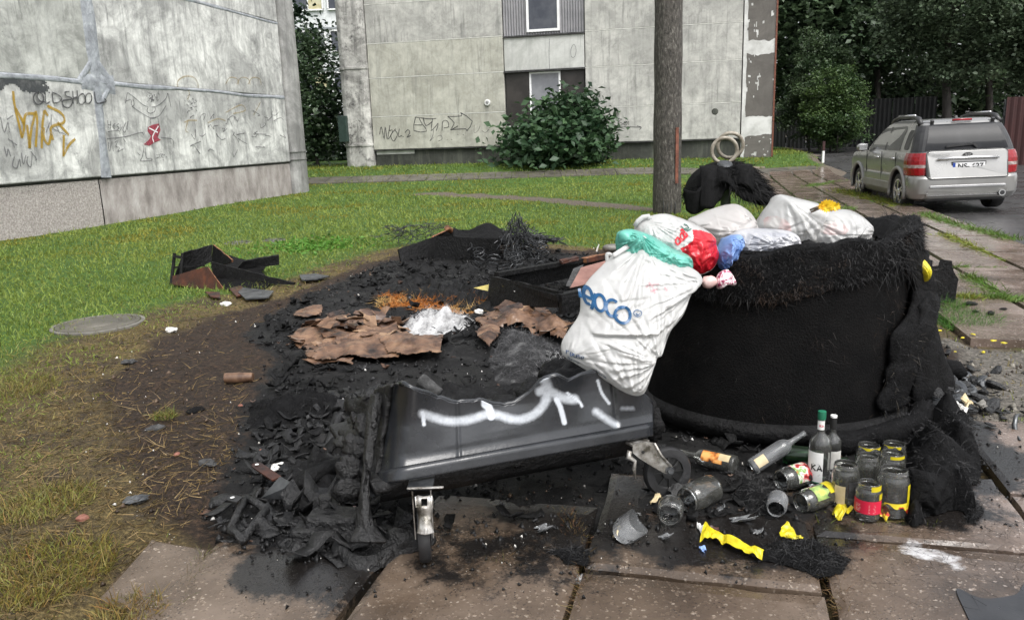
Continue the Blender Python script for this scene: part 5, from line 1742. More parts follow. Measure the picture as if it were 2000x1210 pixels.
# left rear corner spans indices 0..NC (arc from the flank to the rear)
for mir in (False, True):
    patch('rear_pillar', TOP, np.linspace(1.07, 1.6, 8), NR - 2, NC - 1, M['trim'], .008, mir) if False else None
    b_ = patch('rear_pillar', TOP, np.linspace(1.08, 1.6, 8), 0, NC, M['trim'], .007, mir)
    for (z0, z1, mm, nm) in ((.68, .81, 'lamp_red', 'lamp_lower'), (.81, .865, 'lamp_white', 'lamp_reverse'), (.865, 1.085, 'lamp_red', 'lamp_upper')):
        patch('tail_lamp', LOW if z1 < 1.06 else LOW, np.linspace(z0, min(z1, 1.07), 4), -1, NC + 1, M[mm], .012, mir)
b_ = MB()
zs = np.linspace(1.11, 1.555, 8)
b_.grid(lambda u, v: ((-1 + 2 * u) * (lerp_prof(TOP, 1.11 + .445 * v, 1) - .16), lerp_prof(TOP, 1.11 + .445 * v, 2) - .012, 1.11 + .445 * v), 10, 8)
rw = b_.build('rear_window', M['carglass'], car, local=True, smooth=True)
bb = MB(); bb.bar((-.34, lerp_prof(TOP, 1.17, 2) - .04, 1.165), (.1, lerp_prof(TOP, 1.19, 2) - .045, 1.2), .02, .035); bb.bar((.1, lerp_prof(TOP, 1.19, 2) - .05, 1.2), (.17, lerp_prof(TOP, 1.19, 2) - .04, 1.14), .03, .035)
bb.build('wiper', M['trim'], rw, local=True)
for s_ in (-1, 1):
    MB().box((s_ * .5, lerp_prof(TOP, 1.58, 2) - .02, 1.585), (.055, .06, .1), Matrix.Rotation(.4, 3, 'X')).build('hinge', M['trim'], car, local=True, bevel=.01)
# tailgate
tg = rear_poly('tailgate', rrect(-.66, .66, .62, 1.09, .07), M['paint'], .028, LOW, car, .04, .012)
rear_poly('tailgate_gap', rrect(-.675, .675, .605, 1.1, .075), M['trim'], .006, LOW, car)
rear_poly('plate_recess', rrect(-.45, .45, .70, .965, .04), M['clad'], .031, LOW, tg)
MB().tube([(-.5, -2.135, .955), (-.2, -2.15, .97), (.2, -2.15, .97), (.5, -2.135, .955)], [.018, .022, .022, .018], 10).build('tailgate_handle', M['chrome'], tg, local=True, smooth=True)
b_ = MB(); b_.extrude([(.075 * math.cos(k * PI / 12), 1.02 + .036 * math.sin(k * PI / 12)) for k in range(24)], 0, .02, lambda x, z, o: (x, -2.10 - o, z)); b_.build('badge', M['trim'], tg, local=True)
text_part('badge_lettering', 'KIA', .055, M['chrome'], tg, (0, -2.123, 1.02), (PI / 2, 0, 0), .001, 1.15)
text_part('model_lettering', 'SPORTAGE', .045, M['chrome'], tg, (-.43, -2.104, 1.03), (PI / 2, 0, 0), .001, 1.3)
pl_ = MB().box((.02, -2.125, .82), (.53, .012, .13)).build('number_plate', M['plate'], car, local=True, bevel=.004)
MB().box((.02, -2.12, .82), (.56, .012, .16)).build('plate_holder', M['trim'], pl_, local=True)
MB().box((-.222, -2.1325, .82), (.042, .003, .126)).build('plate_band', M['eu_blue'], pl_, local=True)
text_part('plate_lettering', 'NS- 627', .118, M['trim'], pl_, (.045, -2.1335, .818), (PI / 2, 0, 0), .001, 1.06, offset=.0028)
text_part('band_lettering', 'LV', .03, M['plate'], pl_, (-.222, -2.1345, .785), (PI / 2, 0, 0), .0005)
# bumper details
rear_poly('bumper_step', rrect(-.62, .62, .46, .5, .015), M['chrome'], .02, LOW, car, .03, .006)
rear_poly('bumper_lip', rrect(-.66, .5, .31, .335, .01), M['chrome'], .03, LOW, car, .03, .006)
rear_poly('bumper_band', rrect(-.65, .65, .34, .45, .03), M['clad'], .008, LOW, car)
MB().tube([(.56, -2.22, .345), (.56, -2.0, .345)], .055, 16).build('exhaust', M['chrome'], car, local=True, smooth=True, angle=40)
MB().tube([(.56, -2.222, .345), (.56, -2.1, .345)], .04, 16).build('exhaust_bore', M['trim'], car, local=True)
MB().box((0, -1.6, .27), (1.3, .9, .12)).build('underbody', M['trim'], car, local=True, bevel=.03)
MB().box((0, 0, .26), (1.4, 2.6, .1)).build('underbody', M['trim'], car, local=True, bevel=.03)
b_ = MB(); b_.tube([(-.16, -1.74, 1.615), (0, -1.75, 1.618), (.16, -1.74, 1.615)], .02, 8); b_.build('stop_lamp', M['lamp_red'], car, local=True, smooth=True)
MB().box((-.02, -1.5, 1.67), (.05, .1, .05), taper=.6).build('aerial', M['trim'], car, local=True)
# flanks
for s_ in (-1, 1):
    side_poly('side_window', rrect(-1.66, -1.38, 1.12, 1.47, .07, 4), s_, M['carglass'])
    side_poly('side_window', [(-1.2, 1.1), (-.34, 1.1), (-.34, 1.52), (-1.12, 1.54), (-1.2, 1.47)], s_, M['carglass2'])
    side_poly('side_window', [(-.26, 1.1), (.74, 1.1), (.6, 1.2), (.14, 1.5), (-.26, 1.52)], s_, M['carglass2'])
    side_poly('door_pillar', [(-.345, 1.095), (-.255, 1.095), (-.255, 1.53), (-.345, 1.53)], s_, M['trim'], .008)
    for y_, z0, z1 in ((-.3, .42, 1.07), (.72, .42, 1.07), (-1.16, .78, 1.07)):
        b_ = MB(); b_.box((s_ * .899, y_, (z0 + z1) / 2), (.012, .009, z1 - z0)); b_.build('door_gap', M['trim'], car, local=True)
    for y_ in (-1.03, -.05):
        MB().tube([(s_ * .905, y_ - .09, .955), (s_ * .935, y_ - .05, .96), (s_ * .935, y_ + .05, .96), (s_ * .905, y_ + .09, .955)], .017, 8).build('door_handle', M['chrome'], car, local=True, smooth=True)
    MB().bar((s_ * .905, -.88, .44), (s_ * .905, .88, .44), .03, .14, (0, 0, 1)).build('side_moulding', M['clad'], car, local=True, bevel=.01)
    for y_ in (-AXY, AXY + .02):
        arc_ = [(s_ * .9, y_ + .435 * math.cos(a), .36 + .435 * math.sin(a)) for a in np.linspace(-.25, PI + .25, 24)]
        MB().tube(arc_, .036, 6).build('wheel_arch', M['clad'], car, local=True, smooth=True)
    rail = [(s_ * .655, -1.66, 1.56), (s_ * .64, -1.5, 1.66), (s_ * .64, -1.3, 1.7), (s_ * .64, -.4, 1.705), (s_ * .62, -.1, 1.66), (s_ * .62, .05, 1.61)]
    MB().tube(rail, [.05, .05, .032, .03, .035, .03], 8).build('roof_rail', M['trim'], car, local=True, smooth=True)
    MB().tube([(s_ * .64, -1.3, 1.724), (s_ * .64, -.4, 1.728)], .022, 8).build('roof_rail', M['chrome'], car, local=True, smooth=True)
    mr = MB().lump((s_ * 1.0, .72, 1.14), (.11, .09, .085), 3, .12, 1.0, 14, 9).build('mirror', M['paint'], car, local=True, smooth=True)
    MB().box((s_ * 1.0, .64, 1.14), (.16, .01, .12)).build('mirror_glass', M['chrome'], mr, local=True, bevel=.004)
    MB().bar((s_ * .86, .76, 1.09), (s_ * .95, .74, 1.11), .05, .04).build('mirror_arm', M['trim'], mr, local=True)
def wheel(s_, y_):
    o = (s_ * .77, y_, .345)
    ax = (s_, 0, 0)
    w_ = MB().lathe([(.225, -.1), (.3, -.112), (.335, -.1), (.345, -.07), (.345, .07), (.335, .1), (.3, .112), (.235, .1), (.225, .08)], 36, o, ax).build('wheel', M['rubber'], car, local=True, smooth=True, angle=50)
    MB().lathe([(.235, .1), (.225, .07), (.2, .05), (.2, -.09), (0, -.09)], 32, o, ax).build('wheel_dish', M['steel_dark'], w_, local=True, smooth=True, angle=40)
    MB().lathe([(.24, .098), (.245, .11), (.222, .108), (.218, .08)], 32, o, ax).build('rim', M['chrome'], w_, local=True, smooth=True, angle=40)
    sp = MB()
    for k in range(5):
        a = 2 * PI * k / 5 + .3
        for da in (-.13, .13):
            sp.bar((o[0] + s_ * .1, o[1] + .05 * math.cos(a), o[2] + .05 * math.sin(a)), (o[0] + s_ * .095, o[1] + .225 * math.cos(a + da), o[2] + .225 * math.sin(a + da)), .03, .035, ax)
    sp.lathe([(.075, .09), (.06, .118), (0, .122)], 16, o, ax)
    sp.build('spokes', M['chrome'], w_, local=True)
for s_ in (-1, 1):
    for y_ in (-AXY, AXY + .02):
        wheel(s_, y_)
car.location = (8.42, 16.0, -.105)
car.rotation_euler = (0, R(-.9), R(-9.0))
# ------------------------------------------------------------------ burnt round container
DX, DY, DR, DH = 1.42, 4.2, .69, .93
drum = empty('round_container', (DX, DY, 0), 'big charred black round waste container heaped with rubbish bags', 'waste container')
m_ = MB()
def djit(a, h):
    sag = max(0, h - .3) / .6
    return .016 * (float(fbm(math.cos(a) * 3, math.sin(a) * 3, h * 3, 2)) - .5) * 2 - .03 * sag * (float(fbm(math.cos(a) * 2 + 5, math.sin(a) * 2, h * 2, 7)) - .35)
m_.lathe([(DR, -.05), (DR, .12), (DR, .2), (DR, .3), (DR, .4), (DR, .5), (DR, .6), (DR, .7), (DR, .78), (DR * .995, .86), (DR * .985, DH), (DR * .95, DH + .01), (DR * .93, DH - .03), (DR * .93, .45), (0, .42)], 96, (DX, DY, 0), jit=djit)
m_.build('wall', M['drum'], drum, smooth=True, angle=50)
m_ = MB().lathe([(DR + .005, .02), (DR + .045, .03), (DR + .055, .075), (DR + .05, .1), (DR + .012, .115)], 96, (DX, DY, 0), jit=djit)
m_.build('base_ring', M['char'], drum, smooth=True)
# burnt lining slumped over the rim
def collar(u, v):
    a = 2 * PI * u
    ca, sa = math.cos(a), math.sin(a)
    n1 = float(fbm(ca * 2.2 + 3, sa * 2.2 + 3, 0, 5, 3)); n2 = float(fbm(ca * 7 + 3, sa * 7 + 3, v * 3, 6, 3))
    drop = .08 + .2 * n1
    if v < .35:
        t = v / .35
        r = DR - .12 + .13 * t; z = DH - .06 + .1 * math.sin(t * PI * .62)
    else:
        t = (v - .35) / .65
        r = DR + .01 + .012 * math.sin(t * PI) + .01 * n2; z = DH + .035 - t * drop
    bump = .03 * (n2 - .5)
    z -= .1 * float(sstep(.1, .6, sa))
    z -= .085 * float(sstep(.35, -.5, ca)) * (sa < .3) - .02 * float(sstep(.2, .8, ca))
    return (DX + (r + bump) * ca, DY + (r + bump) * sa, z + .16 * (n1 - .42) + .045 * (n2 - .5))
m_ = MB().grid(collar, 140, 16)
m_.build('felt_collar', M['felt'], drum, smooth=True)
g = np.random.default_rng(77)
def drum_hair(n, v0, v1, up, out, L, a0=0, a1=1):
    us = g.uniform(a0, a1, n); vs = g.uniform(v0, v1, n)
    P_ = np.array([collar(u, v) for u, v in zip(us, vs)])
    ca, sa = np.cos(2 * PI * us), np.sin(2 * PI * us)
    k = fbm(ca * 3 + 7, sa * 3 + 7, 0, 15, 3)
    D_ = np.stack([ca * out + g.normal(0, .5, n), sa * out + g.normal(0, .5, n), up + g.normal(0, .4, n)], 1)
    br = sstep(.5, .66, fbm(ca * 4 + 1, sa * 4 + 1, vs * 3, 25, 3))[:, None] * g.uniform(.2, 1, (n, 1))
    C_ = np.array([.006, .006, .0065])[None] * (1 - br) + np.array([.036, .02, .011])[None] * br
    return P_, D_, L * g.uniform(.3, 1.3, n) * (.25 + 4.2 * k ** 2.6), C_
H = [drum_hair(2400, .2, .5, .7, .4, .034), drum_hair(16000, .35, 1.0, -.5, .5, .023), drum_hair(4500, .85, 1.0, -1.0, .3, .034)]
M['fibre_c'] = mat_attr('singed_fibres', .55, .35)
hairs('singed_fibre', np.concatenate([h[0] for h in H]), np.concatenate([h[1] for h in H]), np.concatenate([h[2] for h in H]), .0024, M['fibre_c'], drum, .5, .7, 3, 3, np.concatenate([h[3] for h in H]))
# loose hairs on the wall, brown wisps
n = 2200
a = g.uniform(PI * .95, PI * 2.1, n); z = g.uniform(.12, .85, n)
k = sstep(.52, .68, fbm(a * 5, z * 6, 0, 33, 3)); keep = g.uniform(0, 1, n) < .12 + k
a, z, k = a[keep], z[keep], k[keep]; n = len(a)
P_ = np.stack([DX + (DR + .002) * np.cos(a), DY + (DR + .002) * np.sin(a), z], 1)
D_ = np.stack([np.cos(a) * .35 + g.normal(0, .5, n), np.sin(a) * .35 + g.normal(0, .3, n), g.normal(-.5, .6, n)], 1)
C_ = np.array([.012, .012, .012])[None] * (1 - k[:, None]) + np.array([.035, .022, .014])[None] * k[:, None] * g.uniform(.3, 1.2, (n, 1))
hairs('wall_fibre', P_, D_, g.uniform(.012, .045, n), .0016, M['fibre_c'], drum, .3, .6, 3, 6, C_)
# lining peeled outwards and sagging on the road side
def peel(u, v):
    a = -.9 + 1.95 * u + .5 * (float(fbm(v * 3.2, 7, 0, 47, 3)) - .5) * (1 - u)
    n1 = float(fbm(u * 4, v * 3, 0, 41, 3)); n2 = float(fbm(u * 11, v * 9, 0, 42, 3))
    bel = math.sin(min(1, v * 1.05) * PI) ** 1.2
    side = math.sin(u * PI) ** .7
    r = DR + .02 + side * (.13 * bel * (.1 + 1.1 * n1) + .08 * (n2 - .3))
    z = DH - .02 - .1 * n1 - v * (.5 + .22 * math.sin(u * 5 + 1)) + .07 * (n2 - .5)
    return (DX + r * math.cos(a), DY + r * math.sin(a), z)
MB().grid(peel, 40, 34).build('peeled_lining', M['felt'], drum, smooth=True, solid=.02)
def peel2(u, v):
    a = -.8 + 1.15 * u + .5 * (float(fbm(v * 3, 3, 0, 48, 3)) - .5) * (1 - u)
    n1 = float(fbm(u * 5, v * 4, 0, 45, 3))
    r = DR + .05 + math.sin(u * PI) * (.16 * v + .1 * n1 * v)
    return (DX + r * math.cos(a), DY + r * math.sin(a), .62 - v * .62 + .05 * n1)
MB().grid(peel2, 26, 22).build('peeled_lining', M['felt'], drum, smooth=True, solid=.02)
n = 2600
us, vs = g.uniform(0, 1, n), g.uniform(0, 1, n) ** .7
P_ = np.array([peel(u, v) for u, v in zip(us, vs)])
D_ = np.stack([(P_[:, 0] - DX) + g.normal(0, .5, n), (P_[:, 1] - DY) + g.normal(0, .5, n), g.normal(-.3, .5, n)], 1)
C_ = np.array([.006, .006, .0065])[None] * np.ones((n, 1)) + (g.uniform(0, 1, (n, 1)) < .12) * np.array([.06, .05, .035])[None]
hairs('lining_fibre', P_, D_, g.uniform(.02, .07, n), .003, M['fibre_c'], drum, .3, .5, 3, 7, C_)
# stub of black frame standing above the rim
p = AT(1740, 462, 4.55)
m_ = MB(); m_.box((p.x, p.y, p.z - .04), (.13, .02, .14), Matrix.Rotation(.3, 3, 'Z') @ Matrix.Rotation(-.15, 3, 'X'))
m_.build('rim_plate', M['bin_melt'], drum, bevel=.004)
# felt roll along its foot
rp = []
for k in range(15):
    a = -1.62 + 1.25 * k / 14
    rp.append((DX + (DR + .12 + .02 * math.sin(k)) * math.cos(a), DY + (DR + .1) * math.sin(a), .06 + .06 * (k / 14) ** 2 + .012 * math.sin(k * 2)))
rl = empty('felt_roll', rp[0], 'fuzzy grey-black roll of felt along the foot of the round container', 'felt roll')
MB().tube(rp, [.02] + [.05 + .01 * math.sin(k * 1.7) for k in range(13)] + [.03], 12).build('roll', M['felt'], rl, smooth=True)
n = 2200
ks = g.uniform(1, 13, n); i_ = ks.astype(int); f_ = (ks - i_)[:, None]
RP = np.array([tuple(p) for p in rp]); base = RP[i_] * (1 - f_) + RP[i_ + 1] * f_
D_ = g.normal(0, 1, (n, 3)); D_ /= np.linalg.norm(D_, axis=1, keepdims=True)
C_ = np.array([.03, .03, .032])[None] * g.uniform(.3, 2.4, (n, 1))
hairs('fuzz', base + D_ * .046, D_, g.uniform(.008, .025, n), .002, M['fibre_c'], rl, .2, .5, 2, 8, C_)

# ------------------------------------------------------------------ bags
def pillow(outline, yf, df, db, wr, seed, mats, mf=None, noise=(.02, .03), na=132, nr=40, name='film', parent=None, pw=(2.2, .62), top=None, ctr=None, creases=()):
    """soft bag: outline and creases given in photo pixels at its own depth yf(py); df/db how far it swells to and fro"""
    O = np.array(catmull(outline, 8, True))
    # resample evenly
    d = np.r_[0, np.cumsum(np.hypot(*(np.roll(O, -1, 0) - O).T))]
    t = np.linspace(0, d[-1], na, endpoint=False)
    Oc = np.vstack([O, O[:1]])
    O = np.stack([np.interp(t, d, Oc[:, 0]), np.interp(t, d, Oc[:, 1])], 1)
    c = np.array(ctr) if ctr is not None else O.mean(0)
    def h(u, v, r, sgn):
        D = df if sgn > 0 else db
        b = D * np.clip(1 - np.clip(r, 0, 1) ** pw[0], 0, 1) ** pw[1]
        s_ = np.zeros_like(b)
        for (kx, ky, fr, am, L) in wr:
            th = np.arctan2(v - ky, u - kx); dd = np.hypot(u - kx, v - ky)
            n1 = vn(th * fr + seed, dd * .012, 0, seed)
            s_ = s_ + am * (np.abs(n1 - .5) * 2) * np.exp(-dd / L) * sstep(0, L * .12, dd)
        s_ = s_ + noise[0] * .7 * (fbm(u * noise[1] * .7, v * noise[1] * .7, 0, seed + 3, 2) - .5) * 2
        for q_ in (1.3, 2.7):
            wx, wy = u + 14 * vn(u * .03, v * .03, 0, seed + 7), v + 14 * vn(u * .03, v * .03, 0, seed + 8)
            rid = 1 - np.abs(vn(wx * noise[1] * q_ + 9, wy * noise[1] * q_ * .6, 0, seed + 5) - .5) * 5
            s_ = s_ + noise[0] * .75 / q_ * np.clip(rid, 0, 1)
        for (ax_, ay_, bx_, by_, w_, am) in creases:
            ex, ey = bx_ - ax_, by_ - ay_
            tt = np.clip(((u - ax_) * ex + (v - ay_) * ey) / (ex * ex + ey * ey), 0, 1)
            dist = np.hypot(u - ax_ - tt * ex, v - ay_ - tt * ey)
            s_ = s_ + am * np.exp(-(dist / w_) ** 2)
        return b + s_ * np.clip((1 - r) * 7, 0, 1)
    b_ = MB()
    def row(r, sgn):
        uv = c + (O - c) * r
        hh = h(uv[:, 0], uv[:, 1], np.full(na, r), sgn)
        out = []
        for k in range(na):
            p = AT(uv[k, 0], uv[k, 1], yf(uv[k, 1]))
            out.append((p.x, p.y - sgn * hh[k], p.z))
        return out, uv
    rows = []
    for k in range(nr, 0, -1):                 # back, from centre ring outwards
        pass
    rs = [(1 - (k / nr) ** 1.25, 1) for k in range(0, nr)]     # front: rim -> centre
    rb = [((k + 1) / (nr // 3), -1) for k in range(nr // 3 - 1)]  # back: centre -> rim
    seq = rb + rs
    uvs = []
    for r, sg in seq:
        q_, uv = row(max(r, .02), sg)
        b_.v += q_; uvs.append(uv)
    for a in range(len(seq) - 1):
        for j in range(na):
            j2 = (j + 1) % na
            b_.f.append((a * na + j, (a + 1) * na + j, (a + 1) * na + j2, a * na + j2))
            uc = (uvs[a][j] + uvs[a + 1][j2]) / 2
            b_.m.append(mf(uc[0], uc[1], seq[a][1]) if mf else 0)
    b_.f.append(tuple(range(na))); b_.m.append(0)
    L_ = (len(seq) - 1) * na
    b_.f.append(tuple(L_ + j for j in reversed(range(na)))); b_.m.append(0)
    o = b_.build(name, mats, parent, smooth=True)
    # surface lookup for prints
    ang = np.arctan2(O[:, 1] - c[1], O[:, 0] - c[0]); rad = np.hypot(O[:, 0] - c[0], O[:, 1] - c[1])
    s_ = np.argsort(ang); ang, rad = ang[s_], rad[s_]
    def surf(u, v, lift=.006):
        th = math.atan2(v - c[1], u - c[0])
        R_ = np.interp(th, ang, rad, period=2 * PI)
        r = math.hypot(u - c[0], v - c[1]) / R_
        hh = float(h(np.array([u]), np.array([v]), np.array([min(r, .999)]), 1)[0])
        p = AT(u, v, yf(v))
        return (p.x, p.y - hh - lift, p.z + lift * .3)
    return o, surf

def fine(pts, n=30):
    P_ = [np.asarray(p, float) for p in pts]
    return P_

# big white carrier bag leaning on the container
bag = empty('carrier_bag', tuple(AT(1237, 772, 3.02)), 'full white carrier bag with blue lettering slumped against the round container', 'bag')
out1 = [(1255, 467), (1225, 480), (1197, 495), (1186, 508), (1150, 545), (1135, 572), (1131, 612), (1110, 645), (1097, 668), (1099, 692), (1125, 710), (1152, 726), (1188, 746), (1215, 763), (1241, 772), (1258, 764), (1270, 735), (1281, 699),
        (1292, 690), (1309, 645), (1335, 610), (1353, 566), (1372, 548), (1362, 530), (1330, 512), (1300, 497), (1277, 480)]
o1, s1 = pillow(out1, lambda v: 3.02 + (772 - v) / 300 * .4, .15, .12,
                [(1237, 772, 9.0, .026, 120), (1280, 690, 9.0, .03, 100), (1370, 545, 12.0, .032, 170), (1255, 475, 10.0, .03, 130), (1105, 690, 8.0, .02, 90)], 3,
                [M['film_white']], noise=(.012, .02), na=240, nr=90, parent=bag, ctr=(1225, 620),
                creases=[(1155, 634, 1270, 632, 4, .02), (1155, 641, 1255, 638, 5, -.02), (1270, 632, 1350, 585, 5, .01), (1200, 660, 1280, 700, 7, .01), (1290, 560, 1370, 545, 5, .012), (1195, 655, 1190, 735, 9, .012), (1290, 590, 1340, 570, 5, -.01), (1150, 590, 1215, 560, 6, .006)])
# handles
hp = [(1197, 500), (1222, 484), (1247, 468), (1257, 466), (1266, 480), (1277, 500), (1290, 520)]
b_ = MB(); b_.ribbon(hp, 9, lambda u, v: tuple(AT(u, v, 3.02 + (772 - v) / 300 * .4 - .045)), 6); b_.build('handle', M['film_white'], bag, smooth=True, solid=.004)
b_ = MB(); b_.ribbon([(1186, 512), (1186, 496), (1198, 500), (1205, 512)], 7, lambda u, v: tuple(AT(u, v, 3.37)), 6); b_.build('handle', M['film_white'], bag, smooth=True, solid=.004)
def arcp(cx, cy, rx, ry, a0, a1, n=18):
    return [(cx + rx * math.cos(a0 + (a1 - a0) * k / n), cy + ry * math.sin(a0 + (a1 - a0) * k / n)) for k in range(n + 1)]
def rot(pts, cx, cy, a):
    return [(cx + (x - cx) * math.cos(a) - (y - cy) * math.sin(a), cy + (x - cx) * math.sin(a) + (y - cy) * math.cos(a)) for x, y in pts]
prt = MB()
let = [[(1131, 560), (1141, 571)], arcp(1145, 572, 7, 14, 0.2, -5.2) , [(1139, 573), (1152, 576)],                         # e, turned round the edge
       [(1158, 565), (1154, 580), (1150, 594)], arcp(1165, 580, 9, 14, PI, 3 * PI),                                         # p
       arcp(1187, 587, 11, 15, -.75, -2 * PI + .75),                                                                        # c
       arcp(1205, 598, 14, 14.5, 0, 2 * PI, 28)]                                                                            # o
let[0] = [(1131, 563), (1133, 580)]
for s_ in let:
    prt.ribbon(s_, 5.6, s1, 3)
prt.build('blue_lettering', M['ink_blue'], bag)
prt = MB()
prt.ribbon(arcp(1233, 595, 7.5, 5.5, 0, 2 * PI, 20), 1.4, s1, 2); prt.ribbon(arcp(1233, 594, 3.4, 3.4, .2, PI - .2, 8), 1.8, s1, 2)
prt.build('round_mark', M['ink_blue'], bag)
prt = MB()
ex = 1104
for ch in 'reuse':
    y0 = 676 + (ex - 1104) * .22
    st = {'r': [[(0, 0), (0, 9)], [(0, 3), (3, 0), (5, 1)]], 'e': [[(0, 5), (5, 4), (4, 0), (1, 1), (0, 5), (2, 9), (5, 8)]], 'u': [[(0, 0), (0, 7), (3, 9), (5, 6), (5, 0)], [(5, 0), (5.5, 9)]],
          's': [[(5, 1), (2, 0), (1, 3), (4, 5), (4, 8), (0, 9)]]}[ch]
    for s_ in st:
        prt.ribbon([(ex + x * .95, y0 + y * .95 + x * .2) for x, y in s_], 1.5, s1, 3)
    ex += 6.6
rr_ = random.Random(5)
for k in range(9):
    x0, y0 = 1108 + k * 2.6, 690 + k * 1.2
    prt.ribbon([(x0, y0), (x0 + rr_.uniform(-1, 1), y0 + rr_.uniform(3, 7))], 1.4, s1, 0)
for k in range(8):
    x0, y0 = 1154 + k * 3.4, 711 + k * 2.0
    prt.ribbon([(x0, y0), (x0 + rr_.uniform(0, 2), y0 + rr_.uniform(2, 5)), (x0 + 2.5, y0 + 2)], 1.4, s1, 0)
prt.build('small_print', M['ink_navy'], bag)
rp_ = MB()
for s_ in [[(1255, 540), (1262, 548), (1268, 560)], [(1262, 545), (1275, 543)], [(1258, 556), (1272, 553)], [(1285, 548), (1290, 556)], [(1250, 548), (1258, 545)]]:
    rp_.ribbon(s_, 4, s1, 4)
rp_.build('show_through', ink('pink_show_through', (.6, .2, .25), .35, 40), bag)

# teal bag
teal = empty('rubbish_bag', tuple(AT(1275, 515, 3.45)), 'turquoise plastic bag lying behind the white carrier bag', 'bag')
out2 = [(1203, 462), (1208, 452), (1229, 447), (1252, 452), (1279, 463), (1314, 485), (1343, 497), (1353, 510), (1350, 528), (1330, 535), (1296, 528), (1250, 520), (1225, 512), (1207, 494), (1202, 477)]
o2, s2 = pillow(out2, lambda v: 3.45, .13, .12, [(1245, 455, 9, .035, 90), (1352, 512, 9, .035, 80), (1300, 490, 7, .02, 60)], 9, [M['film_teal']], noise=(.02, .055), na=150, nr=48, parent=teal, creases=[(1255, 458, 1240, 500, 5, -.02), (1262, 470, 1330, 505, 5, .01)])
b_ = MB(); b_.lump(AT(1224, 463, 3.4), (.04, .04, .032), 4, .3, 1.6, 18, 12); b_.build('knot', M['film_teal'], teal, smooth=True)
b_ = MB(); b_.lump(AT(1236, 478, 3.36), (.016, .02, .035), 6, .4, 1.6, 14, 10, .5); b_.build('knot_tail', M['film_teal'], teal, smooth=True)

# white bag with red print
red = empty('rubbish_bag', tuple(AT(1330, 530, 3.85)), 'white plastic bag with a large red print', 'bag')
out3 = [(1240, 440), (1263, 424), (1296, 417), (1325, 424), (1351, 434), (1378, 448), (1396, 463), (1398, 476), (1403, 495), (1394, 520), (1368, 536), (1340, 535), (1300, 520), (1265, 505), (1242, 470)]
redp = [(1343, 443), (1362, 446), (1387, 455), (1397, 467), (1394, 480), (1402, 498), (1391, 516), (1366, 531), (1345, 524), (1311, 474), (1325, 468), (1337, 461)]
def redf(u, v, sg):
    return 1 if sg > 0 and float(poly_sdf(np.array([u]), np.array([v]), redp)[0]) < 0 else 0
o3, s3 = pillow(out3, lambda v: 3.66, .17, .2, [(1263, 430, 7, .02, 80), (1397, 470, 6, .02, 70), (1368, 534, 6, .02, 70)], 14, [M['film_white'], M['film_red']], redf, (.02, .045), 170, 56, parent=red)
b_ = MB()
for s_ in [[(1302, 460), (1308, 455), (1312, 462), (1306, 467), (1302, 461)], [(1313, 452), (1318, 447), (1321, 455), (1316, 460), (1313, 453)], [(1316, 444), (1320, 442), (1324, 448)], [(1325, 448), (1328, 452), (1324, 455)], [(1310, 464), (1318, 458), (1326, 452)]]:
    b_.ribbon(s_, 3.4, s3, 4)
b_.build('red_lettering', M['film_red'], red)
b_ = MB()
for s_ in [[(1319, 436), (1324, 441), (1330, 440)], [(1327, 434), (1333, 436), (1335, 441)], [(1322, 442), (1332, 444), (1340, 442)], [(1330, 441), (1336, 440)]]:
    b_.ribbon(s_, 1.7, s3, 4)
b_.build('green_lettering', M['ink_green'], red)
b_ = MB(); b_.tube([AT(x, y, 3.62) for x, y in ((1240, 442), (1246, 432), (1256, 424), (1266, 422), (1270, 430))], .012, 8); b_.build('handle', M['film_white'], red, smooth=True)

# pale bag behind
pale = empty('rubbish_bag', tuple(AT(1420, 480, 4.4)), 'pinkish white knotted bag near the container centre', 'bag')
out4 = [(1343, 434), (1365, 420), (1390, 409), (1432, 398), (1457, 408), (1471, 425), (1477, 445), (1470, 480), (1430, 500), (1400, 495), (1370, 470)]
pillow(out4, lambda v: 4.1, .2, .2, [(1472, 438, 8, .03, 110), (1350, 438, 5, .015, 90)], 21, [M['film_pink']], None, (.018, .04), 160, 48, parent=pale, creases=[(1400, 445, 1470, 425, 4, .012), (1425, 462, 1474, 440, 4, .012), (1410, 452, 1465, 436, 3, -.01)])
b_ = MB(); b_.tube([AT(x, y, 3.9) for x, y in ((1425, 468), (1440, 455), (1458, 447), (1474, 436))], [.02, .03, .03, .02], 9); b_.build('twisted_neck', M['film_pink'], pale, smooth=True)

# two white bags on the road side
wa = empty('rubbish_bag', tuple(AT(1540, 480, 4.6)), 'white bag with a pointed top, highest of the heap', 'bag')
out5 = [(1477, 446), (1490, 420), (1504, 400), (1519, 381), (1535, 381), (1559, 387), (1600, 398), (1615, 415), (1600, 450), (1590, 478), (1567, 490), (1520, 488), (1490, 475)]
def blush(u, v, sg):
    return 1 if (math.hypot((u - 1502) / 18, (v - 440) / 22) < 1) else 0
pillow(out5, lambda v: 4.5, .2, .22, [(1521, 384, 6, .03, 110), (1480, 460, 5, .02, 70), (1600, 400, 5, .02, 80)], 27, [M['film_white'], M['film_blush']], blush, (.018, .036), 160, 48, parent=wa, creases=[(1521, 384, 1545, 440, 5, .018), (1545, 440, 1575, 470, 5, .012), (1545, 436, 1500, 470, 6, .01)])
wb_ = empty('rubbish_bag', tuple(AT(1640, 480, 4.6)), 'rounded white bag on the container rim nearest the road', 'bag')
out6 = [(1568, 450), (1590, 422), (1620, 413), (1655, 409), (1685, 424), (1703, 447), (1700, 470), (1680, 485), (1600, 488), (1575, 472)]
def blush2(u, v, sg):
    return 1 if (math.hypot((u - 1605) / 26, (v - 440) / 12) < 1) else 0
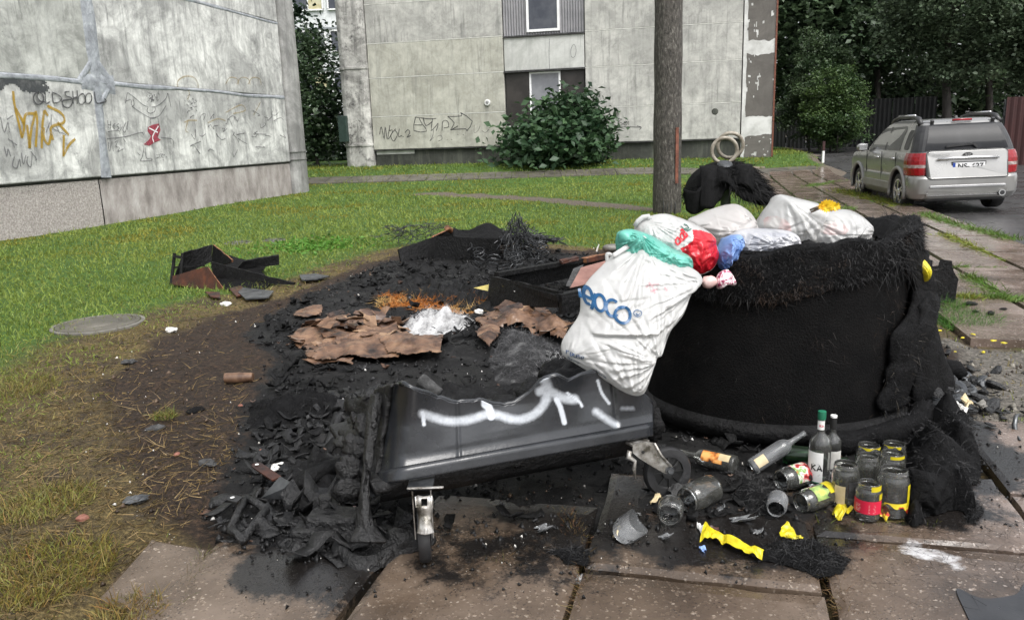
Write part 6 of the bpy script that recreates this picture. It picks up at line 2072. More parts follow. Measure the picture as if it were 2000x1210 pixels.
pillow(out6, lambda v: 4.42, .18, .2, [(1700, 450, 6, .02, 90), (1580, 430, 6, .02, 90)], 33, [M['film_white'], M['film_blush']], blush2, (.018, .038), 160, 48, parent=wb_, creases=[(1600, 470, 1680, 440, 5, .012), (1585, 440, 1660, 470, 5, -.01)])
# clear film, blue bag, pink cloth
cf = empty('crumpled_film', tuple(AT(1490, 490, 4.0)), 'crumpled milky clear film between the white bags and the charred rim', 'plastic film')
pillow([(1420, 470), (1440, 452), (1475, 446), (1510, 447), (1545, 452), (1562, 468), (1550, 492), (1500, 502), (1450, 500), (1425, 490)], lambda v: 3.78, .12, .15, [(1490, 470, 9, .03, 80), (1440, 480, 9, .03, 60), (1540, 470, 9, .03, 60)], 37, [M['film_clear']], None, (.03, .05), 110, 30, parent=cf)
bb_ = empty('rubbish_bag', tuple(AT(1415, 520, 3.9)), 'small blue translucent bag tucked beside the red print bag', 'bag')
pillow([(1402, 495), (1410, 478), (1425, 462), (1445, 458), (1452, 470), (1440, 482), (1432, 505), (1418, 512), (1412, 528), (1402, 518)], lambda v: 3.64, .09, .12, [(1440, 460, 9, .04, 60), (1410, 515, 9, .03, 50)], 39, [M['film_blue']], None, (.03, .08), 110, 34, parent=bb_)
pc = empty('cloth_scrap', tuple(AT(1405, 562, 3.5)), 'pink and wine patterned cloth scrap on the container edge', 'cloth')
pillow([(1397, 552), (1403, 536), (1418, 526), (1428, 532), (1437, 550), (1432, 557), (1415, 556), (1402, 564)], lambda v: 3.46, .05, .05, [(1420, 527, 8, .02, 40)], 43, [M['cloth_pattern']], None, (.012, .07), 80, 20, parent=pc, name='cloth')
b_ = MB(); b_.lump(AT(1386, 550, 3.44), (.035, .035, .028), 3, .3, 1.8, 14, 9); b_.build('wrap', M['skin_pink'], pc, smooth=True)
# loose contents dark between the bags
fill = empty('rubbish_heap', (DX, DY, .8), 'dark charred rubbish filling the round container under the bags', 'rubbish', kind=None)
for k in range(16):
    a, r = k * 2.4, .1 + .018 * k
    MB().lump((DX + r * math.cos(a), DY + r * math.sin(a), .74), (.2, .2, .13), k, .4, 2, 14, 9).build('lump', M['char'], fill, smooth=True)
# marigold-like flowers on the white bag
fl = empty('cut_flowers', tuple(AT(1600, 412, 4.35)), 'bunch of yellow cut flowers on thin stalks lying on the white bags', 'flowers')
for k, (x, y) in enumerate(((1588, 412), (1592, 406), (1586, 408))):
    MB().tube([AT(x - 4, y + 2, 4.3), AT(x + 8, y - 3, 4.28), AT(1610, 402 + k, 4.28)], .006, 5).build('stalk', M['twig'], fl)
g2 = random.Random(3)
for k, (x, y) in enumerate(((1607, 402), (1613, 398), (1620, 399), (1614, 406), (1624, 404), (1630, 403))):
    c_ = AT(x, y, 4.26 + .02 * g2.random())
    b_ = MB()
    for q_ in range(12):
        a = 2 * PI * q_ / 12
        d = Vector((math.cos(a), -.5 + .4 * g2.random(), math.sin(a) * .8))
        u_ = d.cross(Vector((0, 1, 0))).normalized() * .008
        b_.face([c_, c_ + d * .016 + u_, c_ + d * .034, c_ + d * .016 - u_])
    b_.build('flower_head', M['petal'], fl)
# things wedged on the road side of the container
t = empty('paper_bag', tuple(AT(1778, 500, 3.82)), 'small white and blue paper bag wedged behind the peeled lining', 'bag')
pillow([(1765, 496), (1772, 486), (1785, 488), (1793, 500), (1788, 512), (1770, 512)], lambda v: 3.82, .05, .05, [], 51, [M['film_clear']], None, (.012, .08), 50, 14, parent=t)
t = empty('yellow_bag', tuple(AT(1798, 540, 3.76)), 'crumpled yellow plastic bag hanging beside the round container', 'bag')
pillow([(1782, 507), (1800, 504), (1811, 515), (1814, 530), (1808, 550), (1800, 540), (1788, 525)], lambda v: 3.76, .045, .045, [(1808, 548, 6, .02, 40)], 53, [M['film_yellow']], None, (.01, .07), 60, 16, parent=t)
# charred board standing beyond the drum
p = G(1840, 592, -.03)
t = empty('charred_board', tuple(p), 'black charred board standing on edge in the grass beside the paving', 'board')
pp = [(1796, 560), (1806, 506), (1822, 508), (1821, 520), (1833, 518), (1836, 506), (1859, 509), (1863, 530), (1872, 545), (1868, 570), (1866, 592), (1843, 594), (1815, 575)]
b_ = MB().extrude([(px, py) for px, py in pp], 0, 1, lambda u, v, o: tuple(AT(u, v, 6.42 + o * .03)))
b_.build('board', M['char_wood'], t)
# ------------------------------------------------------------------ melted wheeled bin
BLc, BRc = G(735, 946, .315), G(1271, 850, .26)
bin_ = empty('wheeled_bin', (0.0, 2.75, 0), 'melted dark grey wheeled bin with white spray paint on its side', 'bin')
BD = (BRc - BLc); BLEN = BD.length; BD = BD / BLEN
BNm = Vector((BD.y, -BD.x, 0))                 # outwards, towards the camera
BB = -BNm                                      # into the bin
TOPE = [(757, 752), (772, 746), (790, 750), (825, 765), (885, 784), (905, 783), (935, 780), (958, 786), (985, 790), (1005, 786), (1030, 768), (1062, 738), (1088, 732), (1110, 742), (1140, 728), (1175, 722), (1215, 735), (1250, 765), (1262, 775), (1276, 790)]
tx = [p[0] for p in TOPE]; ty = [p[1] for p in TOPE]
def ybase(px):
    """depth of the bin's long side under photo column px"""
    d = FWD + RIGHT * ((px - 1000) / FPX) + UP * ((605 - 900) / FPX)
    # intersect with vertical plane through BLc along BD
    t = BLc.dot(BNm) / d.dot(BNm)
    return d.y * t
def bin2(px, py, off=0.0):
    """point of the bin's long side seen at (px, py), leaning in towards the top"""
    yb = py_bot(px)
    k = max(0, (yb - py) / 180)
    d = FWD + RIGHT * ((px - 1000) / FPX) + UP * ((605 - py) / FPX)
    C_ = Vector((0, 0, CAM_H))
    lean = -.075 * k + .22 * max(0, k - .58) ** 1.5 - .012 * float(sstep(.1, .24, k))
    dent = .03 * (float(fbm(px * .011, py * .013, 0, 4, 2)) - .5) * min(1, k * 1.3)
    seam = -.006 * math.exp(-((px - 893 - (py - 783) * .04) / 3.0) ** 2) - .006 * math.exp(-((px - 1200 - (py - 783) * .1) / 3.0) ** 2)
    dents = -.03 * math.exp(-((px - 985) / 40) ** 2) * max(0, k - .35) * 2 + .03 * math.exp(-((px - 1085) / 26) ** 2) * max(0, k - .35)
    dents += .026 * math.sin((px - 770) / 36.0 + 1.2 * math.sin(px / 61.0)) * max(0, k - .28) * 1.5
    turn = -.16 * max(0, 1 - (px - 733 - 26 * min(1, k)) / 58) ** 2.2      # rounded near corner
    turn += .04 * math.sin(max(0, min(1, (px - 735) / 541)) * PI)
    P0 = BLc + BNm * (lean + dent + dents + seam + turn + off)
    t = (P0 - C_).dot(BNm) / d.dot(BNm)
    return C_ + d * t
def py_bot(px):
    return 946 + (850 - 946) * (px - 735) / (1271 - 735)
def py_top(px):
    return float(np.interp(px, tx, ty))
def shell_px(u, v):
    px = 735 + (1276 - 735) * u
    pxs = px + (22 * (1 - u) ** 3) * v * 1.6           # near end leans in
    t = py_top(max(pxs, 757)); b = py_bot(px)
    return pxs, b + (t + 3 * float(vn(u * 60, 0, 0, 3)) - b) * v
def shell(u, v):
    return tuple(bin2(*shell_px(u, v)))
z6 = lambda L: [(640 + x * .3968, 660 + y * .3968) for x, y in L]
SPRAY = [(z6([(468, 372), (520, 388), (580, 405), (650, 408), (720, 395), (790, 372), (850, 382), (910, 398), (960, 398), (1010, 378), (1050, 345), (1075, 305), (1085, 270)]), 12, 9),
         (z6([(468, 365), (470, 390), (474, 425)]), 5, 3), (z6([(775, 325), (795, 345), (805, 385)]), 12, 4), (z6([(770, 315), (790, 312)]), 8, 4),
         (z6([(1045, 262), (1075, 250), (1110, 270), (1150, 290), (1190, 300), (1215, 300)]), 14, 8), (z6([(1068, 205), (1082, 240), (1075, 300)]), 14, 9),
         (z6([(1125, 300), (1145, 340), (1158, 385), (1165, 415)]), 7, 4), (z6([(1180, 270), (1235, 310), (1252, 335)]), 3, 3),
         (z6([(1320, 360), (1370, 395), (1420, 425)]), 8, 10), (z6([(1330, 210), (1350, 270), (1385, 320)]), 4, 3), (z6([(1450, 345), (1500, 345)]), 1, 9)]
NU, NV = 190, 60
m_ = MB().grid(shell, NU, NV)
so = m_.build('side_wall', M['bin'], bin_, smooth=True, solid=.012)
PX_ = np.array([shell_px(i / NU, j / NV) for i in range(NU + 1) for j in range(NV + 1)])
spr = np.zeros(len(PX_))
for pts, w_, soft in SPRAY:
    C_ = np.array(catmull(pts, 6))
    d = np.min(np.hypot(PX_[:, None, 0] - C_[None, :, 0], PX_[:, None, 1] - C_[None, :, 1]), 1)
    spr = np.maximum(spr, sstep(w_ / 2 + soft, w_ / 2 - soft * .35, d) * (1.0 if soft < 6.5 else .62))
at = so.data.attributes.new('spray', 'FLOAT', 'POINT'); at.data.foreach_set('value', spr.astype(np.float32))
# rolled lower flange
m_ = MB()
def flange(u, v):
    px = 733 + (1274 - 733) * u
    return tuple(bin2(px, py_bot(px) - 24 + 25 * v, .004 + .012 * min(1, v * 6)))
m_.grid(flange, 40, 8); m_.build('flange', M['bin'], bin_, smooth=True, solid=.006)
# sagging rim, melted and rolled over
rim = [Vector(shell(u, 1.0)) + Vector((0, .012, .0)) for u in np.linspace(.03, .995, 70)]
MB().tube(rim, [.004 + .008 * float(vn(k * .35, 0, 0, 8)) for k in range(70)], 8).build('melted_rim', M['bin'], bin_, smooth=True)
# bin floor and end wall remains
z0 = .2
def fl(u, v, z):
    p = BLc + BD * (BLEN * u) + BB * (.02 + .7 * v)
    return (p.x, p.y, z)
b_ = MB()
b_.grid(lambda u, v: fl(u, v, .3 - .045 * u - .03 * math.sin(v * PI) + .02 * float(vn(u * 8, v * 8))), 20, 10); b_.build('floor', M['bin_melt'], bin_, smooth=True, solid=.03)
b_ = MB()
b_.grid(lambda u, v: fl(.03 + .94 * u, .03 + .1 * v, .3 - .05 * u - .1 * v), 10, 3); b_.build('skirt', M['bin_melt'], bin_, smooth=True, solid=.01)
p0, p1 = Vector(fl(.2, .12, .195)), Vector(fl(.62, .12, .17))
MB().bar(p0, p1, .008, .006).build('skirt_edge', M['bin'], bin_)
def endw(u, v):
    n1 = float(fbm(u * 4, v * 4, 0, 9, 3))
    p = Vector(shell(.004, v)) + BB * (.42 * u) + BD * (-.05 * u + .1 * (n1 - .5) * (u + .15))
    zt = .3 + (p.z - .3) * (1 - .55 * u * (0.4 + n1))
    return (p.x, p.y, zt + .05 * (n1 - .5) * u)
MB().grid(endw, 26, 26).build('end_wall', M['bin_melt'], bin_, smooth=True, solid=.015)
for k, (px, py, y, s) in enumerate(((745, 780, 2.85, (.02, .05, .05)), (712, 835, 2.92, (.035, .06, .05)), (695, 875, 2.88, (.035, .06, .05)), (684, 920, 2.82, (.03, .05, .06)), (680, 955, 2.78, (.03, .05, .045)), (735, 768, 2.98, (.03, .06, .03)), (705, 812, 3.05, (.04, .07, .04)))):
    MB().lump(AT(px, py, y), s, 30 + k, .55, 2.6, 22, 15, .5 * k).build('melted_lump', M['bin_melt'], bin_, smooth=True)
# strands and pool of melt dripping from the corner to the ground
def melt(u, v):
    py = 770 + 290 * v
    wd = np.interp(v, [0, .25, .55, .75, .9, 1], [12, 12, 6, 6, 26, 70]); cx = np.interp(v, [0, .3, .6, .8, 1], [738, 722, 714, 712, 718])
    n1 = float(fbm(u * 5, v * 7, 0, 31, 3))
    px = cx + (u - .5) * wd + 10 * (n1 - .5)
    yy = np.interp(v, [0, .6, .9, 1], [2.85, 2.68, 2.6, 2.55]) - .03 * math.sin(u * PI) - .02 * n1
    p = AT(px, py, yy)
    return (p.x, p.y, max(p.z, .015))
MB().grid(melt, 24, 60).build('melt_curtain', M['bin_melt'], bin_, smooth=True, solid=.012)
pc_ = G(718, 1080)
b_ = MB()
b_.lathe([(.0, .012), (.05, .014), (.085, .02), (.1, .05), (.115, .055), (.13, .035), (.135, .0)], 44, (pc_.x + .01, pc_.y + .01, 0), jit=lambda a, h: .3 * (float(vn(math.cos(a) * 1.7, math.sin(a) * 1.7, 0, 3)) - .5) + .1 * (float(vn(math.cos(a) * 5, math.sin(a) * 5, h * 30, 4)) - .5))
b_.build('melt_pool', M['bin_melt'], bin_, smooth=True)
MB().lump((pc_.x + .15, pc_.y + .02, .03), (.09, .06, .07), 61, .5, 2.2, 22, 14, .4, flat=-.02).build('melted_lump', M['bin_melt'], bin_, smooth=True)
# castors
def castor(cx, cy, r, w, axis, parent_name='castor'):
    c = Vector((cx, cy, r + .005))
    t_ = MB().lathe([(r * .62, -w / 2), (r * .72, -w / 2 - .001), (r * .93, -w / 2), (r, -w / 4), (r, w / 4), (r * .93, w / 2), (r * .72, w / 2 + .001), (r * .62, w / 2)], 40, c, axis).build('castor_wheel', M['rubber'], bin_, smooth=True, angle=45)
    h = MB().lathe([(r * .7, -w * .42), (r * .62, -w * .25), (r * .3, -w * .2), (r * .26, -w * .45), (0, -w * .45)], 32, c, axis)
    h.lathe([(0, w * .45), (r * .26, w * .45), (r * .3, w * .2), (r * .62, w * .25), (r * .7, w * .42)], 32, c, axis)
    h.build('hub', M['cap_black'], t_, smooth=True, angle=30)
    u_, v_, a_ = frame_of(axis)
    sp_ = MB()
    for k in range(8):
        an = 2 * PI * k / 8
        d = u_ * math.cos(an) + v_ * math.sin(an)
        for sgn in (-1, 1):
            sp_.bar(c + d * (r * .26) + a_ * (sgn * w * .3), c + d * (r * .66) + a_ * (sgn * w * .3), .006, .012, a_)
    sp_.build('spoke', M['cap_black'], t_)
    return t_, c
# braked castor, seen edge on
cl_ = G(832, 1094)
w1, c1 = castor(cl_.x, cl_.y + .005, .112, .042, (1, .1, 0))
for s_ in (-1, 1):
    ax_ = Vector((1, .1, 0)).normalized()
    b_ = MB(); o_ = c1 + ax_ * (s_ * .032)
    b_.extrude([(-.022, -.02), (.022, -.02), (.05, .18), (-.05, .18)], -.002, .002, lambda x, z, o: tuple(o_ + Vector((-.1, 1, 0)) * x + Vector((0, 0, z)) + ax_ * o))
    b_.build('fork', M['zinc'], bin_)
MB().box((c1.x, c1.y, .303), (.09, .1, .012)).build('mount_plate', M['steel_dark'], bin_, bevel=.003)
MB().box((c1.x + .02, c1.y - .052, .308), (.13, .012, .006)).build('mount_plate', M['zinc'], bin_, bevel=.003)
b_ = MB()
prof_ = [(0, .285), (-.012, .28), (-.02, .25), (-.016, .225), (-.032, .2), (-.04, .18), (-.042, .165)]
def ped(u, v):
    k = v * (len(prof_) - 1); i = min(int(k), len(prof_) - 2); f = k - i
    yy = prof_[i][0] * (1 - f) + prof_[i + 1][0] * f; z_ = prof_[i][1] * (1 - f) + prof_[i + 1][1] * f
    w_ = .05 + .008 * math.sin(v * 7) + .012 * (v > .6) * (v - .6)
    return (c1.x + .018 + (u - .5) * w_, c1.y - .07 + yy - .006 * math.cos((u - .5) * 5), z_)
b_.grid(ped, 6, 24, keep=lambda u, v: not (.12 < v < .28 and .25 < u < .75)); b_.build('brake_pedal', M['zinc'], bin_, smooth=True, solid=.004)
for k in range(3):
    MB().tube([Vector(ped(.3 + .2 * k, .78)) + Vector((0, -.004, 0)), Vector(ped(.3 + .2 * k, .97)) + Vector((0, -.004, 0))], .003, 6).build('pedal_rib', M['zinc'], bin_)
MB().tube([(c1.x - .012, c1.y - .08, .29), (c1.x - .012, c1.y - .09, .255), (c1.x + .042, c1.y - .09, .257), (c1.x + .044, c1.y - .08, .29)], .0035, 6).build('brake_wire', M['zinc'], bin_, smooth=True)
# free castor facing the camera with its bent bracket
pR = AT(1303, 910, 3.05)
w2, c2 = castor(pR.x, pR.y, .105, .04, (.25, -1, .12))
ax2 = Vector((.25, -1, .12)).normalized()
b_ = MB()
br = [(1236, 868), (1262, 862), (1278, 864), (1292, 888), (1312, 908), (1316, 918), (1308, 926), (1298, 924), (1270, 908), (1248, 894), (1236, 884)]
b_.extrude(br, 0, 1, lambda u, v, o: tuple(AT(u, v, 3.0 - .022 + o * .006)))
b_.build('fork', M['zinc'], bin_)
b_ = MB(); b_.tube([AT(1278, 865, 2.972), AT(1292, 890, 2.97), AT(1310, 910, 2.97)], .006, 8); b_.build('fork_rib', M['zinc'], bin_, smooth=True)
b_ = MB(); b_.lathe([(0, .02), (.011, .02), (.013, .012), (.018, .012), (.018, 0)], 12, AT(1307, 917, 2.985), (.1, -1, .1)); b_.build('axle_bolt', M['steel_dark'], bin_, smooth=True, angle=40)
b_ = MB(); b_.lathe([(0, .002), (.007, .002)], 10, AT(1256, 882, 2.974), (0, -1, 0)); b_.build('bolt_hole', M['cap_black'], bin_)
b_ = MB(); b_.tube([AT(1230, 880, 2.97), AT(1227, 892, 2.965), AT(1240, 900, 2.96), AT(1238, 915, 2.96), AT(1241, 935, 2.96)], [.01, .014, .008, .009, .003], 7); b_.build('bent_tab', M['zinc'], bin_, smooth=True)
b_ = MB(); b_.bar(AT(1228, 867, 3.0), AT(1262, 858, 3.05), .04, .008); b_.build('mount_plate', M['zinc'], bin_)
# burnt contents inside the bin, up to the carrier bag
for k, (px, py, y, s) in enumerate(((1120, 750, 3.3, (.12, .12, .09)), (1170, 745, 3.4, (.13, .13, .11)), (1225, 770, 3.38, (.12, .1, .11)), (1060, 775, 3.25, (.11, .12, .07)), (1190, 775, 3.3, (.1, .08, .09)), (1255, 805, 3.28, (.06, .06, .09)), (990, 805, 3.15, (.12, .13, .06)), (1274, 830, 3.2, (.03, .05, .08)), (1100, 735, 3.42, (.1, .1, .08)))):
    MB().lump(AT(px, py, y), s, 70 + k, .45, 2.4, 24, 16, .6 * k).build('burnt_content', M['ash_grey'] if k in (0, 1, 4) else M['char'], bin_, smooth=True)
b_ = MB(); b_.tube([AT(822, 742, 2.9), AT(858, 768, 2.86)], [.03, .022], 8); b_.build('burnt_scrap', M['felt_grey'], bin_, smooth=True)
# ------------------------------------------------------------------ jars and bottles
def jar_prof(r, h, t=.004, lip=.84):
    return [(0, .004), (r * .8, .0), (r * .96, .006), (r, .018), (r, .7 * h), (r * .98, .78 * h), (r * .9, .85 * h), (r * lip, .875 * h), (r * lip, .9 * h), (r * (lip + .05), .91 * h), (r * (lip + .05), .93 * h), (r * lip, .94 * h), (r * (lip + .01), h - .002), (r * lip - .002, h),
            (r * lip - t, h - .003), (r * lip - t, .88 * h), (r * .88 - t, .845 * h), (r * .97 - t, .78 * h), (r - t, .7 * h), (r - t, .02), (r * .85, .009), (0, .012)]
def bottle_prof(r, h, t=.0035, neck=.32):
    rn = r * neck
    return [(0, .006), (r * .85, .0), (r * .98, .006), (r, .018), (r, .55 * h), (r * .97, .6 * h), (r * .78, .66 * h), (rn * 1.3, .71 * h), (rn * 1.05, .76 * h), (rn, .93 * h), (rn * 1.12, .94 * h), (rn * 1.12, h), (rn * .8, h), (rn - t * .8, .93 * h), (rn * 1.0 - t * .5, .76 * h), (rn * 1.2 - t, .715 * h),
            (r * .75 - t, .655 * h), (r * .94 - t, .6 * h), (r - t, .55 * h), (r - t, .02), (0, .012)]
def band(r, z0, z1, a0, a1, o, ax, m, name, parent, off=.0012, n=16, torn=None):
    b = MB(); b.lathe([(r + off, z0), (r + off, z1)], n, o, ax, a0=a0, a1=a1)
    if torn:
        k = (n + 1)
        for j in range(k):
            x = torn(j / n)
            v0, v1 = Vector(b.v[j]), Vector(b.v[k + j])
            b.v[j] = tuple(v0 + (v1 - v0) * x)
    return b.build(name, m, parent, smooth=True)
def upright(name, px, py, r, h, label, m='glass', kind='jar', cat='jar', dz=.018, tilt=(0, 0)):
    p = G(px, py, dz)
    t = empty(name, tuple(p), label, cat, 'glass jars and bottles beside the round container')
    ax = Vector((tilt[0], tilt[1], 1)).normalized()
    b = MB().lathe(jar_prof(r, h) if kind == 'jar' else bottle_prof(r, h), 40, p, ax)
    o = b.build('glass', M[m], t, smooth=True, angle=60)
    return t, p, ax
CA = math.atan2(-1, -.45)    # label angle that faces the camera
# bottle with green cap and white label
t, p, ax = upright('bottle', 1598, 948, .044, .33, 'tall clear bottle with a green cap and white label', 'glass', 'bottle', 'bottle')
MB().lathe([(0, .334), (.0165, .332), (.017, .31), (.016, .298)], 24, p).build('cap', M['cap_green'], t, smooth=True, angle=40)
band(.0148, .255, .294, CA - 1.2, CA + .9, p, ax, M['label_white'], 'neck_label', t)
band(.044, .035, .165, CA - 1.35, CA + .35, p, ax, M['label_white'], 'label', t)
band(.044, .03, .035, CA - 1.4, CA + .6, p, ax, M['cap_green'], 'label_band', t, .0011)
def cyl_text(strokes, r, z, a, s, w, m, name, parent, p):
    b = MB()
    def mp(u, v):
        an = a + u * s / r
        return (p.x + (r + .0022) * math.cos(an), p.y + (r + .0022) * math.sin(an), p.z + z + v * s)
    for st in strokes:
        b.ribbon(st, w, mp, 0)
    return b.build(name, m, parent)
KA = [[(0, 0), (0, 1)], [(.6, 1), (.08, .5)], [(.1, .5), (.65, 0)], [(.85, 0), (1.2, 1), (1.55, 0)], [(.98, .35), (1.42, .35)]]
cyl_text(KA, .044, .085, CA - .65, .026, .22, M['cap_black'], 'label_lettering', t, p)
cyl_text([[(0, 0), (1.6, 0)], [(.2, -.25), (1.4, -.25)], [(0.1, 2.2), (1.3, 2.2)]], .044, .07, CA - .6, .02, .08, M['cap_black'], 'label_lines', t, p)
cyl_text(KA, .0148, .268, CA - .35, .009, .25, M['label_red'], 'neck_lettering', t, p)
# small bottle with black cap behind it
t, p, ax = upright('bottle', 1622, 930, .036, .275, 'shorter clear bottle with a black cap, behind the green-capped one', 'glass', 'bottle', 'bottle')
MB().lathe([(0, .279), (.0135, .278), (.0135, .225), (.0128, .22)], 20, p).build('cap', M['cap_black'], t, smooth=True, angle=40)
MB().lathe([(0, .2805), (.0137, .28), (.0137, .271)], 20, p).build('cap_top', M['label_white'], t, smooth=True, angle=40)
band(.036, .05, .13, CA - .2, CA + 1.3, p, ax, M['paper'], 'label', t)
# standing jars
t, p, ax = upright('jar', 1648, 985, .052, .178, 'standing jar with a torn beige label, next to the green-capped bottle', 'glass_dirty')
band(.052, .02, .1, CA - .75, CA + .05, p, ax, M['beige'], 'label', t, torn=lambda x: .1 * math.sin(x * 9))
band(.052, .05, .12, CA + .3, CA + 1.0, p, ax, M['felt_grey'], 'label_remains', t)
upright('jar', 1690, 966, .047, .175, 'standing jar in the middle of the cluster', 'glass_dirty')
t, p, ax = upright('jar', 1738, 962, .05, .178, 'standing jar with a yellow-stained rim behind the tall front jar', 'glass_dirty')
band(.044, .163, .176, CA - .2, CA + 1.2, p, ax, M['wrap_yellow'], 'stained_rim', t, .002)
t, p, ax = upright('jar', 1740, 1003, .057, .19, 'largest standing jar with shreds of yellow and red film', 'glass')
band(.057, .004, .07, CA - .5, CA + 1.6, p, ax, M['wrap_yellowred'], 'film_shred', t, .002, 24, lambda x: .85 - .75 * x ** 2 + .1 * math.sin(x * 14))
band(.057, .05, .14, CA + 1.0, CA + 1.6, p, ax, M['wrap_yellow'], 'film_strip', t, .0022, 12)
t, p, ax = upright('jar', 1693, 1010, .047, .148, 'short jar with a red label, frontmost of the standing jars', 'glass')
band(.047, .035, .088, CA - 1.5, CA + 1.3, p, ax, M['label_red'], 'label', t, n=24)
cyl_text([[(0, k * .28), (.8 + .3 * ((k * 7) % 3) / 3, k * .28)] for k in range(5)], .047, .045, CA - 1.0, .022, .07, M['label_white'], 'label_lines', t, p)
cyl_text([[(0, k * .28), (1.0 + .3 * ((k * 5) % 3) / 3, k * .28)] for k in range(6)], .047, .042, CA + .05, .022, .06, M['skin_pink'], 'label_lines', t, p)
band(.0415, .125, .146, CA + .2, CA + 1.6, p, ax, M['wrap_yellow'], 'stained_rim', t, .002)
band(.047, .09, .115, CA + .9, CA + 1.5, p, ax, M['wrap_yellow'], 'stain', t, .001)
t, p, ax = upright('jar', 1692, 941, .05, .17, 'sooty standing jar in the back row near the short bottle', 'glass_dirty')
band(.0435, .155, .169, CA - 1, CA + 1.4, p, ax, M['wrap_yellow'], 'stained_rim', t, .002, torn=lambda x: .5 + .4 * math.sin(x * 12))
t, p, ax = upright('jar', 1741, 938, .05, .17, 'sooty standing jar in the back row beside the felt heap', 'glass_dirty')
band(.0435, .155, .169, CA - 1, CA + .6, p, ax, M['wrap_yellow'], 'stained_rim', t, .002, torn=lambda x: .5 + .4 * math.sin(x * 12))

def lying(name, A, B, r, h, label, m='glass', kind='jar', cat='jar', za=None, zb=None, arc=None):
    """A: base end, B: mouth end, photo pixels of the axis"""
    a = G(A[0], A[1], za if za is not None else r + .015); b = G(B[0], B[1], zb if zb is not None else r * .95 + .015)
    t = empty(name, tuple(a), label, cat, 'glass jars and bottles beside the round container')
    ax = (b - a).normalized()
    mb = MB().lathe(jar_prof(r, h) if kind == 'jar' else bottle_prof(r, h), 40, a, ax, **(dict(a0=arc[0], a1=arc[1]) if arc else {}))
    mb.build('glass', M[m], t, smooth=True, angle=60)
    return t, a, ax
lying('jar', (1392, 952), (1330, 982), .058, .165, 'large empty jar lying with its mouth towards the bin castor', 'glass_dirty')
def facing(a, ax, away=0.0):
    """lathe angle of the side turned to the camera and the sky"""
    u, v, w = frame_of(ax)
    d = (Vector((0, 0, CAM_H + 2)) - Vector(a)).normalized()
    return math.atan2(d.dot(v), d.dot(u)) + away
t, a, ax = lying('bottle', (1438, 908), (1335, 884), .042, .27, 'dark bottle with an orange printed label lying beside the castor', 'glass_dirty', 'bottle', 'bottle')
f = facing(a, ax)
band(.042, .05, .15, f - .7, f + .5, a, ax, M['label_orange'], 'label', t, n=20); band(.042, .02, .07, f - .3, f + .5, a, ax, M['beige'], 'label_corner', t, .0018)
t, a, ax = lying('bottle', (1468, 912), (1552, 858), .036, .28, 'long clear bottle propped with its neck raised against the container', 'glass_shard', 'bottle', 'bottle', .05, .16)
f = facing(a, ax); band(.036, .02, .07, f - .3, f + .9, a, ax, M['beige'], 'label', t)
lying('bottle', (1530, 885), (1590, 892), .043, .27, 'dark green bottle lying behind the clear bottles', 'glass_green', 'bottle', 'bottle')
t, a, ax = lying('jar', (1580, 922), (1505, 944), .05, .16, 'lying jar with a red and black printed label', 'glass_dirty')
f = facing(a, ax); band(.05, .03, .105, f - 1.1, f + .9, a, ax, M['label_mix'], 'label', t, n=24)
t, a, ax = lying('jar', (1618, 962), (1545, 988), .046, .16, 'lying jar with a green and yellow label in front of the standing bottle', 'glass_dirty')
f = facing(a, ax); band(.046, .03, .11, f - .8, f + .6, a, ax, M['label_green'], 'label', t, n=24, torn=lambda x: .15 + .15 * math.sin(x * 11)); band(.046, -.001, .035, f - .5, f + .9, a, ax, M['wrap_yellow'], 'stain', t, .0018)
lying('tumbler', (1520, 972), (1512, 1010), .04, .1, 'small clear glass lying mouth down by the felt scrap', 'glass_shard', 'jar', 'glass')
# broken glass
t, a, ax = lying('broken_jar', (1312, 985), (1304, 1020), .05, .09, 'broken jar neck lying open towards the camera', 'glass', 'jar', 'broken jar')
t, a, ax = lying('broken_jar', (1250, 1015), (1215, 1040), .052, .12, 'half of a broken jar lying apart near the paving joint', 'glass_shard', 'jar', 'broken jar', arc=(2.2, 5.6))
GS = 'loose glass shards on the paving'
def shard(px, py, r, arc, h, label, m='glass_shard', ax=(1, .3, .2), a0=3.6):
    p = G(px, py, .02)
    t = MB().lathe([(r, 0), (r * 1.02, h * .5), (r * .95, h)], 14, p, ax, a0=a0, a1=a0 + arc)
    k = len(t.v) // 3
    for j in range(k):
        v0, v2 = Vector(t.v[j]), Vector(t.v[2 * k + j])
        s_ = .35 * float(vn(j * .6, px, 0, 3))
        t.v[j] = tuple(v0 + (v2 - v0) * s_); t.v[2 * k + j] = tuple(v2 + (v0 - v2) * .3 * float(vn(j * .5, py, 0, 4)))
    zmin = min(v[2] for v in t.v)
    t.v = [(x, y, z - zmin + .016) for x, y, z in t.v]
    o = t.build('glass_shard', M[m], None, smooth=True, solid=.003)
    return tag(o, label, 'glass shard', GS)
shard(1040, 1036, .05, 1.6, .07, 'lone curved glass shard on the brown slab under the bin')
shard(1425, 1016, .05, 1.5, .1, 'long curved glass shard beside the yellow strip', ax=(1, .15, .05))
shard(1472, 1042, .035, 1.2, .035, 'small pale glass shard in the soot behind the yellow strip', ax=(.5, 1, .1))
shard(1280, 1050, .055, 1.3, .05, 'thin glass shard between the two broken jars')
shard(1395, 1000, .045, 1.4, .05, 'glass shard in front of the large lying jar', ax=(.3, 1, .0))
shard(1228, 1000, .04, 1.3, .06, 'upper glass shard by the free castor', ax=(.8, -.4, .1))
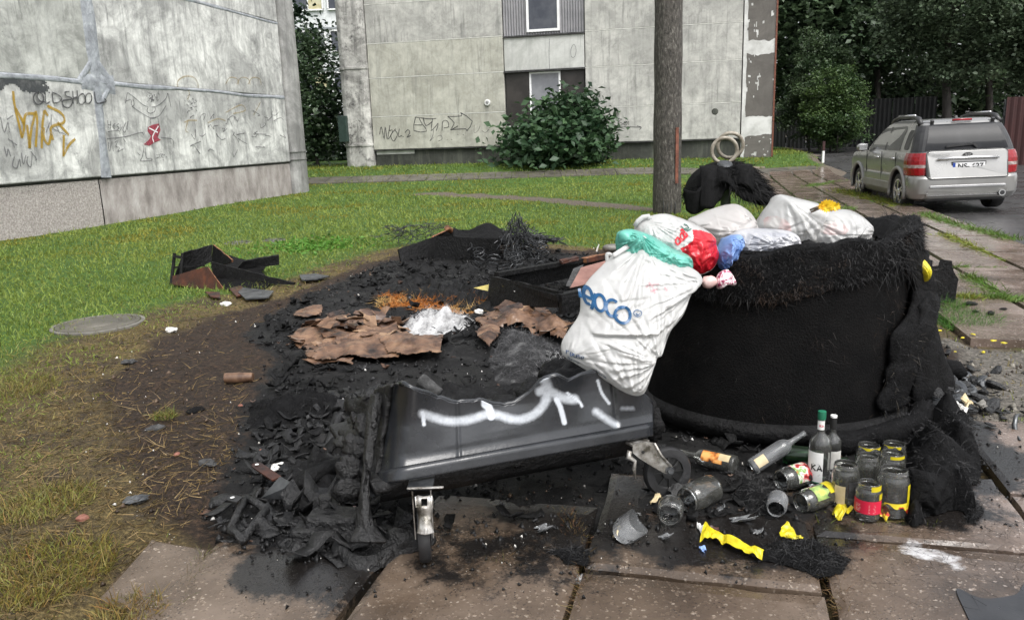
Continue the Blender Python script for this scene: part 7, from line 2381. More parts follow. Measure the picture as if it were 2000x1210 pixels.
# paper scraps among the glass
def scrap(name, quad, m, label, cat, z=.03, lift=.02, seed=0, n=8, grp=None, up=0.0, solid=.002, parent=None):
    """crumpled little sheet lying over the photo quad"""
    Q = [G(*q_, z) for q_ in quad]
    mb = MB()
    def f(u, v):
        p = Q[0] * (1 - u) * (1 - v) + Q[1] * u * (1 - v) + Q[2] * u * v + Q[3] * (1 - u) * v
        k = float(fbm(u * 3.3 + seed, v * 3.3, 0, seed, 3)) - .5
        return (p.x + .01 * (float(vn(u * 4, v * 4, 0, seed + 1)) - .5), p.y, z - .012 + lift * (.5 + k * 1.8) + up * v)
    mb.grid(f, n, n)
    o = mb.build(name, M[m] if isinstance(m, str) else m, parent, solid=solid)
    if parent is None:
        tag(o, label, cat, grp)
    return o
scrap('paper_scrap', [(1304, 957), (1330, 934), (1342, 946), (1322, 975)], 'felt_grey', 'grey burnt label scrap leaning on the large lying jar', 'paper scrap', .05, .03, 3)
scrap('paper_scrap', [(1267, 980), (1284, 960), (1292, 970), (1274, 984)], 'beige', 'beige label scrap by the castor wheel', 'paper scrap', .03, .02, 4)
scrap('paper_scrap', [(1360, 1022), (1378, 1022), (1380, 1046), (1370, 1042)], 'paper', 'small white paper scrap at the head of the yellow strip', 'paper scrap', .025, .02, 5)
ys = empty('yellow_wrapper', tuple(G(1430, 1065, .02)), 'long bright yellow wrapper strip, half burnt into the black felt scrap', 'wrapper')
b_ = MB()
cs = catmull([(1372, 1046), (1392, 1052), (1420, 1062), (1455, 1078), (1490, 1092)], 8)
wd = np.interp(np.linspace(0, 1, len(cs)), [0, .12, .3, .6, 1], [36, 28, 13, 15, 13])
NN = len(cs) - 1
def ysf(u, v):
    k = u * NN; i = min(int(k), NN - 1); f_ = k - i
    c = cs[i] * (1 - f_) + cs[i + 1] * f_
    w = wd[i] * (1 - f_) + wd[i + 1] * f_
    q_ = G(c[0] + (v - .5) * w * -.3, c[1] + (v - .5) * w, .02)
    return (q_.x, q_.y, .022 + .03 * float(fbm(u * 9, v * 2.5, 0, 8, 2)) + .012 * math.sin(v * PI))
b_.grid(ysf, 40, 6); b_.build('strip', M['wrap_yellow'], ys, solid=.002)
scrap('yellow_wrapper', [(1520, 1042), (1535, 1020), (1572, 1046), (1545, 1052)], 'wrap_yellow', 'short yellow wrapper piece above the felt scrap', 'wrapper', .03, .03, 6)
scrap('yellow_wrapper', [(1624, 1000), (1640, 984), (1666, 998), (1642, 1014)], 'wrap_yellow', 'yellow leaf-shaped film piece before the torn-label jar', 'wrapper', .03, .04, 7)
scrap('yellow_wrapper', [(1708, 1012), (1718, 990), (1740, 1006), (1730, 1014)], 'wrap_yellowred', 'yellow and red film piece at the foot of the red-label jar', 'wrapper', .03, .04, 8)
scrap('blue_scrap', [(1364, 1068), (1376, 1062), (1382, 1072), (1370, 1076)], 'film_blue', 'tiny blue foil scrap below the yellow strip', 'foil scrap', .022, .015, 9)
scrap('paper_scrap', [(1196, 1046), (1206, 1028), (1213, 1032), (1204, 1050)], 'beige', 'curled beige scrap beside the broken jar half', 'paper scrap', .03, .03, 11)
scrap('brown_scrap', [(1384, 1030), (1404, 1028), (1406, 1046), (1390, 1044)], 'char_red', 'dark brown card scrap behind the yellow strip', 'card scrap', .025, .02, 12)
# ------------------------------------------------------------------ burnt furniture
def bd(name, quad3, th, m, parent, edge=None, n=(10, 4), rag=.012, seed=0, ragside=2):
    """board with an uneven burnt edge: quad3 four 3D corners (0-1 foot, 2-3 top)"""
    Q = [Vector(q_) for q_ in quad3]
    nrm = (Q[1] - Q[0]).cross(Q[3] - Q[0]).normalized()
    b = MB()
    nu, nv = n
    def f(u, v, o):
        p = Q[0] * (1 - u) * (1 - v) + Q[1] * u * (1 - v) + Q[2] * u * v + Q[3] * (1 - u) * v
        r_ = (float(fbm(u * 7, seed * 3.1, 0, seed, 3)) - .5) * 2 * rag
        p = p + (Q[3] - Q[0]).normalized() * (r_ * v) + nrm * (o * th + .004 * (float(vn(u * 8, v * 8, 0, seed)) - .5))
        return tuple(p)
    i0 = 0
    for o in (0, 1):
        for i in range(nu + 1):
            for j in range(nv + 1):
                b.v.append(f(i / nu, j / nv, o))
    S = (nu + 1) * (nv + 1)
    for o in (0, 1):
        for i in range(nu):
            for j in range(nv):
                a = o * S + i * (nv + 1) + j
                q_ = (a, a + nv + 1, a + nv + 2, a + 1)
                b.f.append(q_ if o else q_[::-1]); b.m.append(0)
    rim_ = [i * (nv + 1) for i in range(nu)] + [nu * (nv + 1) + j for j in range(nv)] + [i * (nv + 1) + nv for i in range(nu, 0, -1)] + [j for j in range(nv, 0, -1)]
    for k in range(len(rim_)):
        a, c = rim_[k], rim_[(k + 1) % len(rim_)]
        b.f.append((a, c, S + c, S + a)); b.m.append(1 if edge is not None else 0)
    return b.build(name, [m, edge] if edge is not None else m, parent)

# the drawer box on the lawn's edge
Y0 = 8.55
dr = empty('burnt_cabinet', tuple(G(420, 575)), 'burnt-out cabinet box with scorched reddish sides at the lawn edge', 'cabinet')
A = lambda px, py, y: AT(px, py, y)
bd('board', [A(338, 545, 8.95), A(412, 510, 9.2), A(414, 478, 9.25), A(358, 492, 9.0)], .02, M['char_wood'], dr, n=(8, 4), seed=1)
bd('board', [A(415, 524, 9.2), A(455, 512, 8.9), A(456, 508, 8.9), A(419, 477, 9.25)], .02, M['char_wood'], dr, M['raw_edge'], seed=2)
bd('board', [A(338, 556, 8.7), A(445, 574, 8.25), A(408, 521, 8.5), A(340, 540, 8.75)], .02, M['char_red'], dr, M['raw_edge'], seed=3)
bd('board', [A(420, 548, 8.75), A(575, 556, 8.2), A(578, 552, 8.2), A(415, 511, 8.8)], .022, M['char_wood'], dr, seed=4)
bd('board', [A(338, 556, 8.75), A(440, 580, 8.2), A(470, 555, 8.5), A(400, 530, 9.05)], .012, M['char_red'], dr, seed=5)
bd('board', [A(460, 525, 8.95), A(545, 515, 9.1), A(545, 496, 9.1), A(475, 508, 8.95)], .03, M['char_wood'], dr, seed=6)
for k, (x0, x1) in enumerate(((334, 341), (352, 357))):
    b = MB(); b.bar(A(x0, 560, 8.85), A(x1, 494, 8.95), .025, .03); b.build('slat', M['char_wood'], dr)
b = MB(); b.bar(A(338, 500, 8.9), A(358, 503, 8.95), .02, .03); b.build('slat', M['char_wood'], dr)
b = MB(); b.bar(A(338, 522, 8.9), A(400, 518, 9.0), .02, .02); b.build('slat', M['char_wood'], dr)
GP = 'burnt panel pieces round the drawer'
def plate(name, pts, m, label, z=.03, th=.012, tilt=0.0, cat='board', grp=None):
    P_ = [G(px, py, z) for px, py in pts]
    b = MB(); b.extrude([(p.x, p.y) for p in P_], 0, th, lambda x, y, o: (x, y, float(gz(x, y)) + z + o + tilt * (y - P_[0].y)))
    return tag(b.build(name, m, None), label, cat, grp)
plate('burnt_sheet', [(420, 540), (450, 515), (500, 525), (530, 548), (510, 560), (440, 558)], M['felt'], 'crumpled sooty panel lying inside the drawer box', .06, .01, .1)
plate('burnt_sheet', [(465, 572), (475, 564), (535, 573), (525, 582), (480, 584)], M['steel_dark'], 'grey flat panel in front of the drawer box', .03)
plate('burnt_sheet', [(585, 542), (615, 537), (644, 539), (620, 549), (590, 551)], M['steel_dark'], 'grey flat panel behind the drawer, at the char edge', .03)
plate('burnt_sheet', [(400, 570), (430, 572), (430, 583), (412, 580)], M['char_red'], 'small reddish board end under the drawer box', .02)
plate('burnt_sheet', [(455, 520), (470, 508), (520, 520), (515, 530), (480, 530)], M['felt'], 'dark sheet leaning behind the drawer box', .08, .01)
plate('burnt_sheet', [(448, 565), (470, 560), (490, 574), (462, 580)], M['char_red'], 'dark red panel corner by the grey panel', .02)

# the bed box with springs
bx = empty('burnt_bed_box', tuple(G(870, 515)), 'burnt bed box with exposed wire springs on the far side of the char', 'bed box')
bd('board', [A(782, 515, 9.7), A(848, 500, 10.1), A(850, 462, 10.15), A(776, 487, 9.75)], .03, M['char_wood'], bx, seed=11, n=(12, 4))
bd('board', [A(848, 502, 10.1), A(975, 506, 9.7), A(977, 468, 9.7), A(850, 461, 10.15)], .03, M['char_wood'], bx, seed=12, n=(14, 4))
bd('board', [A(800, 500, 10.7), A(880, 480, 11.2), A(880, 444, 11.2), A(846, 460, 10.9)], .03, M['char_wood'], bx, M['raw_edge'], seed=13)
bd('board', [A(880, 480, 11.0), A(1000, 478, 10.8), A(1000, 450, 10.8), A(880, 448, 11.0)], .03, M['char_wood'], bx, seed=14)
b = MB()
b.grid(lambda u, v: tuple(A(885 + 110 * u, 446 + 24 * v + 8 * math.sin(u * 8) * (1 - v), 10.8 - .7 * v) + Vector((0, 0, .05 * (float(fbm(u * 6, v * 5, 0, 6, 3)) - .5)))), 30, 10)
b.build('burnt_fabric', M['felt'], bx, smooth=True, solid=.02)
b = MB(); b.lathe([(.0, .01), (.035, .01), (.04, 0), (.04, -.2)], 14, A(873, 445, 10.85), (-.3, -1, .4)); b.build('log_end', M['raw_edge'], bx)
rw = random.Random(9)
b = MB()
def coil(c, r, h, turns, tilt, wr=.007):
    pts = []
    n = int(turns * 9)
    for k in range(n + 1):
        a = 2 * PI * turns * k / n
        p_ = Vector((r * math.cos(a), r * math.sin(a) * .9, h * k / n))
        pts.append(c + Matrix.Rotation(tilt[0], 3, 'X') @ (Matrix.Rotation(tilt[1], 3, 'Y') @ p_))
    b.tube(pts, wr, 4, cap=False)
for k in range(34):
    px, py = rw.uniform(925, 1075), rw.uniform(455, 540)
    if py < 440 + abs(px - 1000) * .5:
        continue
    c = G(px, py, .03)
    coil(c, rw.uniform(.05, .08), rw.uniform(.12, .26), rw.uniform(2, 3.5), (rw.uniform(-1, 1), rw.uniform(-1, 1)))
for k in range(120):                                   # standing tangle of wire
    x0, x1 = rw.uniform(965, 1070), rw.gauss(1008, 12)
    y0 = rw.uniform(470, 525)
    y1 = rw.uniform(412, 470) + abs(x1 - 1005) * 1.0
    p0, p1 = A(x0, y0, rw.uniform(9.6, 10.2)), A(x1 + rw.uniform(-6, 22) * (y1 - 410) / 60, y1, rw.uniform(9.8, 10.2))
    pts = [p0 + (p1 - p0) * (q_ / 7) + Vector((rw.uniform(-.035, .035), rw.uniform(-.04, .04), rw.uniform(-.02, .02))) for q_ in range(8)]
    b.tube(pts, .0055, 4, cap=False)
for k in range(70):                                    # loose net of wire lying on the grass
    x0, y0 = rw.uniform(760, 880), rw.uniform(446, 466)
    p0 = A(x0, y0 - 4 + (x0 - 820) * -.06, 11.3); pts = [p0]
    d = Vector((rw.uniform(-1, 1), rw.uniform(-.5, .5), rw.uniform(-.3, .3))).normalized()
    for q_ in range(6):
        d = (d + Vector((rw.uniform(-.8, .8), rw.uniform(-.6, .6), rw.uniform(-.5, .5)))).normalized()
        pp = pts[-1] + d * .055; pp.z = min(max(pp.z, .03), .3); pts.append(pp)
    b.tube(pts, .004, 4, cap=False)
for k in range(60):
    x0 = rw.uniform(1020, 1080); p0 = A(x0, 468 - rw.uniform(0, 10) * (1080 - x0) / 60, 10.2); pts = [p0]
    for q_ in range(5):
        pts.append(pts[-1] + Vector((rw.uniform(-.02, .09), rw.uniform(-.08, .08), rw.uniform(-.03, .02))))
    b.tube(pts, .006, 4, cap=False)
o = b.build('wire_springs', M['wire'], bx); o['kind'] = 'stuff'

# the burnt frame nearest the round container
fr = empty('burnt_crate', tuple(G(1080, 600)), 'burnt-out wooden crate with yellow foam inside, behind the carrier bag', 'crate')
bd('board', [A(955, 572, 7.2), A(1200, 520, 8.6), A(1200, 490, 8.6), A(965, 536, 7.2)], .05, M['char_wood'], fr, seed=21, n=(16, 4))
bd('board', [A(960, 600, 6.9), A(1100, 600, 6.05), A(1100, 570, 6.05), A(968, 540, 6.95)], .05, M['char_wood'], fr, seed=22, n=(14, 4))
b = MB(); b.bar(A(966, 545, 6.95), A(1095, 582, 6.0), .06, .045); b.build('beam', M['char_wood'], fr)
b = MB(); b.bar(A(1090, 582, 6.0), A(1165, 565, 6.3), .07, .06); b.build('beam', M['char_wood'], fr)
b = MB(); b.bar(A(970, 536, 7.15), A(1135, 508, 8.0), .06, .04); b.build('beam', M['char_wood'], fr)
bd('board', [A(1092, 612, 6.0), A(1180, 600, 6.2), A(1180, 570, 6.2), A(1092, 580, 6.0)], .04, M['char_wood'], fr, seed=23)
bd('board', [A(1135, 512, 8.0), A(1205, 499, 8.5), A(1205, 488, 8.5), A(1135, 503, 8.0)], .07, M['char_red'], fr, M['raw_edge'], seed=24)
bd('board', [A(1092, 513, 7.75), A(1125, 506, 7.8), A(1125, 500, 7.8), A(1092, 507, 7.75)], .08, M['char_red'], fr, seed=25)
def flat3(name, pts, y, m, parent, th=.02):
    b = MB(); b.extrude([(px, py) for px, py in pts], 0, 1, lambda u, v, o: tuple(AT(u, v, (y(u, v) if callable(y) else y) + o * th)))
    return b.build(name, m, parent)
flat3('foam', [(925, 562), (955, 555), (953, 568)], 7.0, M['foam'], fr)
flat3('foam', [(982, 558), (998, 556), (988, 564), (1014, 562), (990, 573), (982, 573)], 6.72, M['foam'], fr)
flat3('white_foam', [(1003, 568), (1030, 564), (1045, 571), (1032, 574), (1030, 582), (1015, 578)], 6.55, M['paper'], fr)
flat3('pink_board', [(1113, 562), (1135, 522), (1185, 508), (1195, 520), (1140, 556)], lambda u, v: 6.9 + (560 - v) * .016, M['board_pink'], fr, .02)
flat3('dark_board', [(1105, 558), (1120, 524), (1140, 516), (1135, 530), (1118, 560)], lambda u, v: 6.95 + (560 - v) * .016, M['felt_grey'], fr, .02)
for k in range(10):
    MB().lump(G(rw.uniform(985, 1150), rw.uniform(560, 610), .03), (rw.uniform(.06, .14), rw.uniform(.05, .1), rw.uniform(.03, .06)), 100 + k, .4, 2, 12, 8, rw.uniform(0, 3)).build('ember_lump', M['char_wood'], fr)
p = A(1195, 484, 8.3)
t = empty('shoe', tuple(G(1195, 492, .3)), 'grey-beige shoe sole tip resting on the crate board', 'shoe')
MB().lump(p, (.11, .06, .045), 4, .2, 1.4, 16, 10).build('sole', M['conc_cover'], t, smooth=True)
b = MB().tube([A(1165, 491, 8.2), A(1167, 484, 8.2), A(1170, 477, 8.2)], [.008, .009, .006], 6).build('bent_strip', M['paper'])
tag(b, 'thin white bent strip sticking up from the crate board', 'strip')

# ------------------------------------------------------------------ scorched cardboard, ash
def crumple(name, outline, m, label, cat, amp=.1, fr_=2.6, seed=0, z=.02, n=46, ctr=None, folds=(), solid=.002, pw=.7):
    """faceted crumpled sheet lying over a photo outline"""
    O = np.array([tuple(G(px, py, .04))[:2] for px, py in outline])
    lo, hi = O.min(0), O.max(0)
    X, Y_ = np.meshgrid(np.linspace(lo[0], hi[0], n), np.linspace(lo[1], hi[1], n), indexing='ij')
    sd = poly_sdf(X, Y_, [tuple(q_) for q_ in O]) + .03 * (fbm(X * 16, Y_ * 16, 0, seed, 2) - .5)
    # creased relief: the largest of a few tilted planes per random cell
    gg = np.random.default_rng(seed)
    def tri(px_, py_, sd_):
        """continuous folded relief: triangles between random heights"""
        i_, j_ = np.floor(px_), np.floor(py_)
        fx, fy = px_ - i_, py_ - j_
        H_ = lambda a, b: _h(i_ + a, j_ + b, np.zeros_like(i_), sd_)
        return np.where(fx + fy < 1, H_(0, 0) + (H_(1, 0) - H_(0, 0)) * fx + (H_(0, 1) - H_(0, 0)) * fy, H_(1, 1) + (H_(0, 1) - H_(1, 1)) * (1 - fx) + (H_(1, 0) - H_(1, 1)) * (1 - fy))
    c_, s_ = math.cos(seed), math.sin(seed)
    q1, q2 = (X * c_ + Y_ * s_) * fr_ * 1.5 + .5 * vn(X * 3, Y_ * 3, 0, seed), (Y_ * c_ - X * s_) * fr_ * 1.3 + .5 * vn(X * 3, Y_ * 3, 0, seed + 9)
    h = .66 * tri(q1, q2, seed) + .34 * tri(q1 * 2.3 + 5, q2 * 2.1, seed + 1)
    edge_ = np.clip(-sd / .12, 0, 1) ** pw
    Zz = gz(X, Y_) + z + amp * h * (.25 + .75 * edge_)
    b = MB()
    b.v = [tuple(q_) for q_ in np.stack([X, Y_, Zz], -1).reshape(-1, 3)]
    for i in range(n - 1):
        for j in range(n - 1):
            if sd[i, j] < 0 and sd[i + 1, j + 1] < 0:
                a = i * n + j
                b.f.append((a, a + n, a + n + 1, a + 1)); b.m.append(0)
    used = sorted({k for f_ in b.f for k in f_}); mp_ = {k: q_ for q_, k in enumerate(used)}
    b.v = [b.v[k] for k in used]; b.f = [tuple(mp_[k] for k in f_) for f_ in b.f]
    o = b.build(name, m, None, solid=solid)
    return tag(o, label, cat)
crumple('cardboard', [(560, 655), (600, 630), (640, 618), (700, 612), (770, 620), (800, 640), (790, 655), (720, 670), (640, 690), (600, 680)], M['cardboard'], 'large crumpled brown cardboard, charred along its edge', 'cardboard', .07, 5, 3, n=70)
crumple('cardboard', [(590, 672), (640, 650), (720, 645), (790, 650), (780, 690), (720, 692), (660, 690), (640, 702), (600, 700)], M['cardboard'], 'folded brown cardboard with a torn star-shaped corner', 'cardboard', .07, 4, 5, .03, n=70)
crumple('cardboard', [(740, 665), (780, 655), (868, 655), (862, 688), (800, 690), (755, 685)], M['cardboard'], 'flat tan cardboard flap, scorched at its lower edge', 'cardboard', .06, 1.0, 7, .06)
crumple('cardboard', [(585, 700), (640, 688), (690, 690), (688, 704), (650, 698), (610, 704)], M['cardboard'], 'thin torn cardboard tongue reaching forwards', 'cardboard', .05, 2, 8, .02)
crumple('cardboard', [(925, 628), (955, 605), (1000, 596), (1050, 590), (1075, 600), (1110, 628), (1105, 665), (1085, 660), (1040, 640), (990, 640), (940, 640)], M['cardboard'], 'big peaked brown cardboard sheet beside the carrier bag', 'cardboard', .16, 3, 12, n=70)
crumple('cardboard', [(928, 655), (945, 640), (975, 638), (978, 660), (955, 680), (935, 668)], M['cardboard'], 'small burnt cardboard piece in the grey ash', 'cardboard', .08, 2, 14, .05)
crumple('cardboard', [(570, 612), (585, 600), (628, 598), (632, 606), (615, 612), (590, 618)], M['cardboard'], 'small brown cardboard curl alone on the black soil', 'cardboard', .07, 2, 15, .02)
def folded(name, outline, n, size, label, seed, hmax):
    """heap of thin folded card pieces, each a part of its own"""
    rw_ = random.Random(seed)
    O = [tuple(G(px, py, .04))[:2] for px, py in outline]
    xs, ys = [p[0] for p in O], [p[1] for p in O]
    t = empty(name, (sum(xs) / len(xs), sum(ys) / len(ys), 0), label, 'cardboard')
    k = 0
    while k < n:
        x, y = rw_.uniform(min(xs), max(xs)), rw_.uniform(min(ys), max(ys))
        d = -float(poly_sdf(np.array([x]), np.array([y]), O)[0])
        if d < .01:
            continue
        L, W = size * rw_.uniform(.5, 1.2), size * rw_.uniform(.35, .8)
        z = float(gz(x, y)) + .03 + hmax * min(1, d / .25) * rw_.random()
        rot_ = Matrix.Rotation(rw_.uniform(0, 2 * PI), 3, 'Z') @ Matrix.Rotation(max(-.5, min(.5, rw_.gauss(0, .25))), 3, 'X') @ Matrix.Rotation(max(-.5, min(.5, rw_.gauss(0, .25))), 3, 'Y')
        a1, a2 = max(-1, min(1, rw_.gauss(0, .6))), max(-1, min(1, rw_.gauss(0, .6)))
        prof = [(-L * .5 - .0, L * .25 * math.tan(a1) * .6), (-L * .15, 0), (L * .18, 0), (L * .5, L * .3 * math.tan(a2) * .6)]
        b = MB()
        sk = [rw_.uniform(-.3, .3) for _ in range(4)]
        for q_, (u, h) in enumerate(prof):
            for sd in (-1, 0, 1):
                p = Vector((u + sk[q_] * W * .4 * sd + rw_.uniform(-.08, .08) * L, sd * W * .5 * rw_.uniform(.7, 1.1), h + (.02 if sd == 0 else 0) * rw_.uniform(-1, 1)))
                p = rot_ @ p + Vector((x, y, z))
                b.v.append((p.x, p.y, max(p.z, float(gz(p.x, p.y)) + .004)))
        for q_ in range(3):
            for c_ in range(2):
                a = q_ * 3 + c_
                b.f.append((a, a + 3, a + 4, a + 1)); b.m.append(0)
        b.build('card_piece', M[rw_.choice(('cardboard', 'card_tan', 'card_dark', 'cardboard'))], t, solid=.003)
        k += 1
    return t
folded('cardboard', [(575, 655), (610, 630), (650, 618), (720, 614), (790, 622), (800, 645), (760, 662), (690, 672), (620, 690)], 46, .2, 'pile of crushed brown card pieces in the middle of the burnt ground', 5, .13)
folded('cardboard', [(935, 630), (965, 608), (1040, 595), (1085, 610), (1108, 640), (1100, 665), (1040, 645), (980, 640)], 22, .22, 'crushed brown card pieces round the peaked sheet', 6, .13)
p0, p1 = G(440, 738, .03), G(494, 736, .03)
tag(MB().tube([p0, p0 * .5 + p1 * .5, p1], [.034, .036, .03], 12).build('cardboard_roll', M['cardboard'], None, smooth=True, angle=40), 'short rolled brown cardboard tube on the brown burnt soil', 'cardboard')
# white and grey ash
def heap(name, outline, m, label, amp, seed, fr_=5, n=60, fib=0, fcol=(.7, .7, .72), cat='ash', spike=0.0, fl=.06):
    O = [tuple(G(px, py, .03))[:2] for px, py in outline]
    A_ = np.array(O); lo, hi = A_.min(0) - .05, A_.max(0) + .05
    X, Y_ = np.meshgrid(np.linspace(lo[0], hi[0], n), np.linspace(lo[1], hi[1], n), indexing='ij')
    sd = poly_sdf(X, Y_, O)
    k = np.clip(-sd / .22 + .15, 0, 1)
    f1 = fbm(X * fr_, Y_ * fr_, 0, seed, 4)
    Zz = gz(X, Y_) - .03 + amp * k ** .6 * (.35 + f1) + spike * np.clip(fbm(X * 13, Y_ * 13, 0, seed + 5, 2) - .55, 0, 1) * k
    keep = k > 0
    b = MB(); b.v = [tuple(q_) for q_ in np.stack([X, Y_, Zz], -1).reshape(-1, 3)]
    for i in range(n - 1):
        for j in range(n - 1):
            if keep[i, j] or keep[i + 1, j + 1]:
                a = i * n + j; b.f.append((a, a + n, a + n + 1, a + 1)); b.m.append(0)
    if fib:
        t = empty(name, tuple(G(*outline[0])), label, cat)
        b.build('heap', m, t, smooth=True)
        g = np.random.default_rng(seed)
        kk = np.argwhere(k > .3); s_ = kk[g.integers(0, len(kk), fib)]
        P_ = np.stack([X[s_[:, 0], s_[:, 1]], Y_[s_[:, 0], s_[:, 1]], Zz[s_[:, 0], s_[:, 1]]], 1) + g.normal(0, .012, (fib, 3))
        C_ = np.asarray(fcol)[None] * g.uniform(.25, 1.1, (fib, 1))
        hairs('fibre', P_, g.normal(0, 1, (fib, 3)) + np.array([0, 0, .6]), g.uniform(.2, 1, fib) * fl, .0022, M['fibre_c'], t, .6, .9, 3, seed, C_)
        return t
    return tag(b.build(name, m, None, smooth=True), label, cat)
heap('ash_heap', [(775, 640), (800, 615), (850, 605), (905, 615), (930, 625), (900, 640), (840, 645)], M['ash'], 'fluffy bright white ash heap between the cardboards', .1, 21, 7, 60, 1400, (.6, .6, .61), spike=.3)
heap('ash_heap', [(950, 690), (980, 640), (1050, 648), (1100, 670), (1100, 710), (1040, 740), (970, 740)], M['ash_grey'], 'grey fibrous ash spread below the peaked cardboard', .09, 22, 4, 60, 2600, (.12, .12, .125))
heap('ash_heap', [(1040, 690), (1090, 665), (1110, 690), (1100, 725), (1060, 740), (1030, 720)], M['ash'], 'patchy white ash at the foot of the carrier bag', .06, 23, 6, 44, 500, (.7, .7, .7))
heap('burnt_cloth', [(480, 830), (490, 780), (560, 765), (640, 758), (670, 775), (660, 800), (600, 800), (540, 812), (510, 830)], M['felt'], 'black burnt cloth heap left of the melted bin', .13, 24, 5, 60, 500, (.012, .012, .013), 'cloth', .25)
heap('burnt_cloth', [(880, 650), (930, 640), (990, 628), (1010, 640), (985, 655), (930, 660)], M['felt'], 'black burnt cloth twist across the ash', .09, 25, 5, 44, 200, (.012, .012, .013), 'cloth')
heap('burnt_plastic', [(430, 1065), (470, 1000), (540, 990), (620, 975), (700, 990), (700, 1040), (640, 1060), (560, 1080), (500, 1050)], M['bin_melt'], 'sheet of melted black plastic run over the paving edge', .12, 26, 7, 90, 0, cat='melted plastic', spike=.35)
heap('burnt_plastic', [(520, 935), (560, 905), (640, 895), (680, 920), (660, 950), (580, 955)], M['char'], 'knobbly charred crust beside the bin corner', .12, 27, 7, 80, 0, cat='charred crust', spike=.35)
heap('soot_crust', [(760, 770), (900, 760), (1050, 745), (1100, 760), (1060, 800), (900, 810), (780, 800)], M['char'], 'charred crust on the ground behind the bin', .12, 28, 5, 60, 0, cat='charred crust', spike=.15)
heap('ember_bed', [(740, 560), (800, 535), (920, 545), (1010, 560), (1040, 600), (960, 610), (850, 590)], M['char_wood'], 'bed of broken charcoal before the burnt crate', .06, 29, 9, 70, 0, cat='charcoal', spike=.35)

# straw-bright scorched tuft by the embers
g = np.random.default_rng(3)
n = 3800
x0 = g.uniform(735, 950, n); y0 = g.normal(588, 10, n)
P_ = np.array([tuple(G(a, b, 0)) for a, b in zip(x0, y0)])
kp = poly_sdf(P_[:, 0], P_[:, 1], EMBER[0]) < .12 + .2 * (fbm(P_[:, 0] * 5, P_[:, 1] * 5, 0, 4, 2) - .5)
P_ = P_[kp]; n = len(P_); P_[:, 2] = gz(P_[:, 0], P_[:, 1]) + .005
mx = sstep(.4, .6, fbm(P_[:, 0] * 3, P_[:, 1] * 3, 0, 8, 3))[:, None]
C_ = (np.array([.45, .16, .03])[None] * mx + np.array([.5, .33, .13])[None] * (1 - mx)) * g.uniform(.4, 1.2, (n, 1))
o = hairs('scorched_straw', P_, np.stack([g.normal(0, 1, n), g.normal(0, 1, n), g.uniform(.1, .9, n)], 1), g.uniform(.03, .09, n), .006, M['grass'], None, .4, .4, 2, 4, C_)
tag(o, 'orange scorched straw patch in the black soil', None, None, 'stuff')

# ------------------------------------------------------------------ small pieces left of the bin
def bracket(name, tip, mid, label, hole=True):
    t = empty(name, tuple(G(*mid, .03)), label, 'steel bracket')
    a, b_ = G(*tip, .075), G(*mid, .05)
    d = (b_ - a); n_ = Vector((-d.y, d.x, 0)).normalized()
    pts = []
    for k in range(9):
        an = PI / 2 + PI * k / 8
        pts.append(a + d.normalized() * (.02 * math.cos(an) + .02) + n_ * (.024 * math.sin(an)))
    pts += [b_ - n_ * .024, b_ + n_ * .024]
    m = MB(); m.extrude([(p.x, p.y) for p in pts], 0, .006, lambda x, y, o: (x, y, .07 + .035 * ((Vector((x, y, 0)) - Vector((b_.x, b_.y, 0))).length / .1) * .6 + o))
    m.build('tongue', M['char_red'] if hole else M['cap_black'], t)
    h = a + d.normalized() * .022
    MB().lathe([(0, 0), (.009, 0)], 12, (h.x, h.y, .07 + .035 * ((h - b_).length / .1) * .6 + .009)).build('bolt_hole', M['label_white'], t)
    return t, b_, d
t, c_, d_ = bracket('steel_bracket', (498, 918), (542, 946), 'bent steel bracket with a broad grey plate on the char')
P_ = [G(512, 972, .02), G(548, 930, .1), G(576, 945, .1), G(560, 975, .02)]
b = MB(); b.face(P_); b.build('plate', M['steel_dark'], t, solid=.006)
t, c_, d_ = bracket('steel_bracket', (446, 975), (470, 988), 'bracket end stuck to a melted square frame', False)
for q0, q1 in (((480, 972), (520, 995)), ((520, 995), (475, 1055)), ((480, 972), (450, 1035)), ((450, 1035), (478, 1058))):
    MB().tube([G(*q0, .05), (G(*q0, .05) + G(*q1, .03)) / 2 + Vector((0, 0, .008)), G(*q1, .03)], [.018, .015, .018], 8).build('frame_bar', M['bin_melt'], t, smooth=True)
t = empty('melted_block', tuple(G(650, 1035)), 'stepped block of melted black plastic beside the bin', 'melted plastic')
b = MB(); b.box(G(655, 1015, .06), (.2, .12, .07), Matrix.Rotation(-.15, 3, 'Z')); b.build('block', M['bin_melt'], t, bevel=.012)
b = MB(); b.box(G(620, 1038, .03), (.18, .1, .05), Matrix.Rotation(-.1, 3, 'Z')); b.build('step', M['bin_melt'], t, bevel=.012)
b = MB(); b.box(G(636, 985, .1), (.05, .05, .08), Matrix.Rotation(.3, 3, 'Z')); b.build('stub', M['bin_melt'], t, bevel=.01)
t = empty('charred_branch', tuple(G(600, 950)), 'crusty charred branch lying towards the bin', 'branch')
MB().tube([G(565, 958, .03), G(600, 935, .06), G(640, 915, .07), G(668, 902, .06)], [.02, .035, .04, .03], 10).build('branch', M['char'], t, smooth=True)
GW = 'pale scraps in the char'
rw = random.Random(4)
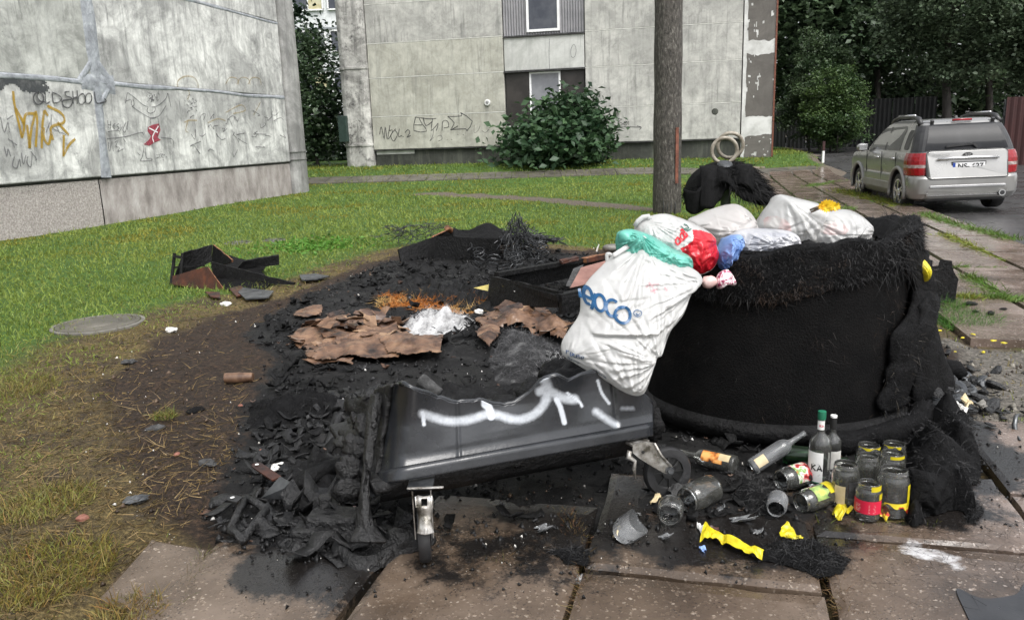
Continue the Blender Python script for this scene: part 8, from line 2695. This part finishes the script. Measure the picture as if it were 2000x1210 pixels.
for k, (px, py, m_, lb) in enumerate(((650, 972, 'paper', 'white crumpled scrap near the melted block'), (685, 978, 'skin_pink', 'pinkish scrap beside the white one at the bin'), (540, 910, 'paper', 'small white scrap above the steel bracket'), (335, 643, 'paper', 'white crumpled paper on the yellowed grass'),
        (265, 975, 'steel_dark', 'dark foil crumple on the mud'), (300, 830, 'felt_grey', 'grey plastic shred on the straw'), (252, 706, 'felt_grey', 'small dark plastic chip at the burn rim'), (405, 905, 'felt_grey', 'dark lump on the brown soil'), (440, 590, 'paper', 'white scrap under the drawer box'), (378, 790, 'felt', 'flat black shred on the brown soil'),
         (935, 608, 'paper', 'white crumb behind the ash heap'), (1150, 1105, 'ash', 'pale crumb in the paving joint'), (780, 668, 'felt', 'black shred on the cardboard'))):
    p = G(px, py, .02)
    s_ = .022 + .00 * k + .008 * rw.random() + .0022 * p.y
    tag(MB().lump((p.x, p.y, float(gz(p.x, p.y)) + .012), (s_ * 1.5, s_, s_ * .5), 200 + k, .6, 2.6, 12, 8, rw.uniform(0, 3)).build('burnt_scrap', M[m_], None), lb, 'scrap', GW)
for k, (px, py, r_) in enumerate(((162, 1012, .022), (345, 887, .014), (510, 880, .01), (470, 792, .012))):
    p = G(px, py, .01)
    tag(MB().lump((p.x, p.y, .012), (r_ * 1.3, r_, r_ * .7), 230 + k, .35, 1.5, 8, 6, k).build('brick_bit', M['brick'], None), ['larger reddish brick bit near the grass tufts', 'small brick bit on the brown soil', 'tiny brick bit by the burnt cloth', 'tiny brick bit below the cardboard roll'][k], 'brick bit')

# charred crumbs and pale flecks everywhere in the burn
def crumbs(name, n, seed, test, size, cols, label, zoff=0.0):
    g = np.random.default_rng(seed)
    y = np.exp(g.uniform(math.log(2.3), math.log(10.8), n)); x = g.uniform(-.62, .75, n) * y
    kp = test(x, y, g); x, y = x[kp], y[kp]; n = len(x)
    s = (size[0] + size[1] * g.uniform(0, 1, n) ** 6) * (.6 + .11 * y)
    c = np.stack([x, y, np.maximum(gz(x, y), np.where(poly_sdf(x, y, PADF) < 0, .012, -1)) + s * .2 + zoff], 1)
    base = np.array([[1, 0, -.4], [-.5, .87, -.4], [-.5, -.87, -.4], [0, 0, .8], [.3, .3, .5]])
    V = c[:, None] + base[None] * s[:, None, None] * g.uniform(.4, 1.4, (n, 5, 3))
    a = g.uniform(0, 2 * PI, n)
    dx, dy = V[..., 0] - x[:, None], V[..., 1] - y[:, None]
    V[..., 0] = x[:, None] + dx * np.cos(a)[:, None] - dy * np.sin(a)[:, None]; V[..., 1] = y[:, None] + dx * np.sin(a)[:, None] + dy * np.cos(a)[:, None]
    F = np.array([[0, 1, 4], [1, 3, 4], [1, 2, 3], [2, 0, 3], [0, 4, 3], [0, 2, 1]])
    T = (np.arange(n) * 5)[:, None, None] + F[None]
    C_ = np.asarray(cols[0])[None] + (np.asarray(cols[1]) - np.asarray(cols[0]))[None] * g.uniform(0, 1, (n, 1)) ** 2
    o = mesh_tris(name, V.reshape(-1, 3), T.reshape(-1, 3), M['fibre_c'], None, np.repeat(C_, 5, 0))
    return tag(o, label, None, None, 'stuff')
crumbs('char_debris', 26000, 5, lambda x, y, g: (poly_sdf(x, y, CHAR) < .05) & (g.uniform(0, 1, len(x)) < .8), (.003, .022), ((.003, .003, .0033), (.014, .014, .0145)), 'small charcoal crumbs strewn over the burnt soil')
def flakes(name, n, seed, test, size, mat_, label, box):
    """thin curled plates lying about, each a bent strip of four faces"""
    g = np.random.default_rng(seed)
    x = g.uniform(box[0], box[1], n); y = g.uniform(box[2], box[3], n)
    kp = test(x, y, g); x, y = x[kp], y[kp]; n = len(x)
    L = size[0] + size[1] * g.uniform(0, 1, n) ** 2.5; W = L * g.uniform(.25, .7, n)
    a = g.uniform(0, 2 * PI, n); cu = g.uniform(-.9, 1.4, n); tl = g.normal(0, .28, n)
    z0 = np.maximum(gz(x, y), np.where(poly_sdf(x, y, PADF) < 0, .014, -1))
    V = []
    for t in (-1, -.4, .3, 1):
        for sd in (-1, 1):
            lx = L * t * .5 * g.uniform(.8, 1.2, n); ly = W * sd * .5 * g.uniform(.5, 1.2, n)
            lz = cu * L * .35 * t * t + np.abs(tl * lx) + tl * ly + .004
            V.append(np.stack([x + lx * np.cos(a) - ly * np.sin(a), y + lx * np.sin(a) + ly * np.cos(a), z0 + np.maximum(lz, -.004) + .006], 1))
    V = np.stack(V, 1).reshape(-1, 3)
    F = np.array([[0, 2, 3], [0, 3, 1], [2, 4, 5], [2, 5, 3], [4, 6, 7], [4, 7, 5]])
    o = mesh_tris(name, V, ((np.arange(n) * 8)[:, None, None] + F[None]).reshape(-1, 3), mat_)
    s_ = o.modifiers.new('solid', 'SOLIDIFY'); s_.thickness = .005; s_.offset = 0
    return tag(o, label, None, None, 'stuff')
BINA = P2([(420, 1075), (400, 980), (480, 880), (560, 800), (700, 760), (740, 900), (780, 1060), (640, 1110)])
flakes('plastic_debris', 900, 3, lambda x, y, g: poly_sdf(x, y, BINA) < .06 * g.normal(0, 1, len(x)), (.02, .15), M['bin_melt'], 'curled flakes of melted black plastic beside the bin', (-1.9, .0, 2.4, 4.6))
flakes('char_flakes', 5200, 4, lambda x, y, g: (poly_sdf(x, y, CHAR) < -.05) & (g.uniform(0, 1, len(x)) < .25 + .9 * (fbm(x * 1.3, y * 1.3, 0, 3, 3) > .52)), (.02, .1), M['char_wood'], 'flakes of burnt board strewn over the black soil', (-2.6, 1.6, 2.6, 10.2))
SHA = P2([(1765, 900), (1770, 740), (1800, 705), (1880, 710), (1935, 775), (1960, 800), (1900, 850), (1880, 900), (1830, 960)])
flakes('shard_debris', 2600, 5, lambda x, y, g: poly_sdf(x, y, SHA) < .08 * g.normal(0, 1, len(x)), (.012, .09), M['bin_melt'], 'black fragments spilling from the heap onto the slabs', (1.4, 3.2, 2.4, 5.2))
flakes('ash_flakes', 1100, 6, lambda x, y, g: (poly_sdf(x, y, CHAR) < 0) & (g.uniform(0, 1, len(x)) < .2 + .8 * (fbm(x * 1.7, y * 1.7, 0, 13, 3) > .54)), (.012, .06), M['ash_grey'], 'ash-grey flakes on the black soil', (-2.4, 1.4, 2.5, 9.5))
flakes('rusty_flakes', 420, 7, lambda x, y, g: (poly_sdf(x, y, CHAR) < .1) & (g.uniform(0, 1, len(x)) < .4), (.012, .06), M['card_dark'], 'half-burnt brown chips on the black soil', (-2.4, 1.4, 2.5, 9.5))
crumbs('soil_debris', 9000, 6, lambda x, y, g: (np.abs(poly_sdf(x, y, BURN)) < .5) & (poly_sdf(x, y, PADF) > 0), (.003, .016), ((.02, .013, .009), (.13, .09, .06)), 'brown crumbs of soil round the burn')
crumbs('pale_litter', 2600, 7, lambda x, y, g: (poly_sdf(x, y, BURN) < .15) & (g.uniform(0, 1, len(x)) < .22), (.003, .01), ((.4, .38, .34), (.75, .74, .72)), 'white flecks of paper and ash on the burnt soil', .004)
crumbs('paving_debris', 9000, 8, lambda x, y, g: (soot_at(x, y) > .25) & (x < 2.9) & (y < 4.4), (.002, .012), ((.003, .003, .003), (.015, .015, .015)), 'black crumbs on the sooty paving', .004)
crumbs('rubble_debris', 9000, 9, lambda x, y, g: (poly_sdf(x, y, RUBBLE) < .15), (.004, .028), ((.03, .03, .028), (.26, .24, .2)), 'grey gravel rubble beyond the charred shards')

# ------------------------------------------------------------------ felt scraps on the paving
def felt(name, outline, label, amp, seed, fib=1200, z=.016, n=60, fl=.035, cat='felt scrap', m='felt', col=(.007, .007, .0075)):
    O = [tuple(G(px, py, .03))[:2] for px, py in outline]
    A_ = np.array(O); lo, hi = A_.min(0) - .02, A_.max(0) + .02
    X, Y_ = np.meshgrid(np.linspace(lo[0], hi[0], n), np.linspace(lo[1], hi[1], n), indexing='ij')
    sd = poly_sdf(X, Y_, O) + .03 * (fbm(X * 25, Y_ * 25, 0, seed, 2) - .5)
    k = np.clip(-sd / .09, 0, 1)
    ridg = 1 - np.abs(fbm(X * 4.2, Y_ * 4.2, 0, seed, 2) - .5) * 5
    Zz = z - .004 + amp * k ** .5 * (.3 + .7 * np.clip(ridg, 0, 1)) + .01 * fbm(X * 30, Y_ * 30, 0, seed + 1, 2)
    b = MB(); b.v = [tuple(q_) for q_ in np.stack([X, Y_, Zz], -1).reshape(-1, 3)]
    for i in range(n - 1):
        for j in range(n - 1):
            if sd[i, j] < 0.005 or sd[i + 1, j + 1] < .005:
                a = i * n + j; b.f.append((a, a + n, a + n + 1, a + 1)); b.m.append(0)
    t = empty(name, tuple(G(*outline[0], .02)), label, cat)
    b.build('felt', M[m], t, smooth=True)
    g = np.random.default_rng(seed)
    kk = np.argwhere(sd < 0); s_ = kk[g.integers(0, len(kk), fib)]
    P_ = np.stack([X[s_[:, 0], s_[:, 1]], Y_[s_[:, 0], s_[:, 1]], Zz[s_[:, 0], s_[:, 1]]], 1) + g.normal(0, .004, (fib, 3))
    C_ = np.asarray(col)[None] * g.uniform(.4, 2.4, (fib, 1))
    gx_, gy_ = P_[:, 0] - A_[:, 0].mean(), P_[:, 1] - A_[:, 1].mean()
    D_ = np.stack([gx_ * 4 + g.normal(0, .7, fib), gy_ * 4 + g.normal(0, .7, fib), g.uniform(-.1, .9, fib)], 1)
    hairs('singed_fibre', P_, D_, g.uniform(.3, 1.1, fib) * fl, .002, M['fibre_c'], t, .5, .5, 3, seed, C_)
    return t
felt('felt_scrap', [(1470, 1090), (1500, 1060), (1540, 1045), (1590, 1050), (1620, 1070), (1655, 1085), (1640, 1110), (1600, 1118), (1570, 1105), (1520, 1090)], 'hairy black felt scrap at the end of the yellow strip', .07, 31, 1800)
felt('felt_scrap', [(1415, 950), (1440, 925), (1480, 925), (1520, 955), (1530, 990), (1500, 1005), (1460, 985)], 'hairy grey-black felt clump among the lying jars', .1, 32, 1500, col=(.018, .018, .018))
felt('felt_heap', [(1765, 1005), (1770, 940), (1775, 870), (1800, 830), (1850, 810), (1900, 850), (1915, 920), (1880, 960), (1912, 1000), (1860, 985), (1810, 1000), (1785, 1020)], 'large hairy heap of burnt felt beside the standing jars', .24, 33, 2600, n=80, fl=.045)
felt('felt_scrap', [(1080, 1070), (1130, 1062), (1150, 1072), (1140, 1095), (1105, 1092)], 'small singed felt tuft in the paving joint', .03, 34, 500)
felt('felt_scrap', [(1880, 985), (1905, 975), (1920, 1000), (1895, 1012)], 'small felt tuft off the end of the heap', .03, 35, 300)
t = empty('felt_flap', tuple(G(1800, 1000, .02)), 'stiff pointed felt flap folded out of the burnt heap', 'felt scrap')
def ffl(u, v):
    q_ = [G(1768, 1008, .02), G(1862, 990, .02), G(1852, 930, .16), G(1785, 915, .2)]
    p = q_[0] * (1 - u) * (1 - v) + q_[1] * u * (1 - v) + q_[2] * u * v + q_[3] * (1 - u) * v
    p = p + Vector((.05 * (float(fbm(u * 3, v * 3, 0, 4, 3)) - .5), -.05 * math.sin(v * PI) * math.sin(u * PI) + .06 * (float(fbm(u * 4, v * 4, 0, 6, 3)) - .5), .035 * math.sin(u * 7) * (1 - v)))
    return (p.x, p.y, max(p.z, .018))
MB().grid(ffl, 24, 20).build('felt', M['felt'], t, smooth=True, solid=.012)
# thin burnt hairs strewn over the slabs
g = np.random.default_rng(12)
n = 900
x = g.normal(1.5, .28, n); y = g.normal(2.58, .2, n)
o = hairs('loose_hair', np.stack([x, y, np.full(n, .022)], 1), np.stack([g.normal(0, 1, n), g.normal(0, 1, n), np.full(n, .05)], 1), g.uniform(.015, .06, n), .0013, M['fibre'], None, .0, .7, 4, 3)
tag(o, 'fine burnt hairs strewn over the pale slabs', None, None, 'stuff')

# ------------------------------------------------------------------ heap of charred shards on the road side
GC = 'charred shards heaped beyond the felt'
rw = random.Random(21)
protos = []
for k in range(8):
    b = MB().lump((0, 0, 0), (.05, .035, .014 + .004 * (k % 3)), 300 + k, .5, 1.6, 9, 6)
    b.v = [(round(x / .012) * .012 if k % 2 else x, y, z) for x, y, z in b.v]
    me = bpy.data.meshes.new('charred_shard'); me.from_pydata(b.v, [], b.f); me.materials.append(M['bin_melt'] if k % 3 else M['steel_dark'])
    protos.append(me)
for k in range(110):
    px, py = rw.gauss(1850, 46), rw.gauss(772, 26)
    if px < 1770 or px > 1970 or py > 835 or py < 720:
        px, py = rw.uniform(1785, 1900), rw.uniform(740, 810)
    hgt = .17 * math.exp(-((px - 1835) / 45) ** 2 - ((py - 770) / 30) ** 2) * rw.uniform(.3, 1)
    p = G(px, py, hgt)
    o = bpy.data.objects.new('charred_shard', protos[k % 8]); COL.objects.link(o)
    o.location = (p.x, p.y, max(hgt, .015) + .01); o.rotation_euler = (rw.uniform(-.6, .6), rw.uniform(-.6, .6), rw.uniform(0, 6)); s_ = rw.uniform(.5, 1.25); o.scale = (s_, s_, s_)
    tag(o, 'flat black charred shard in the heap between drum and rubble', 'charred shard', GC)
heap('shard_bed', [(1780, 790), (1790, 740), (1840, 735), (1890, 765), (1900, 800), (1850, 820)], M['char'], 'bed of fine char under the shard heap', .1, 61, 7, 44, 0, cat='charcoal', spike=.2)
t = empty('charred_roll', tuple(G(1800, 745)), 'thick black charred roll lying on the shard heap', 'roll')
MB().tube([AT(1790, 722, 4.35), AT(1830, 715, 4.4), AT(1868, 722, 4.4), AT(1880, 735, 4.36)], [.045, .055, .055, .035], 12).build('roll', M['felt'], t, smooth=True)
MB().tube([AT(1785, 740, 4.25), AT(1825, 733, 4.27), AT(1850, 733, 4.28)], [.02, .024, .018], 10).build('rod', M['bin_melt'], t, smooth=True)
for k, (qd, m_, lb) in enumerate((([(1848, 800), (1862, 785), (1890, 800), (1885, 822)], 'paper', 'pale tile-like piece at the front of the shard heap'), ([(1800, 772), (1815, 752), (1835, 765), (1822, 780)], 'film_clear', 'grey glassy piece on the shard heap'), ([(1905, 790), (1920, 782), (1930, 795), (1915, 800)], 'conc_cover', 'grey stone flake at the heap edge'), ([(1872, 782), (1885, 772), (1900, 790), (1890, 796)], 'beige', 'beige flake in the shard heap'))):
    scrap('pale_flake', qd, m_, lb, 'flake', .09 if k != 2 else .03, .03, 70 + k, 5, None, 0, .008)
for k, (px, py) in enumerate(((1835, 648), (1865, 690), (1900, 655), (1940, 668), (1920, 690), (1850, 700), (1960, 672), (1880, 662))):
    p = G(px, py, .01)
    tag(MB().lump((p.x, p.y, .02), (.02, .011, .006), 400 + k, .7, 2, 10, 6, k).build('yellow_scrap', M['wrap_yellow'], None), 'small yellow wrapper scrap on the grey rubble', 'scrap', 'yellow scraps on the rubble')
for k, (px, py, s_) in enumerate(((1895, 595, .06), (1935, 613, .05), (1905, 610, .03), (1960, 605, .03))):
    p = G(px, py, .01)
    tag(MB().lump((p.x, p.y, .02), (s_, s_ * .5, s_ * .3), 420 + k, .5, 2, 10, 6, k).build('char_flake', M['char'], None), 'black char flake on the clean far slab', 'char flake', 'char flakes on the far slab')
# bent black strip at the frame edge
tag(MB().tube([G(1992, 858, .02), AT(1984, 848, 3.6), AT(1981, 830, 3.62), AT(1985, 812, 3.65), AT(1992, 808, 3.68)], [.006, .01, .012, .01, .004], 6).build('bent_strip', M['steel_dark'], None, smooth=True), 'curved black metal strip standing on the wet paving', 'strip')
# straw and weeds in the paving joints
for k, (p0, p1) in enumerate((((1145, 1085), (1125, 1205)), ((1105, 1000), (1130, 1060)), ((1608, 1100), (1655, 1205)), ((960, 1100), (1110, 1116)), ((408, 1068), (345, 1205)))):
    a_, b_ = G(*p0), G(*p1)
    tuft('joint_straw', a_.x, a_.y, .018, 420 if k == 1 else 160, .04, (.16, .1, .04) if k < 3 else (.1, .09, .03), 'dry straw caught in a joint of the near slabs', 140 + k, (b_.x, b_.y), .0, .0022)
